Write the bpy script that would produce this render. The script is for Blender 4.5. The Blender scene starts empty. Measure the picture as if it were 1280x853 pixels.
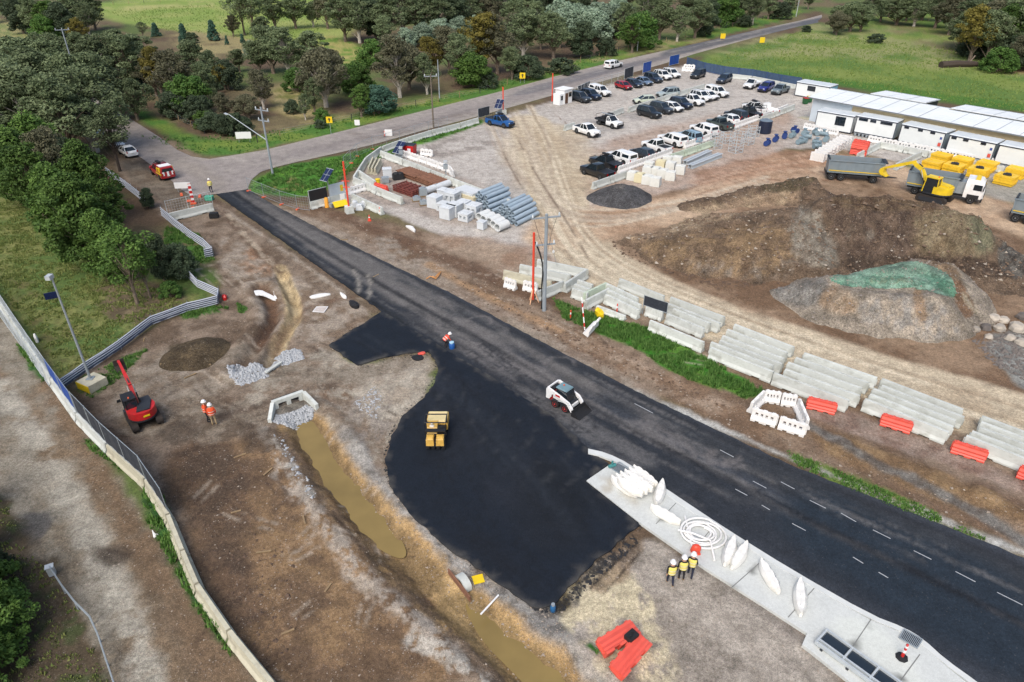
import bpy, bmesh, math, random
import numpy as np
from mathutils import Vector, Matrix, noise as mnoise
from mathutils.geometry import delaunay_2d_cdt

# ------------------------------------------------------------------ camera, sky, sun, exposure
scene = bpy.context.scene
COL = scene.collection
H, PITCH, FPX = 31.0, math.radians(31.5), 870.0
CX, CY = 640.0, 426.5
cd = bpy.data.cameras.new('camera'); cam = bpy.data.objects.new('camera', cd); COL.objects.link(cam)
cam.location = (0, 0, H); cam.rotation_euler = (math.pi/2 - PITCH, 0, 0)
cd.sensor_width = 36; cd.lens = FPX/1280*36; cd.clip_start = 0.5; cd.clip_end = 9000
scene.camera = cam
world = bpy.data.worlds.new('World'); scene.world = world; world.use_nodes = True
nt = world.node_tree; nt.nodes.clear()
SUN_EL, SUN_AZ = math.radians(50), math.radians(-160)     # azimuth from +Y towards +X
sky = nt.nodes.new('ShaderNodeTexSky'); sky.sky_type = 'NISHITA'; sky.sun_disc = False
sky.sun_elevation = SUN_EL; sky.sun_rotation = SUN_AZ; sky.air_density = 1.0; sky.dust_density = 4.0; sky.ozone_density = 0.6
bg = nt.nodes.new('ShaderNodeBackground'); bg.inputs[1].default_value = 0.115
wo = nt.nodes.new('ShaderNodeOutputWorld')
nt.links.new(sky.outputs[0], bg.inputs[0]); nt.links.new(bg.outputs[0], wo.inputs[0])
sl = bpy.data.lights.new('sun', 'SUN'); sl.energy = 1.5; sl.angle = math.radians(42); sl.color = (1.0, 0.965, 0.92)
sun = bpy.data.objects.new('sun', sl); COL.objects.link(sun)
sdir = Vector((math.sin(SUN_AZ)*math.cos(SUN_EL), math.cos(SUN_AZ)*math.cos(SUN_EL), math.sin(SUN_EL)))
sun.rotation_euler = sdir.to_track_quat('Z', 'Y').to_euler()
vs = scene.view_settings
vs.view_transform = 'Standard'; vs.look = 'None'; vs.exposure = 0.68; vs.gamma = 1.0; vs.use_curve_mapping = False

# ------------------------------------------------------------------ helpers
_c, _s = math.cos(PITCH), math.sin(PITCH)
def G(x, y, z=0.0):
    """pixel of the photograph -> the place on the ground (or at height z) that it shows"""
    u = (x-CX)/FPX; v = (y-CY)/FPX
    k = (z-H)/(-_s - v*_c)
    return Vector((u*k, (_c - v*_s)*k, z))
def height_to(base, py):
    """height of a thing standing at base whose top is seen at row py"""
    v = (py-CY)/FPX
    return H - base.y*(_s + v*_c)/(_c - v*_s)
def heading(a, b):
    d = G(*b) - G(*a); return math.atan2(d.y, d.x)
rnd = random.Random(11)

def lin(c):
    c /= 255.0
    return c/12.92 if c <= 0.04045 else ((c+0.055)/1.055)**2.4
ALB = 0.80
def C(r, g, b): return (lin(r)*ALB, lin(g)*ALB, lin(b)*ALB)

_mats = {}
def mat(name, rgb, rough=0.7, var=0.12, scale=3.0, metal=0.0, bump=0.0, dirt=None, obrand=0.0, spec=0.5, coat=0.0):
    """procedural material: base colour broken up by two noises, optional dirt blotches"""
    if name in _mats: return _mats[name]
    m = bpy.data.materials.new(name); m.use_nodes = True
    n = m.node_tree; N = n.nodes; L = n.links
    b = N['Principled BSDF']; b.inputs['Roughness'].default_value = rough; b.inputs['Metallic'].default_value = metal
    b.inputs['Specular IOR Level'].default_value = spec
    if coat: b.inputs['Coat Weight'].default_value = coat; b.inputs['Coat Roughness'].default_value = 0.08
    tc = N.new('ShaderNodeTexCoord')
    no = N.new('ShaderNodeTexNoise'); no.inputs['Scale'].default_value = scale; no.inputs['Detail'].default_value = 5
    L.new(tc.outputs['Object'], no.inputs['Vector'])
    mr = N.new('ShaderNodeMapRange'); mr.inputs[1].default_value = .25; mr.inputs[2].default_value = .75
    mr.inputs[3].default_value = 1-var; mr.inputs[4].default_value = 1+var
    L.new(no.outputs['Fac'], mr.inputs[0])
    val = mr.outputs[0]
    if obrand:
        oi = N.new('ShaderNodeObjectInfo'); m2 = N.new('ShaderNodeMapRange'); m2.inputs[3].default_value = 1-obrand; m2.inputs[4].default_value = 1+obrand
        L.new(oi.outputs['Random'], m2.inputs[0])
        mm = N.new('ShaderNodeMath'); mm.operation = 'MULTIPLY'; L.new(val, mm.inputs[0]); L.new(m2.outputs[0], mm.inputs[1]); val = mm.outputs[0]
    vm = N.new('ShaderNodeVectorMath'); vm.operation = 'SCALE'; vm.inputs[0].default_value = rgb
    L.new(val, vm.inputs['Scale'])
    out = vm.outputs[0]
    if dirt:
        dn = N.new('ShaderNodeTexNoise'); dn.inputs['Scale'].default_value = scale*.6; dn.inputs['Detail'].default_value = 7; dn.inputs['Roughness'].default_value = .65
        L.new(tc.outputs['Object'], dn.inputs['Vector'])
        dr = N.new('ShaderNodeMapRange'); dr.inputs[1].default_value = .5; dr.inputs[2].default_value = .72; dr.inputs[4].default_value = dirt[1]
        L.new(dn.outputs['Fac'], dr.inputs[0])
        mx = N.new('ShaderNodeMix'); mx.data_type = 'RGBA'; mx.inputs['B'].default_value = (*dirt[0], 1)
        L.new(dr.outputs[0], mx.inputs['Factor']); L.new(out, mx.inputs['A']); out = mx.outputs['Result']
    L.new(out, b.inputs['Base Color'])
    if bump:
        bp = N.new('ShaderNodeBump'); bp.inputs['Strength'].default_value = bump; bp.inputs['Distance'].default_value = 0.05
        L.new(no.outputs['Fac'], bp.inputs['Height']); L.new(bp.outputs[0], b.inputs['Normal'])
    _mats[name] = m
    return m

class MB:
    """collects boxes, prisms, tubes; build() links them as ONE mesh object"""
    def __init__(s): s.v = []; s.f = []; s.m = []
    def add(s, vs, fs, mi=0, M=None):
        o = len(s.v)
        for p in vs:
            s.v.append(tuple(M @ Vector(p)) if M is not None else tuple(p))
        for f in fs: s.f.append(tuple(i+o for i in f)); s.m.append(mi)
        return s
    def box(s, sx, sy, sz, loc=(0,0,0), rz=0, mi=0, tx=1.0, ty=1.0, M=None, ox=0, oy=0):
        """base centre at loc; top scaled by tx,ty and shifted by ox,oy"""
        a, b = sx/2, sy/2
        vs = [(-a,-b,0),(a,-b,0),(a,b,0),(-a,b,0),(-a*tx+ox,-b*ty+oy,sz),(a*tx+ox,-b*ty+oy,sz),(a*tx+ox,b*ty+oy,sz),(-a*tx+ox,b*ty+oy,sz)]
        T = Matrix.Translation(loc) @ Matrix.Rotation(rz, 4, 'Z')
        if M is not None: T = M @ T
        return s.add(vs, [(3,2,1,0),(4,5,6,7),(0,1,5,4),(1,2,6,5),(2,3,7,6),(3,0,4,7)], mi, T)
    def prism(s, prof, a, b, axis='x', mi=0, M=None):
        """profile extruded from a to b along an axis; x: prof is (y,z); y: (x,z); z: (x,y)"""
        n = len(prof)
        def P(p, t): return (t, p[0], p[1]) if axis == 'x' else ((p[0], t, p[1]) if axis == 'y' else (p[0], p[1], t))
        vs = [P(p, a) for p in prof] + [P(p, b) for p in prof]
        fs = [tuple(range(n-1, -1, -1)), tuple(range(n, 2*n))] + [(i, (i+1) % n, n+(i+1) % n, n+i) for i in range(n)]
        return s.add(vs, fs, mi, M)
    def loft(s, rings, mi=0, M=None, cap=True, close=True):
        n = len(rings[0]); vs = [p for r in rings for p in r]; fs = []
        for k in range(len(rings)-1):
            for i in range(n if close else n-1):
                j = (i+1) % n
                fs.append((k*n+i, k*n+j, (k+1)*n+j, (k+1)*n+i))
        if cap: fs.append(tuple(range(n-1, -1, -1))); fs.append(tuple(range((len(rings)-1)*n, len(rings)*n)))
        return s.add(vs, fs, mi, M)
    def tube(s, p, q, r, n=8, r2=None, mi=0, M=None, cap=True):
        p, q = Vector(p), Vector(q); d = q-p
        if d.length < 1e-6: return s
        r2 = r if r2 is None else r2
        z = d.normalized(); x = z.orthogonal().normalized(); y = z.cross(x)
        R = []
        for (c, rr) in ((p, r), (q, r2)):
            R.append([c + (x*math.cos(2*math.pi*i/n) + y*math.sin(2*math.pi*i/n))*rr for i in range(n)])
        return s.loft(R, mi, M, cap)
    def path(s, pts, r, n=6, mi=0, M=None):
        pts = [Vector(p) for p in pts]; R = []
        for k, p in enumerate(pts):
            d = (pts[min(k+1, len(pts)-1)] - pts[max(k-1, 0)]).normalized()
            x = d.cross(Vector((0,0,1)))
            x = x.normalized() if x.length > 1e-3 else Vector((1,0,0)); y = x.cross(d)
            rr = r[k] if isinstance(r, (list, tuple)) else r
            R.append([p + (x*math.cos(2*math.pi*i/n) + y*math.sin(2*math.pi*i/n))*rr for i in range(n)])
        return s.loft(R, mi, M)
    def pipe(s, p, q, ro, ri, n=14, mi=0, M=None):
        """hollow tube"""
        p, q = Vector(p), Vector(q); z = (q-p).normalized(); x = z.orthogonal().normalized(); y = z.cross(x)
        def ring(c, r): return [c + (x*math.cos(2*math.pi*i/n) + y*math.sin(2*math.pi*i/n))*r for i in range(n)]
        return s.loft([ring(p, ri), ring(p, ro), ring(q, ro), ring(q, ri), ring(p, ri)], mi, M, cap=False)
    def lathe(s, prof, n=14, mi=0, M=None):
        R = [[(r*math.cos(2*math.pi*i/n), r*math.sin(2*math.pi*i/n), z) for i in range(n)] for r, z in prof]
        return s.loft(R, mi, M)
    def ball(s, c, r, n=8, mi=0, M=None):
        rx, ry, rz = r if isinstance(r, (tuple, list)) else (r, r, r)
        R = []
        for k in range(1, n):
            t = math.pi*k/n
            R.append([(c[0]+rx*math.sin(t)*math.cos(2*math.pi*i/n), c[1]+ry*math.sin(t)*math.sin(2*math.pi*i/n), c[2]-rz*math.cos(t)) for i in range(n)])
        return s.loft(R, mi, M)
    def build(s, name, mats, parent=None, loc=(0,0,0), rz=0, smooth=False, rot=None):
        me = bpy.data.meshes.new(name)
        me.from_pydata(s.v, [], s.f)
        mats = mats if isinstance(mats, (list, tuple)) else [mats]
        for m in mats: me.materials.append(m)
        if len(mats) > 1: me.polygons.foreach_set('material_index', s.m)
        if smooth:
            me.polygons.foreach_set('use_smooth', [True]*len(s.f))
            try: me.set_sharp_from_angle(angle=math.radians(38))
            except Exception: pass
        me.update()
        o = bpy.data.objects.new(name, me); COL.objects.link(o)
        o.location = loc; o.rotation_euler = rot if rot else (0, 0, rz)
        if parent: o.parent = parent
        return o

def tag(o, label, cat, group=None, kind=None):
    if label: o['label'] = label
    if cat: o['category'] = cat
    if group: o['group'] = group
    if kind: o['kind'] = kind
    return o
def thing(name, label, cat, loc=(0,0,0), rz=0, group=None):
    o = bpy.data.objects.new(name, None); COL.objects.link(o); o.empty_display_size = .3
    o.location = loc; o.rotation_euler = (0, 0, rz)
    return tag(o, label, cat, group)
def structure(o): o['kind'] = 'structure'; return o
def dup(o, loc=None, rz=None, label=None, parent=None, scale=None, group=None):
    c = o.copy(); COL.objects.link(c)
    if parent is not None: c.parent = parent
    if loc is not None: c.location = loc
    if rz is not None: c.rotation_euler = (0, 0, rz)
    if scale is not None: c.scale = scale if isinstance(scale, (tuple, list)) else (scale,)*3
    if label: c['label'] = label
    if group: c['group'] = group
    for ch in list(o.children): dup(ch, parent=c)
    return c
def recolor(o, old, new):
    """give a copy another paint: the slot is linked to the object, not to the shared mesh"""
    if o.type == 'MESH':
        for s in o.material_slots:
            if s.material and s.material.name == old:
                s.link = 'OBJECT'; s.material = new
    for ch in o.children: recolor(ch, old, new)

# numpy value noise -------------------------------------------------
def _h(ix, iy, seed):
    n = (ix*374761393 + iy*668265263 + seed*974634777) & 0xffffffff
    n = ((n ^ (n >> 13))*1274126177) & 0xffffffff
    n = n ^ (n >> 16)
    return (n & 0xffff)/65535.0
def vnoise(x, y, seed=0):
    ix = np.floor(x).astype(np.int64); iy = np.floor(y).astype(np.int64)
    fx = x-ix; fy = y-iy; fx = fx*fx*(3-2*fx); fy = fy*fy*(3-2*fy)
    a = _h(ix, iy, seed); b = _h(ix+1, iy, seed); c = _h(ix, iy+1, seed); d = _h(ix+1, iy+1, seed)
    return (a*(1-fx)+b*fx)*(1-fy) + (c*(1-fx)+d*fx)*fy
def fbm(x, y, seed=0, o=4, g=0.55):
    t = 0; a = 1; w = 0
    for k in range(o):
        t = t + a*vnoise(x*2**k+17.3*k, y*2**k-9.1*k, seed+k); w += a; a *= g
    return t/w
def sstep(a, b, x):
    t = np.clip((x-a)/(b-a), 0, 1); return t*t*(3-2*t)
def poly_sd(P, poly):
    x, y = P[:, 0], P[:, 1]; d2 = np.full(len(P), 1e18); ins = np.zeros(len(P), bool); n = len(poly)
    for i in range(n):
        ax, ay = poly[i]; bx, by = poly[(i+1) % n]; ex, ey = bx-ax, by-ay
        t = np.clip(((x-ax)*ex + (y-ay)*ey)/(ex*ex+ey*ey+1e-12), 0, 1)
        d2 = np.minimum(d2, (x-ax-t*ex)**2 + (y-ay-t*ey)**2)
        c = ((ay > y) != (by > y)) & (x < (bx-ax)*(y-ay)/((by-ay) if by != ay else 1e-12)+ax)
        ins ^= c
    d = np.sqrt(d2)
    return np.where(ins, -d, d)
def line_d(P, pts):
    x, y = P[:, 0], P[:, 1]; d2 = np.full(len(P), 1e18)
    for i in range(len(pts)-1):
        ax, ay = pts[i]; bx, by = pts[i+1]; ex, ey = bx-ax, by-ay
        t = np.clip(((x-ax)*ex + (y-ay)*ey)/(ex*ex+ey*ey+1e-12), 0, 1)
        d2 = np.minimum(d2, (x-ax-t*ex)**2 + (y-ay-t*ey)**2)
    return np.sqrt(d2)
def gp(pts): return [tuple(G(*p).xy) for p in pts]
def smooth_px(pts, n=3, closed=False):
    """Chaikin corner cutting"""
    for _ in range(n):
        out = []
        m = len(pts)
        for i in range(m if closed else m-1):
            a, b = pts[i], pts[(i+1) % m]
            out += [(a[0]*.75+b[0]*.25, a[1]*.75+b[1]*.25), (a[0]*.25+b[0]*.75, a[1]*.25+b[1]*.75)]
        if not closed: out = [pts[0]] + out + [pts[-1]]
        pts = out
    return pts
# ------------------------------------------------------------------ the ground: one sheet to the horizon
def zone(pts, c, soft=1.0, jit=0.6, js=2.0, op=1.0, c2=None, ms=3.0, mm=(0.4, 0.65), brk=None, grass=0.0, closed=True, w=None, sm=2, seed=None):
    """an area (or, with w, a stroke w metres wide) of one soil; c2 mottles it, brk breaks it up"""
    p = smooth_px(pts, sm, closed and w is None) if sm else pts
    return dict(p=gp(p), c=c, soft=soft, jit=jit, js=js, op=op, c2=c2, ms=ms, mm=mm, brk=brk, grass=grass, w=w, seed=seed if seed is not None else int(abs(pts[0][0])*7+abs(pts[0][1])*13) % 977)
DESAT = .13
def soil(c):
    c = np.array(C(*c)); g = c @ np.array([.25,.6,.15]); return (c*(1-DESAT)+g*DESAT)*np.array([.99,1.0,.965])
def paint(P, col, zones, ang=None, k=5.0):
    for z in zones:
        q = np.array(z['p']); m = z['soft']+z['jit']*2+(z['w'] or 0)+0.5
        lo = q.min(0)-m; hi = q.max(0)+m
        sel = np.where((P[:,0] > lo[0]) & (P[:,0] < hi[0]) & (P[:,1] > lo[1]) & (P[:,1] < hi[1]))[0]
        if not len(sel): continue
        p = P[sel]
        d = poly_sd(p, z['p']) if z['w'] is None else line_d(p, z['p'])-z['w']/2
        sd = z['seed']
        nx, ny = (p[:,0], p[:,1]) if ang is None else ((p[:,0]*math.cos(ang)+p[:,1]*math.sin(ang))/k, (-p[:,0]*math.sin(ang)+p[:,1]*math.cos(ang))*1.3)
        d = d + z['jit']*2*(fbm(p[:,0]/z['js'], p[:,1]/z['js'], sd, 4)-0.5)
        a = sstep(z['soft']/2, -z['soft']/2, d)*z['op']
        if z['brk']:
            s, lo_, hi_ = z['brk']; a = a*sstep(lo_, hi_, fbm(nx/s, ny/s, sd+31, 6, .68))
        c = np.tile(soil(z['c']) if z['grass'] < .5 else np.array(C(*z['c'])), (len(p), 1))
        if z['c2'] is not None:
            t = sstep(z['mm'][0], z['mm'][1], fbm(nx/z['ms'], ny/z['ms'], sd+57, 6, .66))[:, None]
            c = c*(1-t) + (soil(z['c2']) if z['grass'] < .5 else np.array(C(*z['c2'])))*t
        col[sel, :3] = col[sel, :3]*(1-a[:, None]) + c*a[:, None]
        col[sel, 3] = col[sel, 3]*(1-a) + z['grass']*a

GREEN = (70, 114, 46); GREEN2 = (98, 132, 52); STRAW = (158, 150, 104)
GRAV = (178, 170, 164); GRAV2 = (160, 150, 142); BROWN = (122, 98, 78); DKBR = (86, 68, 54); LTBR = (160, 136, 112)
HAUL = (198, 181, 155); HAUL2 = (178, 158, 132); GREY = (140, 136, 132)

ZG = [
 # country beyond the site
 zone([(100,2),(290,-6),(440,-14),(440,60),(330,56),(290,46),(200,36),(130,26)], (128,150,74), 4, 2, 8, c2=(150,160,92), ms=16, grass=.8),
 zone([(120,9),(290,0),(300,6),(130,16)], (170,168,110), 5, 3, 10, op=.7, brk=(9,.4,.6), grass=.8),
 zone([(200,36),(300,44),(330,60),(300,75),(230,70)], (150,140,100), 4, 3, 8, brk=(8,.35,.55), grass=.7),
 zone([(400,40),(460,60),(470,80),(420,90),(395,60)], (160,155,95), 3, 2, 6, c2=GREEN2, grass=.8),
 zone([(335,105),(400,110),(420,140),(380,150),(335,140)], (158,146,104), 3, 2, 6, c2=(110,112,60), grass=.8),
 zone([(0,22),(50,40),(60,60),(20,70),(-60,60),(-60,15)], (120,130,80), 3, 2, 6, c2=STRAW, grass=.8),
 zone([(855,78),(1010,36),(1090,18),(1300,0),(1400,40),(1400,150),(1120,118),(1000,97),(880,82)], (94,122,58), 3, 1.5, 6, c2=(122,138,70), ms=12, grass=.9),
 zone([(880,66),(1000,34),(1100,22),(1220,60),(1290,80),(1290,100),(1150,84),(1010,66),(900,78)], (150,150,104), 6, 4, 10, op=.75, brk=(9,.42,.62), grass=.8),
 zone([(1090,22),(1200,40),(1230,70),(1180,70),(1110,40)], (124,112,84), 5, 4, 8, op=.7, brk=(9,.4,.6), grass=.5),
 zone([(1230,76),(1330,84),(1330,96),(1250,90)], (150,112,80), 3, 2, 5, op=.8, grass=.2),
 zone([(940,86),(1100,104),(1300,134),(1300,144),(1120,121),(1000,98)], (66,112,40), 2, 1.2, 5, op=.8, grass=1),
 # verges
 zone([(150,135),(200,165),(250,196),(330,188),(480,150),(620,117),(760,78),(880,50),(1010,18),(1000,10),(860,44),(740,70),(600,108),(470,140),(380,158),(300,176),(240,172),(190,140)], (78,118,50), 2.0, 1.6, 4, c2=(110,132,58), ms=5, grass=1),
 zone([(240,172),(380,150),(520,128),(620,106),(760,66),(880,40),(900,50),(760,74),(600,113),(440,148),(330,170)], (150,140,100), 3, 2, 5, op=.8, brk=(5,.4,.6), grass=.7),
 zone([(196,168),(240,190),(250,197),(222,190)], (140,120,100), 1.5, .6, 2),
 zone([(305,236),(345,208),(430,194),(530,167),(600,149),(612,152),(520,184),(460,200),(430,216),(400,246),(330,243)], (66,116,42), .9, .6, 2, c2=(92,138,48), ms=3, grass=1),
 zone([(325,232),(370,214),(390,236),(340,242)], (140,120,84), 1.5, 1.2, 2, op=.7, brk=(2.5,.45,.6), grass=.6),
 # yard and car park
 zone([(440,222),(478,194),(520,183),(600,157),(622,146),(690,127),(830,86),(858,82),(880,88),(1003,106),(1060,130),(1290,176),(1290,230),(1180,215),(1000,175),(920,215),(860,262),(760,320),(690,340),(560,300),(480,262),(420,262)], (190,182,176), 1.0, .5, 3, c2=GRAV, ms=9, sm=1),
 zone([(690,200),(850,150),(980,130),(1000,170),(900,230),(780,262),(720,262)], (186,164,150), 4, 3, 6, op=.7, c2=(168,138,118), ms=6),
 zone([(560,170),(620,165),(640,178),(590,190),(520,200),(500,190)], (138,128,122), 2, 1.8, 3, op=.75, brk=(3,.45,.6)),
 zone([(470,195),(540,205),(620,240),(650,275),(600,290),(500,260),(430,240)], (156,142,134), 2, 1.5, 4, op=.9, c2=(172,158,148), ms=4),
 zone([(680,162),(730,152),(800,136),(830,140),(760,165),(700,176)], (150,146,146), 3, 2, 4, op=.7, brk=(4,.4,.6)),
 # the big open dirt between the pipe yard, haul road and spoil heaps
 zone([(420,262),(560,296),(690,330),(760,350),(900,420),(1000,450),(1280,545),(1400,600),(1400,720),(1280,690),(1000,585),(700,438),(540,352),(400,285),(330,246)], (142,122,104), 1.6, 1, 3, c2=(118,94,74), ms=5),
 zone([(540,290),(640,300),(720,330),(700,350),(600,330),(520,305)], (166,144,124), 2.5, 2, 4, op=.9, c2=(150,120,98)),
 zone([(700,330),(760,262),(900,222),(1040,196),(1200,240),(1300,290),(1400,340),(1400,560),(1280,530),(1000,440),(840,385)], (150,124,100), 1.5, 1, 4, c2=(118,92,70), ms=6),
 # haul road and its ruts
 zone([(660,150),(690,210),(700,270),(722,310),(780,350),(880,394),(1000,438),(1140,484),(1300,532),(1420,570)], HAUL, 1.0, .5, 4, w=7.6, c2=HAUL2, ms=7, mm=(.5,.75)),
 zone([(640,160),(620,180),(650,230),(700,290),(740,320),(720,250),(760,220),(720,150)], HAUL, 4, 2, 5, op=.8, c2=HAUL2, ms=4),
 zone([(700,292),(780,270),(850,262),(930,236),(1010,206),(1080,200),(1200,250),(1300,285)], (196,168,140), 2.5, 1.2, 4, w=9, c2=(170,138,110), ms=5),
 zone([(860,214),(960,190),(1040,186),(1050,204),(960,214),(880,236)], (180,140,112), 2, 1.5, 3, op=.8, c2=(150,112,86), ms=3),
 zone([(1190,205),(1300,220),(1300,262),(1210,240)], (170,164,158), 2, 1.5, 3, op=.8),
] 
# wheel ruts: narrow pale and dark strokes side by side
_r = random.Random(5)
for k in range(34):
    o = _r.uniform(-7.5, 7.5); base = [(650,135),(676,190),(694,250),(714,304),(772,348),(880,395),(1000,440),(1140,486),(1300,534)]
    i0 = _r.randint(0, 3); pts = [(x+o*(1.2+y/140), y-o*(.2+y/300)) for x, y in base[i0:_r.randint(6, 9)]]
    ZG.append(zone(pts, (214,199,174) if k % 3 else (164,144,120), .4, .12, 2, op=.5, w=.2+.09*(k % 6), brk=(9,.3,.5), sm=3, seed=k*7))
for k in range(26):
    o = _r.uniform(-16, 16); x0 = _r.uniform(600, 680)
    pts = [(x0, 150+_r.uniform(-8,8)), (x0+20+o, 200), (690+o, 262), (760+o*2, 275-o), (860+o, 255-o*.6), (960, 226-o*.4)]
    ZG.append(zone(pts, (208,192,170) if k % 2 else (168,150,132), .4, .15, 2, op=.45, w=.3+.08*(k % 4), brk=(9,.32,.52), sm=3, seed=k*11+3))
for k in range(9):
    y0 = 205+k*3; ZG.append(zone([(860,y0+22),(930,y0+4-k),(1010,y0-14+k*2),(1060,y0-16+k*2)], (140,100,76) if k % 2 else (200,170,144), .5, .2, 2, op=.6, w=.5, brk=(4,.35,.55), sm=3, seed=k))
for (a, b, c, d) in [((640,158),(668,216),(700,262),(735,322)), ((622,178),(650,232),(690,288),(720,330)), ((690,140),(740,180),(800,170),(900,150))]:
    ZG.append(zone([a,b,c,d], (120,98,82), .3, .1, 2, op=.75, w=.28, brk=(6,.3,.5), sm=3))
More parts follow.
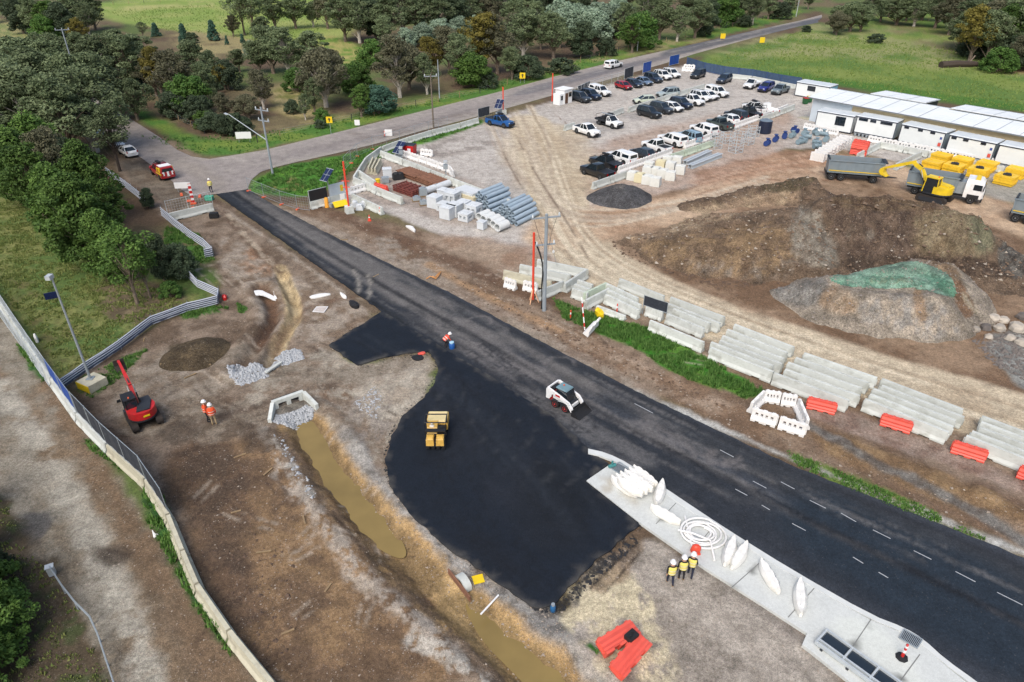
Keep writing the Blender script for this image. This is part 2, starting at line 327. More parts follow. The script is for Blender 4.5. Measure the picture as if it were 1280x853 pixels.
ZG += [
 # south of the barriers: grass strip, spoil strip, gravel shoulder
 zone([(690,372),(740,392),(820,412),(890,452),(958,490),(930,498),(860,474),(780,428),(700,396)], (58,118,36), .5, .5, 1.5, c2=(88,128,50), ms=2, grass=1),
 zone([(640,392),(740,420),(860,480),(950,515),(920,530),(800,470),(680,415)], (134,108,86), 1, .8, 1.5, c2=(160,138,118), ms=1.2),
 zone([(940,495),(1060,540),(1180,580),(1290,620),(1290,600),(1180,556),(1040,505)], (150,132,120), .8, .6, 1.5, c2=(128,104,92), ms=1.5),
 zone([(1000,530),(1100,560),(1290,640),(1290,665),(1180,630),(1040,570)], (122,96,68), 1, .7, 2, c2=(146,118,84), ms=2),
 zone([(1000,525),(1040,548),(1080,575),(1140,600),(1220,640),(1300,690)], (120,116,112), .5, .3, 1, w=.9, c2=(92,84,78), ms=1),
 zone([(980,560),(1060,592),(1140,625),(1250,678),(1240,686),(1120,640),(1000,585)], (96,118,54), .5, .5, 1.2, op=.95, brk=(1.5,.38,.56), grass=1),
 zone([(760,472),(850,520),(950,558),(1060,605),(1180,655),(1300,705),(1300,690),(1160,640),(1040,590),(920,540),(800,486)], (184,182,178), .5, .35, 1, c2=(150,146,140), ms=.8),
 zone([(340,252),(450,298),(560,350),(680,415),(800,478),(840,510),(720,452),(560,368),(440,310),(330,256)], (158,144,130), .6, .4, 1.2, op=.8, c2=(136,118,104), ms=1),
 zone([(400,262),(480,292),(560,322),(640,360),(720,395)], (104,78,60), 1.2, .7, 2, w=2.2, op=.85, brk=(2.5,.3,.5)),
 zone([(470,290),(520,315),(560,345),(520,345),(470,315)], (152,140,128), 1, .9, 1.2, op=.9, brk=(1.3,.4,.6)),
 zone([(535,330),(600,366),(660,395),(700,412)], (168,134,100), .6, .3, 1.2, w=.9, op=.8),
 # west side: dirt by the intersection and down the work area
 zone([(150,175),(205,215),(268,246),(330,290),(480,390),(411,432),(440,470),(560,600),(700,780),(760,900),(300,900),(215,690),(130,520),(80,475),(160,420),(270,375),(270,320),(190,260),(140,215)], (138,120,104), 1.0, .8, 2, c2=(106,88,72), ms=2.2),
 zone([(150,185),(215,225),(268,246),(250,275),(215,262),(150,215)], (124,112,98), 1, .8, 2, c2=(104,90,76), ms=2),
 zone([(168,190),(215,215),(180,215)], (84,74,68), 1, .8, 1.5, op=.8),
 zone([(280,290),(340,330),(420,370),(478,392),(415,430),(330,420),(300,360),(270,320)], (160,146,132), .8, .9, 1.5, op=.95, c2=(124,104,86), ms=1.3),
 zone([(310,300),(350,330),(340,350),(300,340)], (156,114,82), .8, .8, 1, op=.7, brk=(1.5,.4,.6)),
 zone([(270,250),(340,296),(420,350),(470,388)], (110,92,76), .6, .3, 1.2, w=.9, op=.8),
 zone([(280,262),(340,302),(430,366)], (166,154,140), .4, .25, 1, w=.5, op=.7, brk=(1.2,.35,.5)),
 zone([(190,435),(260,425),(300,440),(300,480),(220,560),(140,540),(120,500)], (122,106,90), .8, 1, 1.5, op=.9, c2=(146,134,120), ms=1.1),
 zone([(205,432),(262,424),(268,438),(225,448)], (98,84,66), .8, .5, 1, c2=(82,70,52), ms=.6),
 zone([(205,565),(280,545),(340,560),(420,640),(520,740),(640,860),(320,860),(260,740),(215,630)], (108,86,66), 1.2, 1, 2, c2=(136,108,78), ms=2.2),
 zone([(205,560),(300,545),(330,640),(310,760),(330,860),(290,820),(225,650)], (82,67,56), 1.5, 1.2, 2, op=.85, c2=(104,82,64), ms=1.5),
 zone([(330,600),(420,680),(460,800),(420,850),(380,760),(345,680)], (150,120,84), 1.5, 1.4, 2, op=.6, brk=(2,.42,.6)),
 zone([(350,590),(400,640),(430,690),(470,740),(560,800),(640,870)], (168,158,148), .8, .6, 1, w=1.2, op=.8, brk=(.9,.4,.55)),
 zone([(322,530),(350,570),(392,620)], (178,172,164), .5, .4, .6, w=.7, op=.9, brk=(.6,.4,.55)),
 zone([(520,800),(570,825),(620,860)], (176,170,162), .5, .5, .6, w=1.0, op=.85, brk=(.6,.4,.55)),
 zone([(180,520),(300,500),(340,490),(440,470),(330,540),(230,560)], (138,126,112), .8, .8, 1.5, op=.85, c2=(104,90,76), ms=1.1),
 # gravelly apron round the pad
 zone([(411,432),(447,460),(530,442),(545,460),(530,500),(490,545),(482,600),(520,655),(620,735),(690,775),(760,870),(690,870),(600,780),(500,690),(430,580),(380,510),(330,520),(300,480),(370,440)], (158,148,134), .8, .7, 1.2, c2=(130,112,96), ms=1.2),
 zone([(450,460),(525,445),(540,460),(520,500),(480,540),(440,500)], (176,166,152), 1, .6, 1.2, op=.9, c2=(160,146,130), ms=1.2),
 zone([(400,470),(450,480),(440,500),(400,500)], (112,84,62), .8, .7, .8, op=.8, brk=(.9,.4,.55)),
 zone([(430,505),(470,482),(500,520),(470,560),(440,530)], (140,130,122), .6, .6, .8, op=.8, brk=(.7,.4,.55)),
 zone([(430,545),(460,590),(500,640),(560,700),(600,740)], (168,164,160), .7, .5, 1, w=1.6, op=.85, c2=(124,120,116), ms=.6),
 zone([(640,745),(690,785),(740,850)], (140,138,136), .6, .4, .8, w=2.2, op=.85, c2=(108,104,102), ms=.5),
 # the trench and the muddy ditch
 zone([(350,335),(364,370),(370,395),(354,420),(338,456)], (196,174,134), .4, .25, .8, w=1.35, c2=(176,152,112), ms=1),
 zone([(326,360),(345,392),(330,420),(300,460)], (112,84,64), .8, .4, 1, w=1.2, c2=(86,64,50), ms=1),
 zone([(345,465),(345,420),(385,380),(440,372)], (108,82,64), .8, .4, 1, w=.7, op=.8),
 zone([(372,525),(400,560),(440,620),(490,680),(560,745),(640,810),(720,880)], (182,148,98), .7, .5, 1.2, w=3.0, c2=(158,126,82), ms=1.0),
 zone([(365,545),(390,585),(430,640),(480,695),(540,750)], (110,82,56), .4, .3, .8, w=.6, op=.9),
 zone([(352,540),(380,590),(425,650),(470,700),(540,765),(620,850)], (104,86,70), .5, .4, .8, w=.8, op=.9, brk=(1,.3,.5)),
 zone([(560,730),(590,770),(620,800)], (196,164,112), .6, .4, .8, w=1.6, op=.8),
 zone([(378,530),(402,566),(442,623),(490,682),(530,718)], (112,92,62), .6, .4, .8, w=2.3, op=.75), zone([(570,752),(640,812),(720,880)], (120,100,66), .6, .4, .8, w=2.3, op=.7),
 zone([(300,520),(350,545),(340,570),(300,560)], (84,70,58), .8, .7, 1, op=.8), zone([(190,540),(230,520),(260,535),(215,560)], (80,68,58), .8, .6, 1, op=.75), zone([(395,560),(420,610),(400,600)], (98,84,72), .5, .5, .8, op=.7),
 # pale sand east of the pad, and the grey apron beside the slab
 zone([(690,768),(800,660),(880,715),(1010,800),(1080,870),(760,880)], (168,158,148), .8, .6, 1.4, c2=(146,136,126), ms=1.6),
 zone([(692,770),(745,715),(790,705),(830,790),(860,860),(780,860),(720,800)], (204,190,158), .7, .8, 1, op=.95, brk=(1.2,.34,.52)),
 zone([(730,735),(770,690),(800,668),(800,700),(760,740)], (150,126,100), .6, .5, .8, op=.8, c2=(96,78,62), ms=.7),
 zone([(755,742),(800,690)], (60,50,44), .15, .1, .6, w=.14, op=.9), zone([(738,735),(785,688),(798,678),(790,668)], (56,48,42), .12, .08, .6, w=.12, op=.9),
 zone([(700,755),(738,716),(775,682)], (34,36,40), .5, .5, .5, w=.9, op=.85, brk=(.45,.42,.55)),
 zone([(820,660),(900,720),(1000,795)], (140,132,126), .4, .3, .8, w=.9, op=.7),
 # left paddock and the gravel lane
 zone([(-300,180),(0,215),(80,260),(140,330),(270,330),(275,370),(160,420),(80,475),(60,465),(0,365),(-300,200)], (86,108,56), 1.2, 1, 2.5, c2=(120,124,74), ms=2.5, grass=.9),
 zone([(0,330),(60,380),(110,440),(90,470),(60,455),(0,350)], (100,94,60), 1.5, 1.2, 2, op=.8, brk=(2.5,.4,.6), grass=.7),
 zone([(120,330),(200,350),(240,385),(190,410),(130,400)], (96,80,64), 1.2, 1, 1.5, op=.9, c2=(124,106,84), ms=1, grass=.1),
 zone([(-400,200),(-4,372),(66,478),(120,560),(190,660),(260,780),(340,870),(340,1100),(-400,1100)], (142,134,121), .8, .5, 1.2, c2=(120,108,92), ms=2.4), zone([(120,690),(190,640),(250,740),(350,870),(180,900),(150,800)], (106,88,70), 1.4, 1.0, 1.5, op=.8, c2=(92,78,62), ms=1.5),
 zone([(-40,440),(40,520),(100,620),(170,760),(230,900)], (124,104,82), 1.0, .6, 1.5, w=1.7, op=.95, brk=(6,.2,.42)),
 zone([(60,480),(110,570),(180,690),(270,830),(300,900)], (120,98,76), 1.0, .6, 1.5, w=1.5, op=.95, brk=(6,.2,.42)),
 zone([(0,480),(70,580),(140,720),(190,860)], (168,162,150), 1.0, .5, 1, w=1.6, op=.9, brk=(3,.28,.46)),
 zone([(130,680),(110,690),(140,710),(170,690)], (76,64,54), .7, .5, 1, op=.85),
 zone([(10,640),(70,640),(60,670),(30,690),(0,680)], (84,84,86), .6, .5, 1, op=.8),
 zone([(-300,560),(0,600),(30,680),(70,710),(100,760),(150,860),(150,1100),(-300,1100)], (86,74,58), .9, .8, 1.5, c2=(72,80,46), ms=1.4, mm=(.5,.7), grass=.15),
 # weeds along the boundary barrier
 zone([(20,430),(45,470),(65,480),(50,450)], (52,92,40), .6, .6, .8, grass=1), zone([(105,545),(150,575),(155,590),(115,560)], (58,92,44), .5, .5, .7, brk=(.8,.4,.5), grass=1),
 zone([(175,610),(205,620),(215,660),(240,720),(275,790),(300,830),(262,790),(225,720),(190,660)], (50,88,42), .5, .4, .7, brk=(.9,.3,.45), grass=1),
 zone([(90,480),(150,450),(180,435),(185,445),(150,470),(110,500)], (64,96,44), .5, .6, .8, brk=(.9,.42,.55), grass=1),
 zone([(210,385),(265,378),(290,388),(230,400)], (66,104,44), .5, .6, .8, brk=(.9,.42,.55), grass=1),
 zone([(296,378),(312,388),(300,392)], (60,116,44), .4, .3, .5, grass=1),
 zone([(205,280),(250,290),(270,330),(240,330),(205,305)], (70,110,46), .6, .6, 1, grass=1, brk=(1,.35,.5)),
 zone([(735,805),(750,815),(755,822),(740,815)], (60,110,44), .3, .3, .5, grass=1),
]
# tracks of machines: short paired strokes, pale and dark
for k in range(70):
    if k < 34: x0, y0 = _r.uniform(230,470), _r.uniform(300,520); a = _r.choice((.75,.9,2.6,2.8))+_r.uniform(-.25,.25)
    elif k < 54: x0, y0 = _r.uniform(240,480), _r.uniform(570,820); a = _r.choice((.8,2.4))+_r.uniform(-.3,.3)
    else: x0, y0 = _r.uniform(450,1000), _r.uniform(300,420); y0 = 292+(x0-450)*.42+_r.uniform(-22,22); a = .42+_r.uniform(-.12,.12)
    L_ = _r.uniform(25,70); bnd = _r.uniform(-.4,.4); pts = [(x0+L_*t*math.cos(a+bnd*t), y0+L_*t*math.sin(a+bnd*t)*.8) for t in (0,.33,.66,1)]
    cc = (176,162,146) if k % 2 else (78,62,52)
    for dx in (0, 13 if k < 54 else 9): ZG.append(zone([(p[0]+dx*math.sin(a), p[1]-dx*math.cos(a)*.7) for p in pts], cc, .2, .12, .8, w=.26, op=.55, brk=(.8,.36,.56), sm=2, seed=k*17))
ZG += [zone([(1225,420),(1300,405),(1300,500),(1262,475)], (150,150,146), .8, .6, 1, c2=(120,120,118), ms=1), zone([(340,530),(338,516),(380,500),(396,512),(374,532)], (128,122,114), .3, .2, .6, c2=(100,94,88), ms=.5),
 zone([(270,252),(300,292),(330,322),(352,340)], (98,76,60), .6, .5, 1, w=.9, op=.8, brk=(1.2,.35,.5)), zone([(285,268),(312,300),(345,335)], (176,160,140), .4, .3, .8, w=.6, op=.8, brk=(1,.4,.55)),
 zone([(300,440),(360,470),(440,470),(520,450)], (142,130,116), 1, .6, 1, w=2.2, op=.75, c2=(110,96,82), ms=.8), zone([(235,530),(300,515),(345,500),(420,480)], (96,80,68), .5, .4, .8, w=.7, op=.8, brk=(1,.36,.52))]
DITCH = gp(smooth_px([(378,528),(402,565),(442,622),(492,682),(560,745),(640,810),(720,880),(800,960)], 2))
TRENCH = gp(smooth_px([(352,345),(366,372),(372,395),(352,420),(332,455)], 2))
TRENCH2 = gp(smooth_px([(326,360),(345,392),(330,420),(300,460)], 2))
BERM = gp([(1060,560),(1140,590),(1230,625),(1320,665)])
PADW = gp([(478,390),(735,562),(797,657),(740,706),(678,762),(620,728),(520,650),(487,605),(482,575),(505,520),(547,465),(520,441),(447,457),(411,432)])
def heights(P):
    x, y = P[:,0], P[:,1]
    d0 = np.hypot(x, y)
    z = -0.07*fbm(x/3, y/3, 3, 4) - 0.02*fbm(x/.6, y/.6, 8, 2)
    z = z + np.where(d0 > 170, (np.clip(d0-170, 0, 400)/400)*2.0*(fbm(x/90, y/90, 5, 3)-.5), 0)
    jd = 0.5*(fbm(x/1.2, y/1.2, 21, 4)-.5)
    z -= 0.62*sstep(1.7, .25, line_d(P, DITCH)+jd*1.5)
    z += 0.22*sstep(.9, 0, np.abs(line_d(P, DITCH)-2.3)+jd)*sstep(.6, 2.0, poly_sd(P, PADW))
    z -= 0.5*sstep(.75, .3, line_d(P, TRENCH)+jd*.6); z -= 0.35*sstep(.8, .2, line_d(P, TRENCH2)+jd)
    z += 0.3*sstep(1.0, 0, np.abs(line_d(P, TRENCH2)-1.3)+jd)
    z += 0.55*sstep(2.2, 0, line_d(P, BERM)+jd)*fbm(x/1.5, y/1.5, 4, 3)
    return z
def soilmat(name, fine=1.0, rough=.95, bump=.5, speck=1.0):
    """colour attribute (which soil lies where) broken up by gravel and clod noise"""
    m = bpy.data.materials.new(name); m.use_nodes = True; n = m.node_tree; N = n.nodes; L = n.links
    b = N['Principled BSDF']; b.inputs['Roughness'].default_value = rough; b.inputs['Specular IOR Level'].default_value = .2
    at = N.new('ShaderNodeAttribute'); at.attribute_name = 'Col'
    ge = N.new('ShaderNodeNewGeometry')
    def nz(sc, det, ro=.6, vec=None):
        t = N.new('ShaderNodeTexNoise'); t.inputs['Scale'].default_value = sc; t.inputs['Detail'].default_value = det; t.inputs['Roughness'].default_value = ro
        L.new(vec or ge.outputs['Position'], t.inputs['Vector']); return t.outputs['Fac']
    def rng(s, a, b_, lo, hi):
        r = N.new('ShaderNodeMapRange'); r.inputs[1].default_value = a; r.inputs[2].default_value = b_; r.inputs[3].default_value = lo; r.inputs[4].default_value = hi
        L.new(s, r.inputs[0]); return r.outputs[0]
    def mul(a, b_):
        q = N.new('ShaderNodeMath'); q.operation = 'MULTIPLY'; L.new(a, q.inputs[0]); L.new(b_, q.inputs[1]); return q.outputs[0]
    A = nz(.9, 7, .68); B = nz(5.5, 4, .7); Cc = nz(19, 2, .6)
    f = mul(rng(A, .3, .7, 1-.32*fine, 1+.28*fine), mul(rng(B, .36, .64, 1-.24*fine, 1+.25*fine), rng(Cc, .36, .64, 1-.26*fine, 1+.3*fine)))
    # grass cover: clumpy, darker roots and pale tips
    gA = nz(2.2, 5, .75); gB = nz(11, 3, .7)
    gf = mul(rng(gA, .3, .7, .62, 1.38), rng(gB, .3, .7, .6, 1.45))
    mx = N.new('ShaderNodeMix'); mx.data_type = 'FLOAT'; L.new(at.outputs['Alpha'], mx.inputs[0]); L.new(f, mx.inputs[2]); L.new(gf, mx.inputs[3])
    vm = N.new('ShaderNodeVectorMath'); vm.operation = 'SCALE'; L.new(at.outputs['Color'], vm.inputs[0]); L.new(mx.outputs[0], vm.inputs['Scale'])
    out = vm.outputs[0]
    if speck:
        # pale stones and dark crumbs lying in the soil, thick in some places and thin in others
        for (vs_, lo_, seedv, colr, amt) in ((9, .87, 3.0, (.36,.33,.30), .5), (17, .83, 11.0, (.34,.31,.28), .5), (11, .84, 23.0, (.05,.042,.036), .5)):
            vo = N.new('ShaderNodeTexVoronoi'); vo.inputs['Scale'].default_value = vs_; ad_ = N.new('ShaderNodeVectorMath'); ad_.inputs[1].default_value = (seedv,)*3; L.new(ge.outputs['Position'], ad_.inputs[0]); L.new(ad_.outputs[0], vo.inputs['Vector'])
            sx = N.new('ShaderNodeSeparateColor'); L.new(vo.outputs['Color'], sx.inputs[0])
            dn = nz(.35, 5, .7, ad_.outputs[0]); ds = rng(dn, .38, .62, .0, .16)
            a2 = N.new('ShaderNodeMath'); a2.operation = 'ADD'; L.new(sx.outputs[0], a2.inputs[0]); L.new(ds, a2.inputs[1])
            on = rng(a2.outputs[0], lo_+.15, lo_+.2, 0, amt*speck); rd = rng(vo.outputs['Distance'], .18, .42, 1, 0); fac = mul(on, rd)
            ig = N.new('ShaderNodeMath'); ig.operation = 'MULTIPLY_ADD'; ig.inputs[1].default_value = -.85; ig.inputs[2].default_value = 1; L.new(at.outputs['Alpha'], ig.inputs[0]); fac = mul(fac, ig.outputs[0])
            m2 = N.new('ShaderNodeMix'); m2.data_type = 'RGBA'; m2.inputs['B'].default_value = (*colr, 1); L.new(fac, m2.inputs['Factor']); L.new(out, m2.inputs['A']); out = m2.outputs['Result']
    L.new(out, b.inputs['Base Color'])
    if bump:
        ad = N.new('ShaderNodeMath'); ad.operation = 'ADD'; L.new(B, ad.inputs[0]); L.new(Cc, ad.inputs[1])
        bp = N.new('ShaderNodeBump'); bp.inputs['Strength'].default_value = bump; bp.inputs['Distance'].default_value = .08
        L.new(ad.outputs[0], bp.inputs['Height']); L.new(bp.outputs[0], b.inputs['Normal'])
    return m
SOIL = soilmat('soil')
def grid_mesh(name, V, quads, col, m):
    me = bpy.data.meshes.new(name); nv, nf = len(V), len(quads); k = quads.shape[1]
    me.vertices.add(nv); me.vertices.foreach_set('co', V.astype(np.float32).ravel())
    me.loops.add(nf*k); me.loops.foreach_set('vertex_index', quads.astype(np.int32).ravel())
    me.polygons.add(nf); me.polygons.foreach_set('loop_start', np.arange(0, nf*k, k, dtype=np.int32)); me.polygons.foreach_set('loop_total', np.full(nf, k, np.int32))
    me.polygons.foreach_set('use_smooth', np.ones(nf, bool))
    me.update(calc_edges=True); me.validate()
    if col is not None:
        a = me.color_attributes.new('Col', 'FLOAT_COLOR', 'POINT'); a.data.foreach_set('color', col.astype(np.float32).ravel())
    me.materials.append(m); o = bpy.data.objects.new(name, me); COL.objects.link(o); return o

az = np.concatenate([np.radians(np.linspace(-180, -54, 40, endpoint=False)), np.radians(np.arange(-54, 54, .135)), np.radians(np.linspace(54, 180, 41))])
dep = np.radians(np.concatenate([np.array([89.9, 82, 76, 71, 68]), np.arange(66, 4.0, -.135), np.array([3.6, 3.2, 2.6, 2, 1.4, .8, .5, .35])]))
rad = H/np.tan(dep)
AA, RR = np.meshgrid(az, rad)
P = np.stack([(np.sin(AA)*RR).ravel(), (np.cos(AA)*RR).ravel()], 1)
col = np.empty((len(P), 4)); x, y = P[:,0], P[:,1]
t = sstep(.42, .6, fbm(x/9, y/9, 2, 5))[:, None]; t2 = sstep(.5, .66, fbm(x/14, y/14, 9, 5))[:, None]
col[:, :3] = np.array(C(98,82,66))*(1-t) + np.array(C(112,102,76))*t
col[:, :3] = col[:, :3]*(1-t2) + np.array(C(92,108,60))*t2; col[:, 3] = .55
paint(P, col, ZG)
nA, nR = len(az), len(rad)
i = (np.arange(nR-1)[:, None]*nA + np.arange(nA-1)[None, :]).ravel()
quads = np.stack([i, i+nA, i+nA+1, i+1], 1)[:, ::-1]
structure(grid_mesh('ground', np.column_stack([P, heights(P)]), quads, col, SOIL))

# ------------------------------------------------------------------ paved sheets
def sheet(name, px, z, step, m, zones=(), base=(60,62,68), thick=0.0, edge_jit=0.0, world_pts=None, ang=None):
    """dense triangulated sheet cut to an outline, with its own soil/dust colours"""
    poly = [Vector(p) for p in (world_pts or gp(px))]
    dense = []
    for k in range(len(poly)):
        a, b = poly[k], poly[(k+1) % len(poly)]; n = max(1, int((b-a).length/(step*1.2)))
        for q in range(n):
            p = a.lerp(b, q/n)
            if edge_jit:
                p = p + Vector((mnoise.noise((p.x*1.7, p.y*1.7, 1.3)), mnoise.noise((p.x*1.7, p.y*1.7, 7.9))))*edge_jit
            dense.append(p)
    arr = np.array([tuple(p) for p in dense]); lo, hi = arr.min(0), arr.max(0)
    gx, gy = np.meshgrid(np.arange(lo[0], hi[0], step), np.arange(lo[1], hi[1], step))
    Q = np.stack([gx.ravel(), gy.ravel()], 1); rs = np.random.RandomState(1); Q = Q + rs.uniform(-.2, .2, Q.shape)*step
    Q = Q[poly_sd(Q, [tuple(p) for p in dense]) < -step*.45]
    nb = len(dense)
    vs, es, fs, *_ = delaunay_2d_cdt(dense + [Vector(q) for q in Q], [(k, (k+1) % nb) for k in range(nb)], [], 1, 1e-5)
    P = np.array([tuple(v) for v in vs])
    col = np.empty((len(P), 4)); col[:, :3] = C(*base); col[:, 3] = 0
    paint(P, col, zones, ang)
    V = np.column_stack([P, np.full(len(P), z)])
    me = bpy.data.meshes.new(name); F = [tuple(f) for f in fs]
    if thick:
        # a real edge: the outline goes down to the ground
        cnt = {}
        for f in F:
            for k in range(3): e = (f[k], f[(k+1) % 3]); cnt[e] = cnt.get(e, 0)+1
        border = [e for e in cnt if (e[1], e[0]) not in cnt]
        low = {}; VL = [tuple(v) for v in V]
        for a, b in border:
            for q in (a, b):
                if q not in low:
                    low[q] = len(VL); VL.append((V[q][0], V[q][1], z-thick)); col = np.vstack([col, col[q]])
        F = F + [(b, a, low[a], low[b]) for a, b in border]
        V = np.array(VL)
    me.from_pydata([tuple(v) for v in V], [], F); me.update()
    a = me.color_attributes.new('Col', 'FLOAT_COLOR', 'POINT'); a.data.foreach_set('color', col.astype(np.float32).ravel())
    me.materials.append(m); o = bpy.data.objects.new(name, me); COL.objects.link(o); structure(o)
    return o
ASPH = soilmat('asphalt', fine=.7, rough=.85, bump=.25, speck=.16)
FRESH = soilmat('fresh_asphalt', fine=.5, rough=.7, bump=.3, speck=0); FRESH.node_tree.nodes['Principled BSDF'].inputs['Specular IOR Level'].default_value = .22
CONC = soilmat('concrete_paving', fine=.22, rough=.85, bump=.08, speck=0)

# old chip-seal roads
UP = [(240,196),(262,199),(330,188),(420,166),(480,151),(560,131),(620,116),(700,94),(770,77),(860,57),(940,39),(1000,26),(1030,18),(1120,0),(1200,-12)]
LO = [(1216,-6),(1130,6),(1045,24),(1000,33),(940,48),(870,67),(830,80),(700,117),(600,145),(530,163),(470,180),(420,192),(370,203),(345,209),(326,215),(314,225),(309,237),(270,243),(240,246),(225,236),(212,224),(180,200),(150,180),(120,160),(80,128),(40,96),(0,66),(-80,30)]
BACK = [(-90,22),(0,48),(45,76),(90,105),(130,130),(165,150),(200,172),(222,188)]
dusty = [zone(UP, (168,160,150), 1.0, .4, 2, w=1.4, op=.8), zone(LO[:14], (168,160,150), 1.0, .5, 2, w=2.0, op=.8),
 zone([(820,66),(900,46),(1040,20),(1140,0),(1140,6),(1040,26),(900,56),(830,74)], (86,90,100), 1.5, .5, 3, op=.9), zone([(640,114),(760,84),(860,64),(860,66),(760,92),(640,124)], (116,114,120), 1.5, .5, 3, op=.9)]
for k in range(14):
    t0 = _r.uniform(.1, .9)
    pts = [(a[0]*(1-t0)+b[0]*t0, a[1]*(1-t0)+b[1]*t0) for a, b in zip(UP[1:12], LO[13:2:-1])]
    dusty.append(zone(pts, (182,174,166) if k % 2 else (118,110,108), .5, .2, 3, w=.5, op=.4, brk=(12,.35,.6), sm=1, seed=k*5))
for k in range(8):
    o = k*4-14; dusty.append(zone([(150+o*.3,165+o*.4),(195+o*.2,190+o*.5),(250,218+o*.5),(310,208+o*.5),(360,196+o*.3)], (128,120,116) if k % 2 else (180,172,164), .5, .2, 2, w=.4, op=.5, brk=(6,.35,.55), sm=3, seed=k*9))
dusty += [zone([(150,150),(215,195),(265,225),(270,243)], (150,140,132), 1.5, .6, 2, w=3, op=.6), zone([(440,166),(470,176),(560,150),(600,140),(560,146),(480,166)], (120,108,100), 1, .6, 2, w=1.2, op=.6, brk=(4,.4,.6))]
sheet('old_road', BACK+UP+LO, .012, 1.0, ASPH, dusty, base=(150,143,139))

# new road
FAR = [(310,237),(345,258),(400,287),(480,327),(560,365),(700,440),(800,492),(900,540),(1000,587),(1100,625),(1200,665),(1290,702),(1480,790)]
NEAR = [(1500,1080),(1300,907),(1222,855),(1153,800),(1088,771),(990,715),(910,665),(850,625),(787,582),(758,568),(735,562),(690,520),(620,475),(560,440),(478,390),(400,335),(330,285),(270,243)]
def along(t, x0=None, x1=None, n=14):
    """a line down the new road, t across it (0 near edge, 1 far edge), as pixels"""
    A = smooth_px([(270,243),(330,285),(400,335),(478,390),(560,440),(640,486),(735,562),(850,625),(990,715),(1088,771),(1230,855)], 2)
    B = smooth_px([(310,237),(345,258),(400,287),(480,327),(560,365),(640,408),(800,492),(1000,587),(1100,625),(1290,702),(1500,795)], 2)
    A = [A[int(k*(len(A)-1)/n)] for k in range(n+1)]; B = [B[int(k*(len(B)-1)/n)] for k in range(n+1)]
    return [(a[0]*(1-t)+b[0]*t, a[1]*(1-t)+b[1]*t) for a, b in zip(A, B)]
DUST = (118,113,114)
road = [zone(along(.28), (44,49,58), 1.2, .3, 3, w=4.0, op=.95), zone(along(.80), (52,56,63), 1.2, .3, 3, w=2.6, op=.9),
 zone([(292,239),(306,238),(420,300),(560,378),(700,456),(760,490),(740,520),(620,452),(480,372),(400,322)], (108,105,105), 1.0, .6, 2, op=.85, brk=(2.2,.28,.52)),
 zone([(440,330),(560,396),(700,470),(800,520),(900,570),(880,590),(760,540),(660,490),(560,430)], (116,112,113), 1.6, 1, 2, op=.8, brk=(1.6,.36,.56)),
 zone([(640,486),(735,560),(800,590),(830,580),(740,530),(660,480)], (98,97,100), 1, .5, 1.5, op=.85, brk=(1.1,.34,.52)),
 zone([(780,520),(920,590),(1040,650),(1010,670),(880,600)], (98,98,102), 1.5, .8, 1.5, op=.55, brk=(1.3,.42,.6)),
 zone([(1000,600),(1120,660),(1260,720),(1290,760),(1290,860),(1160,790),(1080,740),(960,660)], (36,48,61), 2, .6, 3, op=.95),
 zone(along(.5)[0:15], (30,33,40), .4, .15, 1.5, w=.55, op=.8), zone(along(.5)[2:15], (88,88,92), .5, .3, 1.2, w=.5, op=.5, brk=(1.2,.4,.6)),
 zone(along(.93)[0:15], (40,43,50), .4, .2, 1.5, w=.5, op=.7), zone(along(.03)[0:6], (30,33,38), .3, .2, 1.5, w=.4, op=.8)]
for k in range(60):
    t0 = _r.uniform(.05, .95); i0 = _r.randint(0, 9); n_ = _r.randint(2, 5)
    road.append(zone(along(t0)[i0:i0+n_], (126,122,122) if k % 3 else (32,36,42), .25, .1, 1.5, w=_r.uniform(.12, .4), op=_r.uniform(.25, .5), brk=(2.5,.38,.6), sm=2, seed=k*3+1))
# slewing tracks left by small machines
for (cx, cy, rr, cc) in [(420,318,10,DUST),(600,402,9,DUST),(905,572,13,DUST),(918,580,8,DUST),(700,455,12,DUST),(545,378,9,DUST),(1165,676,11,(84,88,94)),(1040,640,9,(84,88,94))]:
    pts = [(cx+rr*1.6*math.cos(a*.55+cx), cy+rr*.75*math.sin(a*.55+cx)) for a in range(8)]
    road.append(zone(pts, cc, .25, .15, .8, w=.3, op=.6, brk=(1,.3,.5), sm=2))
for pts in ([(442,338),(449,352),(448,366)],[(460,344),(464,356),(460,374)]): road.append(zone(pts, (150,144,138), .3, .15, .8, w=.35, op=.75, brk=(.8,.3,.5)))
for o in (0, 6, 17, 23): road.append(zone([(580+o,438-o*.35),(620+o,472-o*.5),(690+o,516-o*.5),(730+o,545-o*.5)], (44,46,52), .15, .05, 1, w=.14, op=.8, sm=2, seed=o))
sheet('new_road', FAR+NEAR, .03, .3, ASPH, road, base=(58,63,71), thick=.12, edge_jit=.12, ang=math.radians(-45.5))
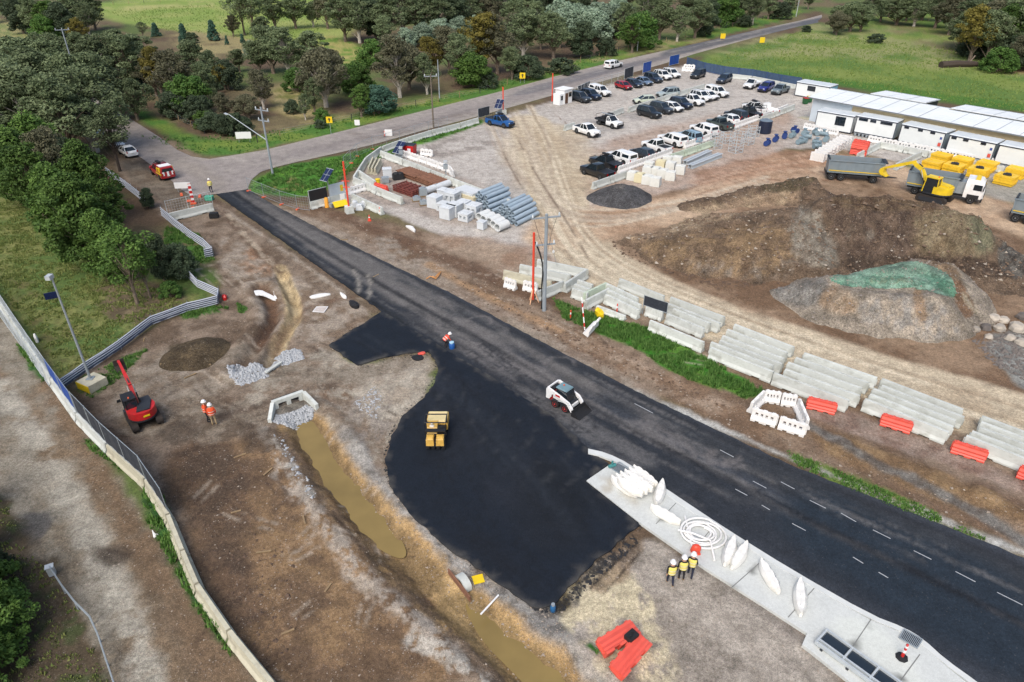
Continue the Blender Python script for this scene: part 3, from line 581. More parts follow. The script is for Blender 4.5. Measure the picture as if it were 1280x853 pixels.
# the freshly laid black pad
PAD = [(478,390),(560,440),(620,475),(690,520),(735,562),(760,581),(733,603),(797,649),(798,657),(740,706),(691,758),(678,762),(664,759),(620,728),(560,685),(520,650),(500,627),(487,605),(482,575),(490,545),(505,520),(530,497),(543,480),(547,465),(544,450),(535,440),(520,441),(480,447),(447,457),(411,432)]
FR = [zone([(500,440),(600,500),(700,580),(720,640),(640,640),(540,560)], (30,36,46), 4, 2, 4, op=.7, c2=(38,42,52), ms=6),
      zone([(520,600),(640,700),(680,740),(600,700)], (26,30,38), 2, 1, 3, op=.7), zone([(640,560),(760,600),(740,680),(660,700)], (24,28,34), 2, 1, 3, op=.6, c2=(30,34,42))]
for k in range(12):
    a = _r.uniform(0, 1); FR.append(zone([(430+a*90,425+a*-20),(520+a*90,480-a*20),(620+a*90,580-a*20),(700+a*60,680-a*30)], (42,48,58) if k % 2 else (22,25,31), .3, .1, 2, w=.3, op=.4, brk=(3,.38,.6), sm=2, seed=k))
EDGE = PAD[12:]+PAD[:13]
FR += [zone(EDGE, (96,92,88), .5, .4, .8, w=.5, op=.55, brk=(.7,.42,.6), sm=0)]
for k in range(7):
    a = k/7; FR.append(zone([(470+a*150,400+a*95),(500+a*130,520+a*80),(560+a*110,640+a*60),(640+a*80,740-a*10)], (20,24,31), .12, .05, 2, w=.14, op=.5, brk=(4,.3,.5), sm=2, seed=k+70))
for k in range(9): FR.append(zone([(560+k*22,470+k*14),(540+k*20,520+k*12)], (66,68,72), .25, .15, .8, w=.3, op=.4, brk=(.8,.42,.6), sm=0, seed=k+90))
sheet('fresh_asphalt_pad', smooth_px(PAD[12:]+PAD[:12], 0), .075, .3, FRESH, FR, base=(25,32,42), thick=.2, edge_jit=.16)

# concrete median slab with its raised kerb
SLAB = [(733,603),(762,583),(790,590),(850,631),(910,671),(988,721),(1086,777),(1126,793),(1151,808),(1178,832),(1215,862),(1330,945),(1250,1000),(1075,866),(1002,808),(1008,794),(955,760),(880,712),(800,656)]
sl_ = [zone([(740,602),(765,590),(800,620),(790,645)], (176,166,150), .5, .5, .7, op=.7, brk=(.6,.4,.6)), zone([(1080,760),(1170,860),(1120,880),(1000,800)], (214,218,214), .5, .3, 1, op=.8)]
for k in range(0): sl_.append(zone([(760+k*60,600+k*36),(800+k*60,640+k*36)], (180,184,182), .8, .6, 1, w=1.6, op=.5, brk=(1,.4,.6), seed=k))
for a, b in (((845,633),(822,655)),((953,705),(915,735)),((1087,780),(1064,813)),((1148,822),(1126,852))): sl_.append(zone([a, b], (120,122,120), .06, 0, 1, w=.09, sm=0))
sheet('concrete_median', SLAB, .15, .35, CONC, sl_, base=(206,210,207), thick=.25)
kb = MB()
KE = smooth_px([(735,563),(758,568),(787,582),(850,625),(910,665),(990,715),(1088,771),(1130,787),(1153,801),(1180,826),(1222,856),(1330,938)], 1)
KI = smooth_px([(735,569),(757,574),(785,588),(847,631),(907,671),(986,720),(1085,776),(1126,792),(1150,807),(1177,831),(1217,861),(1325,944)], 1)
rings = []
for a, b in zip(KE, KI):
    a, b = G(*a), G(*b); rings.append([(a.x,a.y,.0),(a.x,a.y,.13),(a.x*.94+b.x*.06,a.y*.94+b.y*.06,.17),(b.x,b.y,.175),(b.x,b.y,.0)])
kb.loft(rings)
structure(kb.build('kerb', mat('kerb_concrete', C(212,216,214), .85, .08, 1.5, bump=.05)))
jm = MB()
for a, b in (((845,629),(820,655)),((955,699),(914,735)),((1089,774),(1062,814)),((1150,818),(1122,856)),((893,656),(866,690)),((1020,733),(985,772))):
    a, b = G(*a, z=.156), G(*b, z=.156); d = (b-a).normalized(); n = Vector((-d.y, d.x, 0))*.025; jm.add([a-n, b-n, b+n, a+n], [(0,1,2,3)])
structure(jm.build('paving_joint', mat('joint_grey', C(128,130,128), .9, .1, 3)))
# temporary lane dashes
mk = MB()
def dash(a, b, w=.06):
    a, b = G(*a), G(*b); d = (b-a).normalized(); n = Vector((-d.y, d.x, 0))*w/2
    mk.add([a-n+Vector((0,0,.034)), b-n+Vector((0,0,.034)), b+n+Vector((0,0,.034)), a+n+Vector((0,0,.034))], [(0,1,2,3)])
for a, b in (((1051,642),(1070,653)),((1091,663),(1113,674)),((1142,689),(1164,700)),((1194,715),(1219,728)),((1246,741),(1278,757)),((941,602),(958,611)),((1012,626),(1032,636)),((900,563),(917,572)),((976,603),(993,612)),((793,505),(816,517)),((919,612),(934,620)),((990,655),(1007,664)),((952,632),(962,638)),((1066,697),(1079,705)),((1098,716),(1110,723))): dash(a, b)
structure(mk.build('lane_marking', mat('road_paint', C(178,182,186), .6, .2, 6)))
# muddy water standing in the ditch
def water_sheet(px, z):
    pts = [G(*p, z=z) for p in smooth_px(px, 2, True)]
    me = bpy.data.meshes.new('water'); me.from_pydata([tuple(p) for p in pts], [], [tuple(range(len(pts)))]); 
    m = mat('muddy_water', C(142,122,74), .07, .16, .5, spec=.5); me.materials.append(m)
    o = bpy.data.objects.new('water', me); COL.objects.link(o); return structure(o)
water_sheet([(362,540),(388,520),(410,548),(448,602),(480,640),(512,690),(500,702),(455,675),(412,625),(375,575)], -.50)
water_sheet([(575,748),(610,760),(650,790),(700,830),(740,880),(690,890),(640,840),(600,800)], -.52)
# ------------------------------------------------------------------ common materials
M_CONC = mat('barrier_concrete', C(206,211,206), .88, .10, 2.2, bump=.15, dirt=(C(150,150,138), .7), obrand=.09)
M_CONCTAN = mat('old_barrier_concrete', C(196,192,170), .85, .12, 2.2, bump=.1, dirt=(C(150,142,124), .7), obrand=.08)
M_CONCGRN = mat('mossy_barrier_concrete', C(196,210,190), .85, .12, 2.2, bump=.1, dirt=(C(150,164,140), .7))
M_WPLA = mat('white_plastic', C(240,240,238), .5, .05, 2, dirt=(C(205,200,190), .5))
M_RPLA = mat('red_plastic', C(232,92,76), .5, .1, 2, dirt=(C(196,104,88), .5))
M_OPLA = mat('orange_plastic', C(236,104,60), .5, .08, 2)
M_GALV = mat('galvanised_steel', C(170,180,186), .45, .1, 4, metal=.35)
M_GALVL = mat('pale_steel', C(200,208,212), .45, .08, 4, metal=.2)
M_BLACK = mat('black_rubber', C(26,27,30), .7, .2, 3)
M_DARK = mat('dark_steel', C(44,48,54), .55, .2, 3)
M_SHADE = mat('shade_cloth', C(44,50,60), .9, .25, 5, dirt=(C(80,84,90), .6))
M_BLUEC = mat('blue_banner', C(28,74,158), .6, .15, 1.5, dirt=(C(60,100,170), .5))
M_WHITE = mat('white_paint', C(244,246,246), .45, .03, 2)
M_YEL = mat('yellow_paint', C(240,206,30), .45, .08, 3)
M_YELPL = mat('yellow_plastic', C(246,202,52), .5, .1, 2, obrand=.05)
M_GLASS = mat('dark_glass', C(30,40,48), .08, .2, 2, spec=.8)
M_WOOD = mat('timber', C(150,128,96), .85, .2, 5)
M_REDP = mat('red_paint', C(206,38,36), .4, .08, 3)
M_PANEL = mat('solar_cells', C(26,38,74), .15, .2, 6, spec=.8)

# ------------------------------------------------------------------ concrete barriers
BP = [(-.3,0),(-.3,.13),(-.17,.36),(-.11,.95),(.11,.95),(.17,.36),(.3,.13),(.3,0)]
BPS = [(-.3,.09),(-.3,.13),(-.17,.36),(-.11,.95),(.11,.95),(.17,.36),(.3,.13),(.3,.09)]
def conc_mesh():
    b = MB(); L = 2.0
    for x0, x1, p in ((-L,-1.35,BP),(-1.35,-.85,BPS),(-.85,.85,BP),(.85,1.35,BPS),(1.35,L,BP)): b.prism(p, x0, x1)
    b.box(.05,.12,.5,(L+.025,0,.25)); b.box(.05,.12,.5,(-L-.025,0,.25))          # joint keys
    o = b.build('concrete_barrier', M_CONC); me = o.data; bpy.data.objects.remove(o); return me
ME_CONC = conc_mesh()
def cbar(a, b, label, group, m=None, z=0, scale_z=1.0):
    """one concrete barrier from world point a to b"""
    d = b-a; o = bpy.data.objects.new('concrete_barrier', ME_CONC); COL.objects.link(o)
    o.location = ((a.x+b.x)/2, (a.y+b.y)/2, z); o.rotation_euler = (0, 0, math.atan2(d.y, d.x) + (math.pi if rnd.random() < .5 else 0))
    o.scale = ((d.length-.06)/4.1, 1, scale_z)
    if m: o.material_slots[0].link = 'OBJECT'; o.material_slots[0].material = m
    return tag(o, label, 'concrete barrier', group)
def chain(px, label, group, unit=4.0, m=None, scale_z=1.0):
    pts = [G(*p) for p in px]
    for a, b in zip(pts, pts[1:]):
        n = max(1, round((b-a).length/unit))
        for k in range(n): cbar(a.lerp(b, k/n), a.lerp(b, (k+1)/n), label, group, m, scale_z=scale_z)
def block(fl, fr, bl, rows, label, group, jit=.25, n=1, m=None):
    a, b, c = G(*fl), G(*fr), G(*bl); ex = (b-a).normalized(); ey = Vector((-ex.y, ex.x, 0))
    dp = (c-a); w = dp.dot(ey); sh = dp.dot(ex); step = max(.62, w/max(1, rows-1)); L = (b-a).length/n
    for r in range(rows):
        o = a + ey*step*r + ex*(sh*r/max(1, rows-1) + rnd.uniform(-jit, jit))
        for k in range(n): cbar(o + ex*(L*k), o + ex*(L*(k+1)), label, group, m, scale_z=rnd.uniform(.97, 1.03))
g_ = 'concrete barriers stored along the haul road'
block((1076,511),(1183,555),(1100,487),5, 'pale concrete barrier in the block behind the second red barrier from the left', g_)
block((967,480),(1063,516),(1001,453),5, 'pale concrete barrier in the block behind the leftmost red barrier', g_)
block((1200,557),(1350,617),(1222,533),5, 'pale concrete barrier in the block cut by the right edge of the photo', g_)
block((811,412),(880,441),(811,412),1, 'concrete barrier beside the tall grass strip, left of the longest block', g_)
block((882,445),(962,477),(899,431),4, 'weathered concrete barrier in the block beside the end of the grass strip', g_)
block((834,404),(882,424),(838,396),2, 'short concrete barrier in the tight rows in the middle of the stored blocks', g_)
block((832,390),(902,417),(838,383),2, 'white concrete barrier in the rows just right of the dark mesh screen', g_)
block((908,424),(985,455),(914,416),2, 'white concrete barrier with a green stain in the rows beside the haul road', g_)
block((757,379),(800,400),(757,365),3, 'concrete barrier in the leftmost block, next to the tall grass', g_, m=None)
block((772,358),(829,381),(772,358),1, 'lone concrete barrier standing behind the dark mesh screen', g_)
block((808,394),(830,402),(808,394),1, 'short concrete barrier carrying the dark mesh screen', g_)
g_ = 'concrete barriers round the power pole'
block((650,341),(715,355),(673,335),2, 'white concrete barrier in the pair behind the tall grey power pole', g_)
chain([(629,348),(690,363)], 'long tan concrete barrier behind the white plastic barriers and orange pole', g_, 12, M_CONCTAN)
chain([(671,376),(704,362)], 'slanting concrete barrier at the foot of the power pole', g_, 9)
chain([(705,366),(733,347)], 'concrete barrier slanting up beside the small barrier pair', g_, 9)
block((712,370),(732,377),(719,360),3, 'short concrete barrier in the small block above the tall grass', g_)
chain([(729,378),(758,364)], 'greenish concrete barrier slanting beside the white slanted one', g_, 9, M_CONCGRN)
chain([(731,387),(761,371)], 'white concrete barrier slanting down to the tall grass', g_, 9)
chain([(745,387),(782,401)], 'low concrete kerb barrier half hidden by the tall grass', g_, 9, None, .5)
g_ = 'concrete barrier walls round the pipe yard'
chain([(443,229),(458,205),(477,191)], 'concrete barrier in the bent wall at the left corner of the pipe yard', g_)
chain([(478,191),(508,180),(540,170),(575,161),(598,154)], 'concrete barrier in the wall along the roadside grass verge', g_, 4, M_CONC)
chain([(476,196),(505,207),(540,221),(575,235),(604,246),(640,260)], 'concrete barrier in the wall behind the rusty steel stacks and pipes', g_)
chain([(443,230),(472,243),(504,256)], 'concrete barrier in the wall in front of the yellow bin', g_)
chain([(449,221),(470,235)], 'concrete barrier just behind the wall with the yellow bin', g_)
chain([(441,251),(479,269)], 'concrete barrier in the short wall by the tall red post', g_)
for k in range(3):
    cbar(G(461+k*4,218+k*.6), G(467+k*4.6,204+k*.8), 'short concrete barrier in the bay of three inside the barrier corner', 'three barriers in the yard corner', M_CONCTAN)
chain([(388,262),(434,250)], 'concrete barrier carrying the black and grey sign boards', 'barriers under the sign boards')
chain([(211,277),(268,263)], 'concrete barrier across the old lane beneath the mesh gate', 'barriers across the old lane', 5)
g_ = 'concrete barriers round the car park'
chain([(740,237),(783,222)], 'concrete barrier in the wall holding back the black gravel heap', g_)
chain([(838,201),(870,190),(893,182)], 'pale green concrete barrier between the cars and the steel beams', g_, 4, M_CONCGRN)
chain([(950,153),(992,137)], 'concrete barrier behind the dark water tank', g_, 5)
chain([(705,164),(718,160)], 'white concrete barrier behind the first white pickup', g_, 5)
chain([(761,148),(779,141)], 'concrete barrier behind the white pickup with the black tray', g_, 5)
chain([(785,141),(812,132),(860,117),(880,111)], 'concrete barrier in the line between the two middle rows of cars', g_, 5)
chain([(905,97),(940,101),(975,108),(1000,113)], 'concrete barrier beneath the blue mesh fence', g_, 5)
chain([(1099,185),(1160,197),(1220,210),(1290,224)], 'concrete barrier in the wall in front of the site offices', 'bay walls before the offices', 4)
chain([(1099,185),(1070,200)], 'concrete barrier in the bay wall beside the red barrier stack', 'bay walls before the offices', 4)
chain([(1150,197),(1118,213)], 'concrete barrier in the bay wall behind the yellow excavator boom', 'bay walls before the offices', 4)

# ------------------------------------------------------------------ plastic barriers
def wpl_mesh():
    """white water-filled barrier: foot, posts round see-through slots, scalloped cap"""
    b = MB(); L = 1.0
    b.prism([(-.28,0),(-.28,.2),(-.14,.42),(.14,.42),(.28,.2),(.28,0)], -L, -.62); b.prism([(-.28,.1),(-.28,.2),(-.14,.42),(.14,.42),(.28,.2),(.28,.1)], -.62, -.3)
    b.prism([(-.28,0),(-.28,.2),(-.14,.42),(.14,.42),(.28,.2),(.28,0)], -.3, .3); b.prism([(-.28,.1),(-.28,.2),(-.14,.42),(.14,.42),(.28,.2),(.28,.1)], .3, .62)
    b.prism([(-.28,0),(-.28,.2),(-.14,.42),(.14,.42),(.28,.2),(.28,0)], .62, L)
    for x0, x1 in ((-L,-.72),(-.5,-.28),(-.1,.1),(.28,.5),(.72,L)): b.prism([(-.13,.42),(-.11,.72),(.11,.72),(.13,.42)], x0, x1)
    b.prism([(-.11,.72),(-.1,.95),(.1,.95),(.11,.72)], -L, L)
    for x in (-.7, 0, .7): b.box(.36,.16,.09,(x,0,.95), tx=.7, ty=.7)
    b.tube((L+.03,0,.1),(L+.03,0,.9),.06,8)
    o = b.build('plastic_barrier', M_WPLA); me = o.data; bpy.data.objects.remove(o); return me
ME_WPL = wpl_mesh()
def wpl(a, b, label, group, z=0, rot=None, m=None, cat='plastic barrier'):
    d = b-a; o = bpy.data.objects.new('plastic_barrier', ME_WPL); COL.objects.link(o)
    o.location = ((a.x+b.x)/2, (a.y+b.y)/2, z); o.rotation_euler = rot or (0, 0, math.atan2(d.y, d.x)); o.scale = (d.length/2.08, 1, 1)
    if m: o.material_slots[0].link = 'OBJECT'; o.material_slots[0].material = m
    return tag(o, label, cat, group)
def wchain(px, label, group, unit=2.05, jit=0.0):
    pts = [G(*p) for p in px]
    for a, b in zip(pts, pts[1:]):
        n = max(1, round((b-a).length/unit)); nn = Vector((-(b-a).y, (b-a).x, 0)).normalized()
        for k in range(n):
            j0, j1 = rnd.uniform(-jit, jit), rnd.uniform(-jit, jit)
            wpl(a.lerp(b, k/n)+nn*j0, a.lerp(b, (k+1)/n)+nn*j1, label, group)
g_ = 'white plastic barriers round the car park'
wchain([(773,217),(806,205),(839,193)], 'white slotted plastic barrier in the run behind the black pickups', g_, jit=.06)
wchain([(855,186),(889,174)], 'white slotted plastic barrier in the run behind the silver canopy car', g_, jit=.06)
wchain([(910,164),(940,153),(966,144),(984,137)], 'white slotted plastic barrier in the run leading to the dark tank', g_, jit=.06)
wchain([(504,196),(535,206),(562,216),(566,222)], 'white plastic barrier in the run beside the red bin', 'white plastic barriers by the red bin', jit=.1)
wchain([(526,194),(541,196)], 'white plastic barrier in the loose pair on the hardstand', 'loose white barriers on the hardstand')
wchain([(852,89),(866,90)], 'white plastic barrier in the cluster at the end of the top row of cars', 'white barriers at the car park corner', jit=.3)
wchain([(854,86),(868,87)], 'white plastic barrier in the cluster at the end of the top row of cars', 'white barriers at the car park corner', jit=.3)
wchain([(1004,161),(1047,170)], 'white slotted plastic barrier before the first site office', 'white plastic barrier line before the offices', jit=.05)
wchain([(1084,177),(1120,184),(1200,199),(1285,216)], 'white slotted plastic barrier in the long line before the other offices', 'white plastic barrier line before the offices', jit=.05)
wchain([(436,244),(457,238)], 'white slotted plastic barrier beside the tall red post', 'white barriers by the red post')
for a, b, l in (((631,358),(645,363), 'left white plastic barrier before the tan wall'), ((654,362),(672,366), 'white plastic barrier behind the foot of the orange pole')): wpl(G(*a), G(*b), l, None)
o = wpl(G(731,421), G(744,407), 'white plastic barrier leaning alone at the edge of the tall grass', None, z=.1); o.rotation_euler = (math.radians(28), 0, heading((731,421),(744,407)))
# ring of white barriers round the open pit
for k, (a, b) in enumerate((((937,517),(953,501)),((954,501),(974,504)),((975,505),(994,508)),((996,511),(1007,538)),((938,523),(970,533)),((972,534),(1006,545)))):
    o = wpl(G(*a), G(*b), 'white plastic barrier in the ring round the open pit', 'ring of white barriers round the pit')
# white stack before the offices: two piles, four layers
a, b = G(1018,203), G(1057,178); ex = (b-a); n = Vector((-ex.y, ex.x, 0)).normalized()
for lay in range(3):
    for k in range(9):
        c = a.lerp(b, (k+.5)/9); wpl(c-n*1.02, c+n*1.02, 'white plastic barrier in the long stack beside the red stack', 'stacked white plastic barriers', z=.02+lay*.45).rotation_euler = (math.radians(90), 0, math.atan2(n.y, n.x))
# barriers lying about on the concrete median
def boat(name='plastic_barrier'):
    """a water barrier lying on its side: long pale hull, scalloped along one edge, tapering to the ends"""
    b = MB(); R = []
    for k in range(13):
        t = k/12; x = -1.05+2.1*t; w = .27*(1-abs(2*t-1)**2.6)+.05; s = .07 if k % 3 == 1 else 0
        R.append([(x,-w,.03),(x,-w-.02,.16),(x,-w*.7,.36),(x,w*.55,.42-s),(x,w+.03-s,.2),(x,w,.03)])
    b.loft(R)
    for x in (-.55,0,.55): b.box(.2,.12,.05,(x,.02,.36))
    return b
bo = boat().build('plastic_barrier', mat('cream_plastic', C(242,241,235), .5, .06, 3, dirt=(C(214,208,192), .6)), smooth=True); ME_BOAT = bo.data; bpy.data.objects.remove(bo)
def boat_at(a, b, label, group=None, z=.15, roll=0):
    o = bpy.data.objects.new('plastic_barrier', ME_BOAT); COL.objects.link(o); a, b = G(*a, z=z), G(*b, z=z); d = b-a
    o.location = (a+b)/2; o.rotation_euler = (roll, 0, math.atan2(d.y, d.x)); o.scale = (d.length/2.1, 1.05, 1.05)
    return tag(o, label, 'plastic barrier', group)
boat_at((905,709),(917,675), 'left of the two white barriers lying beside the hose coil')
boat_at((914,713),(933,682), 'right of the two white barriers lying beside the hose coil')
boat_at((950,704),(973,744), 'white barrier lying alone in the middle of the median')
boat_at((999,728),(1000,772), 'white barrier lying nearest the cable tray, with a faded mark')
boat_at((820,633),(828,604), 'white barrier lying up the median kerb with its tip pointing to the road')
boat_at((813,636),(850,657), 'white scalloped barrier lying in front of the hose coil')
for k in range(6): boat_at((764+k*5.5,600-k*2.6),(796+k*5.0,623-k*2.6), 'white barrier in the bundle lying by the median nose', 'bundle of white barriers on the median', z=.15+.0*k)
for k in range(3): boat_at((772+k*6.5,602-k*3),(803+k*6,622-k*3), 'white barrier on top of the bundle by the median nose', 'bundle of white barriers on the median', z=.55)

def red_mesh():
    b = MB(); L = 1.0
    pr = [(-.3,0),(-.3,.12),(-.24,.2),(-.26,.3),(-.19,.42),(-.21,.55),(-.13,.72),(-.13,.86),(.13,.86),(.13,.72),(.21,.55),(.19,.42),(.26,.3),(.24,.2),(.3,.12),(.3,0)]
    b.prism(pr, -L, -.55); b.prism([(p[0], max(p[1], .1)) for p in pr], -.55, -.2); b.prism(pr, -.2, .2); b.prism([(p[0], max(p[1], .1)) for p in pr], .2, .55); b.prism(pr, .55, L)
    for x in (-.8,-.27,.27,.8): b.box(.16,.2,.07,(x,0,.86), tx=.8, ty=.8)
    b.box(.07,.14,.6,(L+.035,0,.15)); b.box(.07,.14,.6,(-L-.035,0,.15))
    return b.build('plastic_barrier', M_RPLA)
rb0 = red_mesh(); ME_RED = rb0.data; bpy.data.objects.remove(rb0)
def red(a, b, label, group=None, z=0, rot=None, L=None):
    o = bpy.data.objects.new('plastic_barrier', ME_RED); COL.objects.link(o); d = b-a
    o.location = ((a.x+b.x)/2, (a.y+b.y)/2, z); o.rotation_euler = rot or (0, 0, math.atan2(d.y, d.x)); o.scale = (d.length/2.1, 1, 1)
    return tag(o, label, 'plastic barrier', group)
g_ = 'red plastic barriers before the concrete blocks'
red(G(1007,508), G(1044,517), 'leftmost red plastic barrier before the stored concrete barriers', g_)
red(G(1099,529), G(1138,541), 'second red plastic barrier from the left before the concrete barriers', g_)
red(G(1187,563), G(1231,577), 'third red plastic barrier from the left before the concrete barriers', g_)
red(G(1270,594), G(1310,611), 'red plastic barrier cut by the right edge of the photo', g_)
red(G(756,827), G(800,799), 'left red plastic barrier lying under the black batteries', None, z=.32, rot=(math.radians(-74), 0, heading((756,827),(800,799))))
red(G(777,857), G(813,813), 'right red plastic barrier lying across the corner of the other', None, z=.34, rot=(math.radians(-70), 0, heading((777,857),(813,813))))
red(G(469,236), G(485,241), 'small red plastic barrier behind the wall with the yellow bin', None)
a, b = G(1062,192), G(1082,196)
for k in range(3):
    for l in range(2): red(a+Vector((k*.5,k*.85,0)), b+Vector((k*.5,k*.85,0)), 'red plastic barrier in the stack beside the white stack', 'stacked red plastic barriers', z=l*.9)

# ------------------------------------------------------------------ fences
def mesh_panel(b, p, q, z0, z1, cloth=1, frame=0, wires=True):
    p, q = Vector(p), Vector(q)
    for z in (z0, z1): b.tube((p.x,p.y,z),(q.x,q.y,z),.022,6,mi=frame)
    b.tube((p.x,p.y,z0-.1),(p.x,p.y,z1),.022,6,mi=frame); b.tube((q.x,q.y,z0-.1),(q.x,q.y,z1),.022,6,mi=frame)
    if wires:
        L = (q-p).length; n = int(L/.3)
        for k in range(1, n): r = p.lerp(q, k/n); b.tube((r.x,r.y,z0),(r.x,r.y,z1),.007,4,mi=frame,cap=False)
        for k in range(1, 5): z = z0+(z1-z0)*k/5; b.tube((p.x,p.y,z),(q.x,q.y,z),.007,4,mi=frame,cap=False)
def cloth_panel(b, p, q, z0, z1, mi=1, sag=.03):
    p, q = Vector(p), Vector(q); d = (q-p).normalized(); n = Vector((-d.y, d.x, 0)); L = (q-p).length; m = max(2, int(L/.4))
    R = []
    for k in range(m+1):
        r = p.lerp(q, k/m); off = n*(sag*math.sin(k*1.9+p.x)+.006)
        R.append([(r.x+off.x-n.x*.006, r.y+off.y-n.y*.006, z0+.02), (r.x+off.x+n.x*.006, r.y+off.y+n.y*.006, z0+.02), (r.x+off.x*1.3+n.x*.006, r.y+off.y*1.3+n.y*.006, z1-.03), (r.x+off.x*1.3-n.x*.006, r.y+off.y*1.3-n.y*.006, z1-.03)])
    b.loft(R, mi)
# boundary barrier along the lane, with the panels that stand on it
LANE = [(-60,300),(0,380),(33,430),(68,482),(100,527),(138,566),(186,610),(214,655),(232,700),(250,742),(290,800),(345,868),(400,930)]
g_ = 'concrete barriers along the gravel lane'
BLAB = {0:'concrete barrier at the far end of the lane wall', 3:'concrete barrier below the blue banner', 4:'concrete barrier below the black shade cloth', 7:'bare concrete barrier along the lane beside green weeds', 9:'concrete barrier in the lane wall near the bottom of the photo'}
def blab(k): return BLAB[max(i for i in BLAB if i <= k)]
for k in range(len(LANE)-1):
    a, b = G(*LANE[k]), G(*LANE[k+1]); n = max(1, round((b-a).length/4.2))
    for q in range(n): cbar(a.lerp(b, q/n), a.lerp(b, (q+1)/n), blab(k), g_, M_CONCTAN if k > 4 else None, scale_z=.84)
def fence(name, label, px, z0, z1, cloth=None, clothm=M_SHADE, group=None, posts=True, framem=M_GALVL, wires=True, foot=False, cat='fence', step=2.4):
    pts = [G(*p) for p in px]; t = thing(name, label, cat, pts[0], 0, group); o = pts[0]
    for a, b in zip(pts, pts[1:]):
        n = max(1, round((b-a).length/step))
        for k in range(n):
            p, q = a.lerp(b, k/n)-o, a.lerp(b, (k+1)/n)-o
            m = MB(); mesh_panel(m, p, q, z0, z1, wires=wires and not cloth); m.build('fence_panel', framem, t)
            if cloth: c = MB(); cloth_panel(c, p, q, z0, z0+(z1-z0)*cloth, 0); c.build('shade_cloth' if clothm is M_SHADE else 'banner', clothm, t)
            if foot: f = MB(); f.box(.6,.22,.13,(p.x,p.y,0), math.atan2((q-p).y,(q-p).x)+1.57, tx=.85, ty=.8); f.build('foot_block', M_OPLA, t)
            if posts: f = MB(); f.tube((p.x,p.y,0),(p.x,p.y,z1+.06),.035,6); f.build('post', framem, t)
    return t
fence('banner_fence', 'blue banner fence standing on the lane barrier', [(68,482),(100,526)], .9, 2.6, 1, M_BLUEC, framem=M_GALV, step=3.0)
fence('shade_cloth_fence', 'black shade cloth fence in steel frames on the lane barrier', [(102,528),(138,566),(186,610),(214,652)], .9, 2.65, 1, M_SHADE, framem=M_GALV, step=3.1)
fence('mesh_fence', 'open wire mesh fence on the far part of the lane barrier', [(-60,300),(0,380),(33,430),(67,480)], .9, 2.5, None, framem=M_GALVL, step=3.0)
fence('mesh_fence', 'leaning second row of wire mesh beside the far lane barrier', [(-30,352),(0,396),(30,438),(62,484)], .1, 1.9, None, framem=M_GALVL, step=2.6)
t = fence('mesh_fence', 'temporary mesh fence on orange feet along the roadside verge', [(431,213),(447,196),(466,187),(500,178),(536,167),(560,160)], .12, 1.9, None, framem=M_GALV, foot=True, step=3)
fence('mesh_fence', 'temporary mesh fence on orange feet beside the far road edge', [(311,239),(330,247),(352,256),(372,262),(387,264)], .12, 1.8, None, framem=M_GALV, foot=True, step=3)
fence('mesh_fence', 'mesh panel fence standing on the barrier across the old lane', [(212,276),(238,270),(268,263)], .9, 2.4, None, framem=M_GALVL, step=3.5)
fence('blue_mesh_fence', 'blue shade mesh fence along the far side of the car park', [(858,83),(880,90),(905,95),(940,99),(975,106),(1000,110)], .2, 2.0, 1, mat('blue_grey_mesh', C(66,88,116), .8, .2, 2), framem=mat('blue_steel', C(24,70,150), .5, .1, 3), step=3.2)
fence('blue_mesh_fence', 'short blue banner fence beside the dark suv in the top row', [(803,93),(813,90)], .3, 2.4, 1, M_BLUEC, step=4)
fence('blue_mesh_fence', 'short blue banner fence beside the white barrier cluster', [(836,84),(848,81)], .3, 2.4, 1, M_BLUEC, step=4)
fence('shade_cloth_fence', 'grey shade cloth screen behind the dark hatchback', [(780,101),(791,97)], .3, 2.4, 1, M_SHADE, step=4)
fence('mesh_fence', 'wire mesh fence along the top edge of the car park', [(718,122),(742,112),(764,105),(780,101)], .1, 1.9, None, framem=M_GALVL, step=3)
fence('shade_cloth_fence', 'black shade cloth screen behind the white canopy pickup', [(722,119),(737,112)], .2, 1.7, 1, M_SHADE, step=4)
fence('shade_cloth_fence', 'dark mesh screen in a frame among the stored barriers', [(803,393),(832,403)], .95, 1.95, 1, M_SHADE, framem=M_GALV, step=5)
fence('shade_cloth_fence', 'grey screen with yellow sign beside the blue pickup', [(598,154),(612,150)], .9, 2.4, 1, M_SHADE, framem=M_GALV, step=5)
# three-rail webbing fences round the paddock corner
M_RAIL = mat('webbing_rail', C(206,214,226), .6, .1, 6); M_RAILD = mat('webbing_mesh', C(92,98,116), .9, .15, 8)
def rail_fence(label, px, h=1.15, rails=5, group=None):
    pts = [G(*p) for p in px]; o = pts[0]; t = thing('rail_fence', label, 'fence', o, 0, group)
    m = MB(); c = MB()
    for k in range(rails):
        z = .12+(h-.12)*k/(rails-1); pl = []
        for a, b in zip(pts, pts[1:]):
            n = max(2, int((b-a).length/1.2))
            for q in range(n): r = a.lerp(b, q/n)-o; pl.append((r.x+rnd.uniform(-.02,.02)+k*.05, r.y-k*.05, z+rnd.uniform(-.03,.03)))
        r = pts[-1]-o; pl.append((r.x+k*.05, r.y-k*.05, z)); m.path(pl, .045, 6)
    m.build('rail', M_RAIL, t)
    for a, b in zip(pts, pts[1:]): cloth_panel(c, a-o+Vector((.06,.06,0)), b-o+Vector((.06,.06,0)), .06, h-.05, 0, .02)
    c.build('netting', M_RAILD, t)
    for a, b in zip(pts, pts[1:]):
        n = max(1, int((b-a).length/2.2))
        for q in range(n+1): ps = MB(); r = a.lerp(b, q/n)-o; ps.tube((r.x+.1,r.y+.1,0),(r.x+.1,r.y+.1,h+.15),.03,5); ps.build('post', M_GALV, t)
rail_fence('white railed netting fence running from the trees to the mesh gate', [(133,218),(158,236),(187,259)], 1.1)
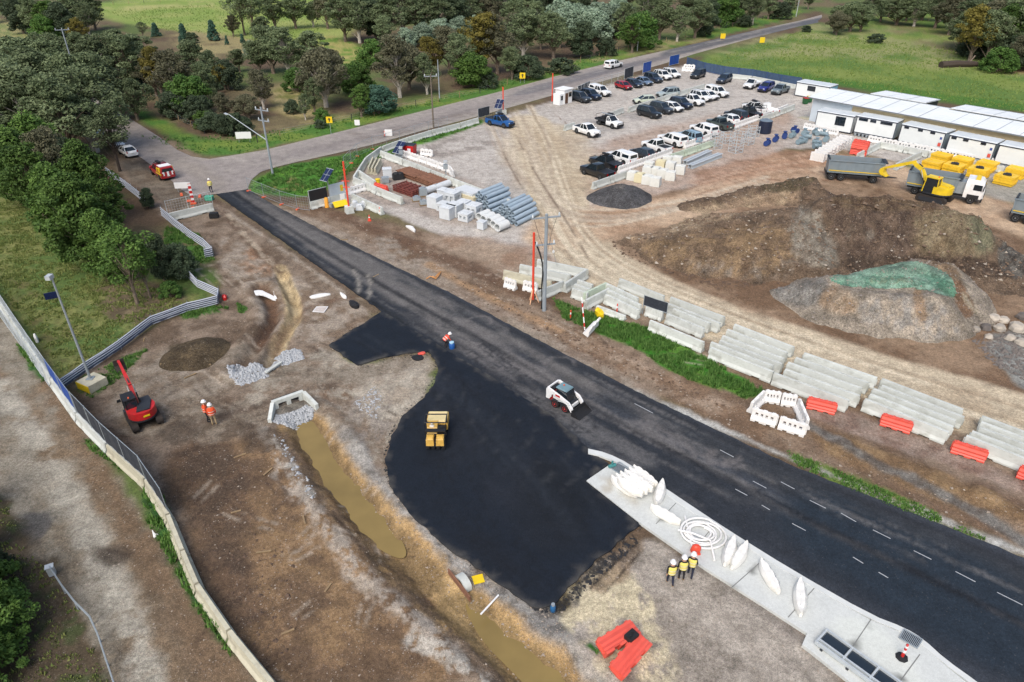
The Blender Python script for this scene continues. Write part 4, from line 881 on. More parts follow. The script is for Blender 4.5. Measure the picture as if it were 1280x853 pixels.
rail_fence('white railed netting fence curving down past the mesh gate', [(202,270),(220,285),(240,300),(255,310),(266,321),(256,323)], 1.1)
rail_fence('white railed netting fence round the paddock corner', [(232,344),(247,360),(274,372),(272,381),(235,390),(190,407),(150,438),(108,466),(76,488)], 1.0, 5)
# guard rail with a box head at the bottom left
t = thing('guard_rail', 'bent galvanised guard rail with a pale end block in the leaf litter', 'guard rail', G(66,718))
o_ = G(66,716); pl = [G(*p)-o_ for p in ((66,716),(82,740),(98,760),(116,778),(126,800),(136,830),(150,872))]
m = MB(); m.path([p+Vector((0,0,.55)) for p in pl], .03, 6); m.path([p+Vector((.06,-.03,.68)) for p in pl], .03, 6); m.build('rail', M_GALV, t)
m = MB(); m.box(.34,.3,.6,(0,0,0), .5); m.box(.42,.36,.05,(0,0,.6), .5); m.build('end_block', M_GALVL, t)
[MB().box(.06,.06,.6,tuple(p)).build('post', M_GALV, t) for p in pl[1:]]
# farm fences: post and wire
def farm_fence(label, px, step=5, h=1.15):
    pts = [G(*p) for p in px]; o = pts[0]; t = thing('wire_fence', label, 'fence', o); pos = []
    for a, b in zip(pts, pts[1:]):
        n = max(1, round((b-a).length/step)); pos += [a.lerp(b, k/n)-o for k in range(n)]
    pos.append(pts[-1]-o)
    for k, p in enumerate(pos[:95]):
        m = MB(); m.tube((p.x,p.y,-.1),(p.x,p.y,h+rnd.uniform(-.1,.1)),.07,5); m.build('post', M_WOOD if k % 3 else M_DARK, t)
    m = MB()
    for z in (.35,.7,1.05):
        for p, q in zip(pos, pos[1:]): m.tube((p.x,p.y,z),(q.x,q.y,z),.012,3,cap=False)
    m.build('wire', M_GALV, t)
farm_fence('post and wire fence along the far side of the old road', [(322,178),(350,170),(400,160),(440,151),(520,133),(600,117),(650,101),(700,86),(760,68),(820,55),(890,40),(960,22)])
farm_fence('post and wire fence running up into the trees at the left road', [(256,167),(224,152),(200,128),(170,112),(120,80)])
farm_fence('pale post fence across the back of the far paddock', [(122,7),(180,4),(240,0),(300,-4)], 6, 1.3)
farm_fence('wire fence along the far edge of the green field on the right', [(1150,24),(1230,48)], 6)

# ------------------------------------------------------------------ site offices
M_OFF = mat('office_panel', C(242,247,246), .5, .04, .8, dirt=(C(216,222,222), .5)); M_TRIM = mat('navy_trim', C(30,40,64), .5, .1, 3); M_ROOFW = mat('office_roof', C(214,222,226), .5, .06, .7, dirt=(C(186,196,202), .5))
M_ENDB = mat('office_end_panel', C(150,166,176), .5, .08, 1)
def office(label, bl, br, windows, depth=3.0, h=2.55, z0=.55, group=None, end_window=True, skirt=True, sign=False, endm=None):
    a, b = G(*bl, z=z0), G(*br, z=z0); d = b-a; L = d.length; rz = math.atan2(d.y, d.x)
    t = thing('site_office', label, 'site office', (a.x,a.y,0), rz, group)
    m = MB(); m.box(L,depth,h,(L/2,depth/2,z0)); m.build('wall', M_OFF, t)
    m = MB(); m.box(L+.14,depth+.14,.12,(L/2,depth/2,z0+h+.002), tx=.99, ty=.9)
    for k in range(int(L/1.1)): m.box(.05,depth,.04,(.6+k*1.1,depth/2,z0+h+.12))
    m.build('roof', M_ROOFW, t)
    m = MB(); m.box(L+.1,.06,.14,(L/2,-.032,z0+h-.14)); m.box(.09,.07,h-.1,(.02,-.036,z0)); m.box(.09,.07,h-.1,(L-.02,-.036,z0)); m.box(L+.06,.05,.1,(L/2,-.027,z0-.02)); m.box(.06,depth,.12,(L+.032,depth/2,z0+h-.13)); m.build('trim', M_TRIM, t)
    if endm: m = MB(); m.box(.03,depth-.06,h-.2,(L+.016,depth/2,z0+.05)); m.build('end_panel', endm, t)
    if skirt:
        m = MB(); m.box(L-.3,depth-.3,z0-.05,(L/2,depth/2,0)); m.build('underframe', M_DARK, t)
        m = MB()
        for k in range(int(L/.6)): m.box(.3,.05,.4,(.4+k*.6,-.14,.05))
        m.box(L-.2,.04,.06,(L/2,-.14,.46)); m.build('skirt', M_GALV, t)
    for (u, z, w, hh) in windows:
        f = MB(); f.box(w+.12,.05,hh+.12,(u*L,-.027,z0+z-.06)); fo = f.build('window', M_TRIM, t)
        g = MB(); g.box(w*.47,.03,hh,(u*L-w*.26,-.057,z0+z)); g.box(w*.47,.03,hh,(u*L+w*.26,-.057,z0+z)); g.build('pane', M_GLASS, fo)
    if end_window:
        f = MB(); f.box(.05,.9,.9,(L+.062,depth*.5,z0+1.1)); fo = f.build('window', M_WHITE, t); g = MB(); g.box(.03,.76,.76,(L+.092,depth*.5,z0+1.17)); g.build('pane', M_GLASS, fo)
    if sign:
        f = MB(); f.box(.4,.04,.9,(L*.93,-.06,z0+1.1), mi=0); f.box(.3,.02,.36,(L*.93,-.085,z0+1.5), mi=1); f.box(.4,.03,.5,(L*.93,-.085,z0+.5), mi=2); f.build('sign_board', [M_WHITE, M_BLUEC, M_RPLA], t)
    f = MB(); f.box(.5,.3,.45,(L*.5,depth+.16,z0+1.4)); f.build('air_conditioner', M_OFF, t)
    return t
g_ = 'white site offices before the long building'
office('leftmost white site office with one wide window near its end', (1018,159),(1063,167), [(.66,1.0,1.5,1.3)], group=g_, skirt=False, z0=.15, h=2.7)
office('second white site office with three slot windows under the roof edge', (1067,165),(1116,174), [(.17,2.0,1.3,.3),(.42,2.0,.8,.3),(.75,2.0,1.7,.3)], group=g_, end_window=False, endm=M_ENDB)
office('third white site office with tiny vents and a red sign', (1122,176),(1176,188), [(.12,2.1,.6,.22),(.44,2.1,.6,.22),(.72,2.1,.6,.22)], group=g_, end_window=False, sign=True, endm=M_ENDB)
office('fourth white site office with tiny vents and a red sign, next to the end office', (1181,190),(1238,202), [(.1,2.1,.6,.22),(.36,2.1,.6,.22),(.74,2.1,.6,.22)], group=g_, end_window=False, sign=True, endm=M_ENDB)
office('plain white site office cut by the right edge of the photo', (1242,203),(1306,216), [], group=g_, end_window=False)
office('small white hut beside the parked grey pickup, with a blue end window', (993,119),(1034,126), [(.47,1.3,1.5,.8)], group=None, skirt=False, z0=.1, h=2.5, depth=3.4, endm=mat('pale_blue_panel', C(120,170,196), .4, .1, 1))

# the long low building behind the offices
A = G(1011,151); hE = height_to(A, 121.5)
E0, E1 = G(1012.5,120.7,hE), G(1280,169,hE); dU = (E1-E0).normalized(); rzB = math.atan2(dU.y, dU.x)
tB = thing('site_building', 'long low white building with stepped pale roofs behind the offices', 'building', (A.x,A.y,0), rzB)
def loc(px, z):
    p = G(*px, z=z)-A; return (p.x*dU.x+p.y*dU.y, -p.x*dU.y+p.y*dU.x)
LB = 46
m = MB(); m.box(7,9,hE-.1,(3.5,4.5,0)); m.build('wall', mat('blue_white_wall', C(206,218,228), .6, .05, 1), tB)
m = MB(); m.box(LB-7,9,hE-.1,(7.002+(LB-7)/2,4.6,0)); m.build('wall', mat('cream_wall', C(214,196,158), .7, .08, 1.5), tB)
m = MB(); m.box(1.5,.06,2.1,(10,.07,.1)); m.box(1.2,.06,1.2,(14,.07,1.2)); m.build('door', M_OFF, tB)
def roof(u0, u1, w0, w1, z0, z1):
    m = MB(); m.prism([(w0,z0),(w1,z1),(w1,z1-.12),(w0,z0-.12)], u0, u1)
    n = int((u1-u0)/.9)
    for k in range(n): 
        u = u0+.45+k*.9; m.prism([(w0+.02,z0+.035),(w1-.02,z1+.035),(w1-.02,z1+.001),(w0+.02,z0+.001)], u-.03, u+.03)
    ro = m.build('roof', mat('metal_roof', C(238,243,245), .5, .04, .35, dirt=(C(216,226,230), .5)), tB)
    m = MB()
    for k in range(1, int((u1-u0)/3.1)+1):
        u = u0+k*3.1; m.prism([(w0+.01,z0+.04),(w1-.01,z1+.04),(w1-.01,z1+.02),(w0+.01,z0+.02)], u-.05, u+.05)
    m.box(u1-u0,.14,.06,((u0+u1)/2,w1-.1,z1)); m.build('flashing', mat('roof_flashing', C(170,180,186), .5, .1, 2), ro); return ro
roof(-.8, 19.5, -.6, 7.4, hE, hE+.35); roof(19.52, LB, -.6, 6.6, hE+.05, hE+.3)
roof(6.2, 15.5, 7.6, 13.5, hE+.55, hE+.2); roof(19.6, 34.6, 6.8, 13.2, hE+.55, hE+.1); roof(34.9, LB, 6.8, 14.2, hE+.5, hE+.15)
m = MB(); m.box(LB+.8,.12,.16,(LB/2-.4,-.67,hE-.16)); m.build('gutter', mat('grey_gutter', C(120,126,130), .5, .1, 2), tB)
for u0, u1, w0 in ((6.4,15.3,8),(19.8,34.4,7.2),(35.1,LB-.2,7.2)):
    m = MB(); m.box(u1-u0,5.2,hE+.1,((u0+u1)/2,w0+2.8,0)); m.build('wall', M_DARK, tB)
m = MB(); m.path([(38,12.5,hE+.2),(38,12.5,hE+1.6),(38.5,12.5,hE+2.2)],.05,6); m.ball((38.6,12.5,hE+2.3),.25,8); m.build('vent_pipe', M_WHITE, tB)
# gatehouse and its red boom
t = thing('gatehouse', 'small white gatehouse with an open door at the car park entrance', 'gatehouse', G(705,131), heading((705,131),(716,128)))
m = MB(); m.box(2.4,2.2,2.6,(1.2,1.1,0)); m.box(1.2,1.6,2.0,(-.605,.9,0)); m.build('wall', M_WHITE, t)
m = MB(); m.box(2.8,2.6,.12,(1.2,1.1,2.602)); m.build('roof', M_WHITE, t)
m = MB(); m.box(.8,.05,1.9,(.7,-.03,.1)); m.build('door', mat('brown_door', C(96,66,44), .6, .2, 3), t)
f = MB(); f.box(.9,.05,.9,(1.75,-.03,1.2)); fo = f.build('window', M_WOOD, t); g = MB(); g.box(.74,.03,.74,(1.75,-.062,1.28)); g.build('pane', M_GLASS, fo)
f = MB(); f.box(.6,.05,.8,(-.6,.07,.9)); f.build('window', M_GLASS, t)
# ------------------------------------------------------------------ cars
def paint_mat(name, rgb): return mat('car_paint_'+name, C(*rgb), .3, .04, 1.5, coat=.6)
PAINT = {k: paint_mat(k, v) for k, v in dict(white=(246,248,248), black=(24,27,32), dark_grey=(52,58,66), navy=(30,42,66), red=(170,30,40), slate=(110,130,156), silver=(168,182,184), mint=(206,216,196), blue=(22,84,150), deep_blue=(40,46,130), olive=(70,84,82), grey=(112,124,130), pale_blue=(150,180,198), dark_blue=(40,52,72)).items()}
M_TYRE = mat('tyre_rubber', C(24,24,26), .85, .2, 4); M_RIM = mat('alloy_rim', C(140,146,150), .35, .1, 4, metal=.5)
M_LAMP = mat('headlamp', C(210,218,222), .15, .05, 2); M_TAIL = mat('tail_lamp', C(170,24,24), .25, .1, 2); M_TRIMB = mat('black_trim', C(30,32,36), .6, .15, 3)
M_PLATE = mat('number_plate', C(228,228,220), .5, .05, 2)
def wheel(t, x, y, r=.37, w=.25, rim=M_RIM, name='wheel', rr=.62):
    m = MB(); prof = [(r*.55,-w/2),(r*.92,-w/2),(r,-w*.3),(r,w*.3),(r*.92,w/2),(r*.55,w/2)]
    T = Matrix.Translation((x,y,r)) @ Matrix.Rotation(math.pi/2, 4, 'X')
    m.lathe(prof, 16, M=T); o = m.build(name, M_TYRE, t, smooth=True)
    s = 1 if y > 0 else -1; T2 = Matrix.Translation((x,y+s*(w/2-.03),r)) @ Matrix.Rotation(-s*math.pi/2, 4, 'X')
    k = MB(); k.lathe([(r*rr,-.03),(r*rr,.035),(r*rr*.8,.02),(r*.2,.02),(r*.16,.045),(.01,.045)], 12, M=T2); k.build('rim', rim, o)
    return o
def body_rings(st, zb=.34):
    R = []
    for x, zt, w in st:
        z1 = max(zb+.14, zt-.24)
        h = [(-w*.9,zb),(-w,zb+.12),(-w*1.005,z1),(-w*.95,zt-.06),(-w*.8,zt)]
        R.append([(x,y,z) for y, z in h]+[(x,-y,z) for y, z in reversed(h)])
    return R
def make_car(kind):
    S = dict(suv=dict(L=4.75, st=[(2.38,.72,.66),(2.32,.9,.8),(2.05,.98,.9),(1.05,1.08,.93),(-2.1,1.1,.93),(-2.3,1.06,.86),(-2.37,.85,.78)], cab=(-2.28,1.1,-1.98,.28,1.06,1.74,.86,.70), wb=(1.42,-1.38), r=.38),
             hatch=dict(L=4.2, st=[(2.1,.62,.6),(2.02,.78,.76),(1.75,.86,.84),(.95,.95,.87),(-1.8,.98,.87),(-2.02,.92,.8),(-2.1,.7,.74)], cab=(-1.98,1.1,-1.5,.15,.94,1.47,.80,.62), wb=(1.28,-1.26), r=.33),
             sedan=dict(L=4.6, st=[(2.3,.6,.62),(2.22,.76,.78),(1.9,.84,.86),(1.0,.93,.89),(-1.4,.95,.89),(-2.1,.95,.85),(-2.3,.8,.76)], cab=(-1.75,1.1,-1.05,.2,.92,1.43,.80,.62), wb=(1.4,-1.36), r=.33),
             ute=dict(L=5.3, st=[(2.62,.78,.7),(2.55,1.0,.84),(2.2,1.06,.91),(1.15,1.12,.93),(-.72,1.12,.93)], cab=(-.72,1.3,-.55,.5,1.1,1.8,.86,.70), wb=(1.62,-1.5), r=.4),
             cabute=dict(L=5.3, st=[(2.62,.78,.7),(2.55,1.0,.84),(2.2,1.06,.91),(1.15,1.12,.93),(.1,1.12,.93)], cab=(.1,1.3,.2,.5,1.1,1.8,.86,.72), wb=(1.62,-1.5), r=.4),
             van=dict(L=4.9, st=[(2.42,.8,.72),(2.36,1.0,.88),(1.9,1.1,.95),(1.2,1.2,.97),(-2.35,1.25,.97),(-2.43,1.2,.94)], cab=(-2.4,1.75,-2.36,.95,1.2,1.95,.93,.82), wb=(1.45,-1.5), r=.36))
    base = {'ute':'ute','ute_canopy':'ute','ute_rack':'ute','ute_tray':'cabute','ute_black_tray':'cabute','service':'ute'}.get(kind, kind)
    s = S[base]; t = thing('parked_car' if base in ('suv','hatch','sedan','van') else 'pickup', 'car', 'car' if base in ('suv','hatch','sedan','van') else 'pickup')
    if base == 'van': t.name = 'van'; t['category'] = 'van'
    P0 = PAINT['white']; xa, xb, xta, xtb, zb, zt, wb_, wt = s['cab']; L = s['L']
    m = MB(); m.loft(body_rings(s['st']))
    # roof and pillars
    m.loft([[(xta-.03,-wt,zt-.05),(xtb+.03,-wt,zt-.05),(xtb+.03,wt,zt-.05),(xta-.03,wt,zt-.05)],[(xta,-wt*.96,zt),(xtb-.06,-wt*.96,zt),(xtb-.06,wt*.96,zt),(xta,wt*.96,zt)],[(xta+.15,-wt*.8,zt+.035),(xtb-.25,-wt*.8,zt+.035),(xtb-.25,wt*.8,zt+.035),(xta+.15,wt*.8,zt+.035)]])
    for sd in (-1, 1):
        for (p, q) in (((xa,zb),(xta,zt-.03)),((xb,zb),(xtb,zt-.03))): m.tube((p[0],sd*wb_,p[1]),(q[0],sd*wt,q[1]),.05,5)
        f_ = .5 if base in ('suv','hatch','sedan','van') else .42
        xm = xa+(xb-xa)*f_; m.tube((xm,sd*(wb_+.005),zb),(xta+(xtb-xta)*f_,sd*(wt+.01),zt-.03),.045,4)
        if base in ('suv','van'): m.tube((xa+.75,sd*(wb_+.005),zb),(xta+.6,sd*(wt+.01),zt-.03),.06,4)
    a = m
    r = s['r']; W = .93 if base in ('ute','cabute','suv','van') else .86
    for x in s['wb']:
        for sd in (-1, 1): a.lathe([(.001,-.01),(r+.075,-.01),(r+.075,.012),(.001,.012)], 16, mi=1, M=Matrix.Translation((x,sd*(W+.008-.014),r+.02)) @ Matrix.Rotation(math.pi/2, 4, 'X'))
    m.build('body', [P0, M_TRIMB], t, smooth=True)
    g = MB(); g.loft([[(xa+.02,-wb_,zb),(xb-.02,-wb_,zb),(xb-.02,wb_,zb),(xa+.02,wb_,zb)],[(xta,-wt,zt-.045),(xtb,-wt,zt-.045),(xtb,wt,zt-.045),(xta,wt,zt-.045)]])
    g.build('window', M_GLASS, t)
    r = s['r']; W = .93 if base in ('ute','cabute','suv','van') else .86
    for x in s['wb']:
        for sd in (-1, 1):
            wheel(t, x, sd*(W-.09), r)
    xf = s['st'][0][0]; xr = -L/2
    u = MB(); u.box(L-.5,1.5,.22,(0,0,.2)); u.box(.16,1.5,.22,(xf-.02,0,.3), ty=.96); u.box(.05,.8,.16,(xf+.035,0,.56)); u.build('bumper', M_TRIMB, t)
    zl = s['st'][1][1]-.17
    for sd in (-1, 1):
        h = MB(); h.box(.2,.3,.14,(xf-.07,sd*.58,zl)); h.build('headlight', M_LAMP, t)
        k = MB(); k.box(.06,.16,.3,(xr+.02 if base not in ('ute','cabute') else xr-.0,sd*.72,.78)); k.build('tail_light', M_TAIL, t)
        v = MB(); v.box(.12,.2,.13,(xb-.15,sd*(wb_+.14),zb+.02)); v.build('wing_mirror', P0 if base in ('ute','suv','cabute') else M_TRIMB, t)
    p = MB(); p.box(.02,.37,.12,(xr-.05,0,.62)); p.build('number_plate', M_PLATE, t)
    if base == 'ute':
        b = MB()   # the tub: floor, three walls, tailgate
        for sd in (-1, 1): b.prism([(-.74,.36),(-2.55,.36),(-2.55,1.1),(-.74,1.12)], sd*.93, sd*.80, axis='y')
        b.box(.08,1.6,.72,(-2.59,0,.4)); b.box(1.86,1.6,.3,(-1.66,0,.36)); b.build('tub', P0, t)
        if kind == 'ute': l = MB(); l.box(1.8,1.6,.04,(-1.66,0,1.04)); l.build('tub_cover', M_TRIMB, t)
    if kind in ('ute_canopy','service'):
        c = MB(); c.loft([[(-2.6,-.9,1.1),(-.78,-.9,1.1),(-.78,.9,1.1),(-2.6,.9,1.1)],[(-2.5,-.78,1.78),(-.78,-.78,1.8),(-.78,.78,1.8),(-2.5,.78,1.78)],[(-2.4,-.68,1.83),(-.85,-.68,1.85),(-.85,.68,1.85),(-2.4,.68,1.83)]]); co = c.build('canopy', P0, t)
        w = MB()
        for sd in (-1, 1): w.add([(-2.3,sd*.878,1.24),(-1.0,sd*.878,1.24),(-1.0,sd*.80,1.68),(-2.3,sd*.80,1.68)], [(0,1,2,3)]); w.add([(-2.3,sd*.868,1.24),(-1.0,sd*.868,1.24),(-1.0,sd*.79,1.68),(-2.3,sd*.79,1.68)], [(0,1,2,3)])
        w.add([(-2.592,-.7,1.22),(-2.592,.7,1.22),(-2.53,.62,1.66),(-2.53,-.62,1.66)], [(0,1,2,3)]); w.build('window', M_GLASS, co)
    if kind in ('ute_rack','service','ute_black_tray'):
        k = MB()
        for y in (-.6,0,.6): k.tube((-.55,y,1.92),(.55,y,1.92),.03,5)
        for x in (-.5,0,.5): k.tube((x,-.66,1.92),(x,.66,1.92),.03,5); k.tube((x,-.66,1.8),(x,-.66,1.92),.03,4); k.tube((x,.66,1.8),(x,.66,1.92),.03,4)
        k.box(1.1,.4,.2,(0,.2,1.95)); k.build('roof_rack', M_TRIMB, t)
    if kind in ('ute_rack','ute_black_tray'):
        k = MB(); k.path([(xf-.05,-.7,.5),(xf+.15,-.62,1.0),(xf+.15,.62,1.0),(xf-.05,.7,.5)],.045,6); k.box(.12,1.6,.24,(xf+.06,0,.45)); k.build('bull_bar', M_TRIMB, t)
    if kind == 'ute_rack':
        k = MB(); k.path([(-.85,-.8,1.05),(-.85,-.75,1.7),(-.85,.75,1.7),(-.85,.8,1.05)],.04,6); k.path([(-2.3,-.8,1.05),(-2.3,-.75,1.6),(-2.3,.75,1.6),(-2.3,.8,1.05)],.04,6); k.build('tub_frame', M_TRIMB, t); k = MB(); k.box(1.7,1.5,.2,(-1.66,0,.9)); k.build('load', M_DARK, t)
    if kind in ('ute_tray','ute_black_tray'):
        tm = P0 if kind == 'ute_tray' else M_DARK
        k = MB(); k.box(2.5,1.86,.1,(-1.3,0,.86)); k.box(2.5,.05,.28,(-1.3,.93,.8)); k.box(2.5,.05,.28,(-1.3,-.93,.8)); k.box(.06,1.86,.28,(-2.56,0,.8)); k.box(.06,1.7,.85,(-.06,0,.96)); k.box(2.3,.8,.35,(-1.2,0,.45)); k.build('tray', tm, t)
        if kind == 'ute_black_tray': k = MB(); k.box(.7,1.8,.75,(-.6,0,.965)); k.box(.9,1.3,.3,(-1.6,0,.965)); k.path([(-2.4,-.85,.96),(-2.4,-.85,1.7),(-2.4,.85,1.7),(-2.4,.85,.96)],.035,6); k.build('tool_box', M_TRIMB, t); k = MB(); k.box(2.4,.3,.08,(-.2,-.4,2.0)); k.build('ladder', M_GALV, t)
    if kind == 'suv':
        k = MB(); [k.tube((xta+.1,y,zt+.06),(xtb-.2,y,zt+.06),.025,5) for y in (-.58,.58)]; k.build('roof_rail', M_TRIMB, t)
    return t
PROTO = {}
def car(kind, c, hd, colour, label, group=None, z=.75):
    """c: pixel of the middle of the car; hd: pixel step from tail to nose"""
    p = G(c[0], c[1], z); p.z = 0; a = G(c[0]-hd[0], c[1]-hd[1], z); b = G(c[0]+hd[0], c[1]+hd[1], z); rz = math.atan2((b-a).y, (b-a).x)
    if kind not in PROTO: PROTO[kind] = make_car(kind); t = PROTO[kind]; t.location = p; t.rotation_euler = (0,0,rz)
    else: t = dup(PROTO[kind], p, rz)
    t['label'] = label; t['group'] = group or 'cars parked on the site car park'
    if group == 0: del t['group']
    return t, colour
A_, D_, C_, L_ = (11.4,3.1), (-21,-7), (18.3,4.6), (-17,6)
CARS = [
 ('suv',(725.5,121.7),A_,'dark_grey','dark grey van-like suv right beside the white gatehouse'),
 ('suv',(738.7,118.6),A_,'navy','dark suv between the gatehouse suv and the white canopy pickup'),
 ('ute_canopy',(750,113.8),A_,'white','white pickup with canopy at the left end of the top row, left of the gap'),
 ('hatch',(779.7,106.6),A_,'red','red hatchback in the top row'),
 ('hatch',(792.9,103.8),A_,'dark_blue','dark hatchback next to the red hatchback'),
 ('sedan',(804.8,101),A_,'slate','blue grey sedan two cars right of the red hatchback'),
 ('suv',(816.7,97.8),A_,'dark_blue','dark blue suv left of the two white suvs in the top row'),
 ('suv',(828.6,94.3),A_,'white','white suv next to the dark blue suv in the top row'),
 ('suv',(839.5,92),A_,'white','white suv at the right end of the top row by the white barriers'),
 ('suv',(872.5,92.9),L_,'black','black suv nosing out from the blue fence by the white barrier cluster'),
 ('suv',(905.3,98.9),L_,'dark_blue','dark suv in the middle of the blue fence'),
 ('ute_tray',(940.4,105),L_,'white','white pickup with a flat white tray along the blue fence'),
 ('suv',(957.7,109),L_,'deep_blue','deep blue car between the white tray pickup and the grey pickup'),
 ('ute',(975.5,112),L_,'grey','grey pickup beside the small white hut'),
 ('hatch',(805.4,124.2),(-20,1),'mint','pale cream small suv standing alone with its back to the black suv'),
 ('suv',(835,116.3),(-20,2),'silver','silver suv standing alone behind the middle row'),
 ('suv',(811.4,140.5),C_,'black','black suv at the near left end of the middle row'),
 ('suv',(827,135.4),C_,'dark_grey','dark grey suv second in the middle row'),
 ('hatch',(841.4,133.2),C_,'white','white small hatchback in the middle row between two dark cars'),
 ('suv',(851.4,129.4),C_,'navy','navy suv between the white hatchback and the white pickups'),
 ('ute',(865.2,125.2),C_,'white','white pickup right next to the navy suv in the middle row'),
 ('suv',(876.5,120.4),C_,'white','white suv between the white pickups of the middle row'),
 ('hatch',(886.5,118.8),C_,'white','white low car tucked in before the last white pickup of the middle row'),
 ('ute_canopy',(896.3,115),C_,'white','white canopy pickup at the far right end of the middle row'),
 ('ute',(733.4,162.5),(18,6),'white','white pickup parked alone before the short white barrier'),
 ('ute_black_tray',(761.5,152),(18,5),'white','white pickup with black tray boxes and a ladder on the roof'),
 ('ute',(746.4,213.6),D_,'black','black pickup at the near end of the front row, by the gravel heap'),
 ('ute_rack',(757.5,203.2),D_,'black','black pickup with a loaded open tub next to the nearest one'),
 ('ute_canopy',(776,196.8),D_,'white','white pickup whose canopy tailgate window faces the white barriers'),
 ('hatch',(803,190.2),D_,'dark_grey','dark grey hatchback between white pickups in the front row'),
 ('ute',(821,182.6),D_,'white','white pickup right of the dark grey hatchback in the front row'),
 ('ute_canopy',(840.5,174.6),D_,'white','white canopy pickup left of the pale blue one in the front row'),
 ('suv',(861,170.4),D_,'pale_blue','pale blue suv in the front row'),
 ('ute_canopy',(879.6,161.9),D_,'white','long white canopy pickup in the middle of the front row'),
 ('ute',(900,154.7),D_,'olive','olive grey pickup with a black tub cover in the front row'),
 ('hatch',(911,147.4),D_,'white','white car half hidden behind the olive grey pickup'),
 ('suv',(920,143.6),D_,'dark_grey','dark grey suv behind the white barriers near the tank'),
 ('ute_rack',(936,141.2),D_,'black','black pickup with a frame over its tub near the dark tank'),
 ('ute_rack',(943,134.8),D_,'white','white pickup with racks at the far end of the front row'),
 ('ute_tray',(958,136.4),D_,'white','white pickup with a flat tray nearest the dark tank'),
]
todo = []
for c_ in CARS: todo.append(car(*c_))
todo.append(car('ute_rack',(624.8,151.8),(18.4,3.8),'blue','bright blue pickup with bull bar by the site entrance', 0))
todo.append(car('ute_canopy',(767,80),(12,-2.6),'white','white canopy pickup driving on the road', 0, .9))
todo.append(car('service',(202,213.5),(-10,-6.5),'red','red and yellow service pickup with roof rack at the old junction', 0))
todo.append(car('sedan',(159,187.5),(-9,-5.5),'white','white car at the roadside below the thin tree', 0))
todo.append(car('van',(116,163),(9,6),'pale_blue','pale blue and white van half hidden by the trees', 0))
todo.append(car('sedan',(144,177.5),(9,6),'white','white car glimpsed between the tree trunks behind the roadside car', 0))
for t, cname in todo:
    if cname != 'white': recolor(t, 'car_paint_white', PAINT[cname])
    if 'service pickup' in t['label']:
        for ch in t.children:
            if ch.name.startswith('canopy'):
                m = MB(); m.box(.5,1.83,.6,(-2.0,0,1.12)); m.box(.3,1.83,.5,(-1.2,0,1.12)); m.box(1.9,1.885,.2,(-1.6,0,.8)); m.build('stripe_panel', M_YEL, t); m = MB(); [m.box(.03,.26,.5,(-2.65,y,.75)) for y in (-.6,0,.6)]; m.box(1.2,1.5,.05,(-1.6,0,1.86)); m.build('white_panel', M_WHITE, t)

# ------------------------------------------------------------------ tipper truck and trailers
M_TUB = mat('tipper_tub', C(132,146,154), .5, .1, 1.2, metal=.1, dirt=(C(150,150,146), .6)); M_CABW = mat('machine_white', C(244,245,245), .35, .06, 3, coat=.4, dirt=(C(196,192,184), .6))
def tub(t, x0, x1, z0, h, w=2.4):
    b = MB()
    for sd in (-1, 1):
        b.prism([(x0,z0),(x1,z0),(x1+.1,z0+h),(x0-.1,z0+h)], sd*w/2, sd*(w/2-.07), axis='y')
        for k in range(7): x = x0+.2+(x1-x0-.4)*k/6; b.box(.08,.06,h-.1,(x,sd*(w/2+.03),z0))
        b.box(x1-x0+.3,.16,.12,((x0+x1)/2,sd*(w/2+.02),z0+h))
    b.box(x1-x0-.1,w-.16,.1,((x0+x1)/2,0,z0)); b.box(.08,w-.16,h+.15,(x1,0,z0)); b.box(.08,w-.16,h,(x0,0,z0))
    o = b.build('tipper_tub', M_TUB, t)
    s = MB(); [s.box(x1-x0-.2,.02,.1,((x0+x1)/2,sd*(w/2+.075),z0+.28)) for sd in (-1,1)]; s.build('reflective_stripe', M_YEL, o)
    f = MB(); f.box(x1-x0-.3,w-.4,.25,((x0+x1)/2,0,z0+h-.75), tx=.8, ty=.7); f.build('load', mat('load_soil', C(96,76,60), .95, .3, 3, bump=.6), o)
    c = MB(); c.box(.5,w-.2,.1,(x1+.2,0,z0+h+.06)); c.build('tub_hood', M_DARK, o); c = MB(); c.tube((x0,-w/2+.15,z0+h+.1),(x0,w/2-.15,z0+h+.1),.13,8); c.build('tarp_roll', M_DARK, o)
    return o
def truck_wheels(t, xs, w=2.4):
    for x in xs:
        for sd in (-1, 1): wheel(t, x, sd*(w/2-.2), .5, .42, M_RIM, rr=.58)
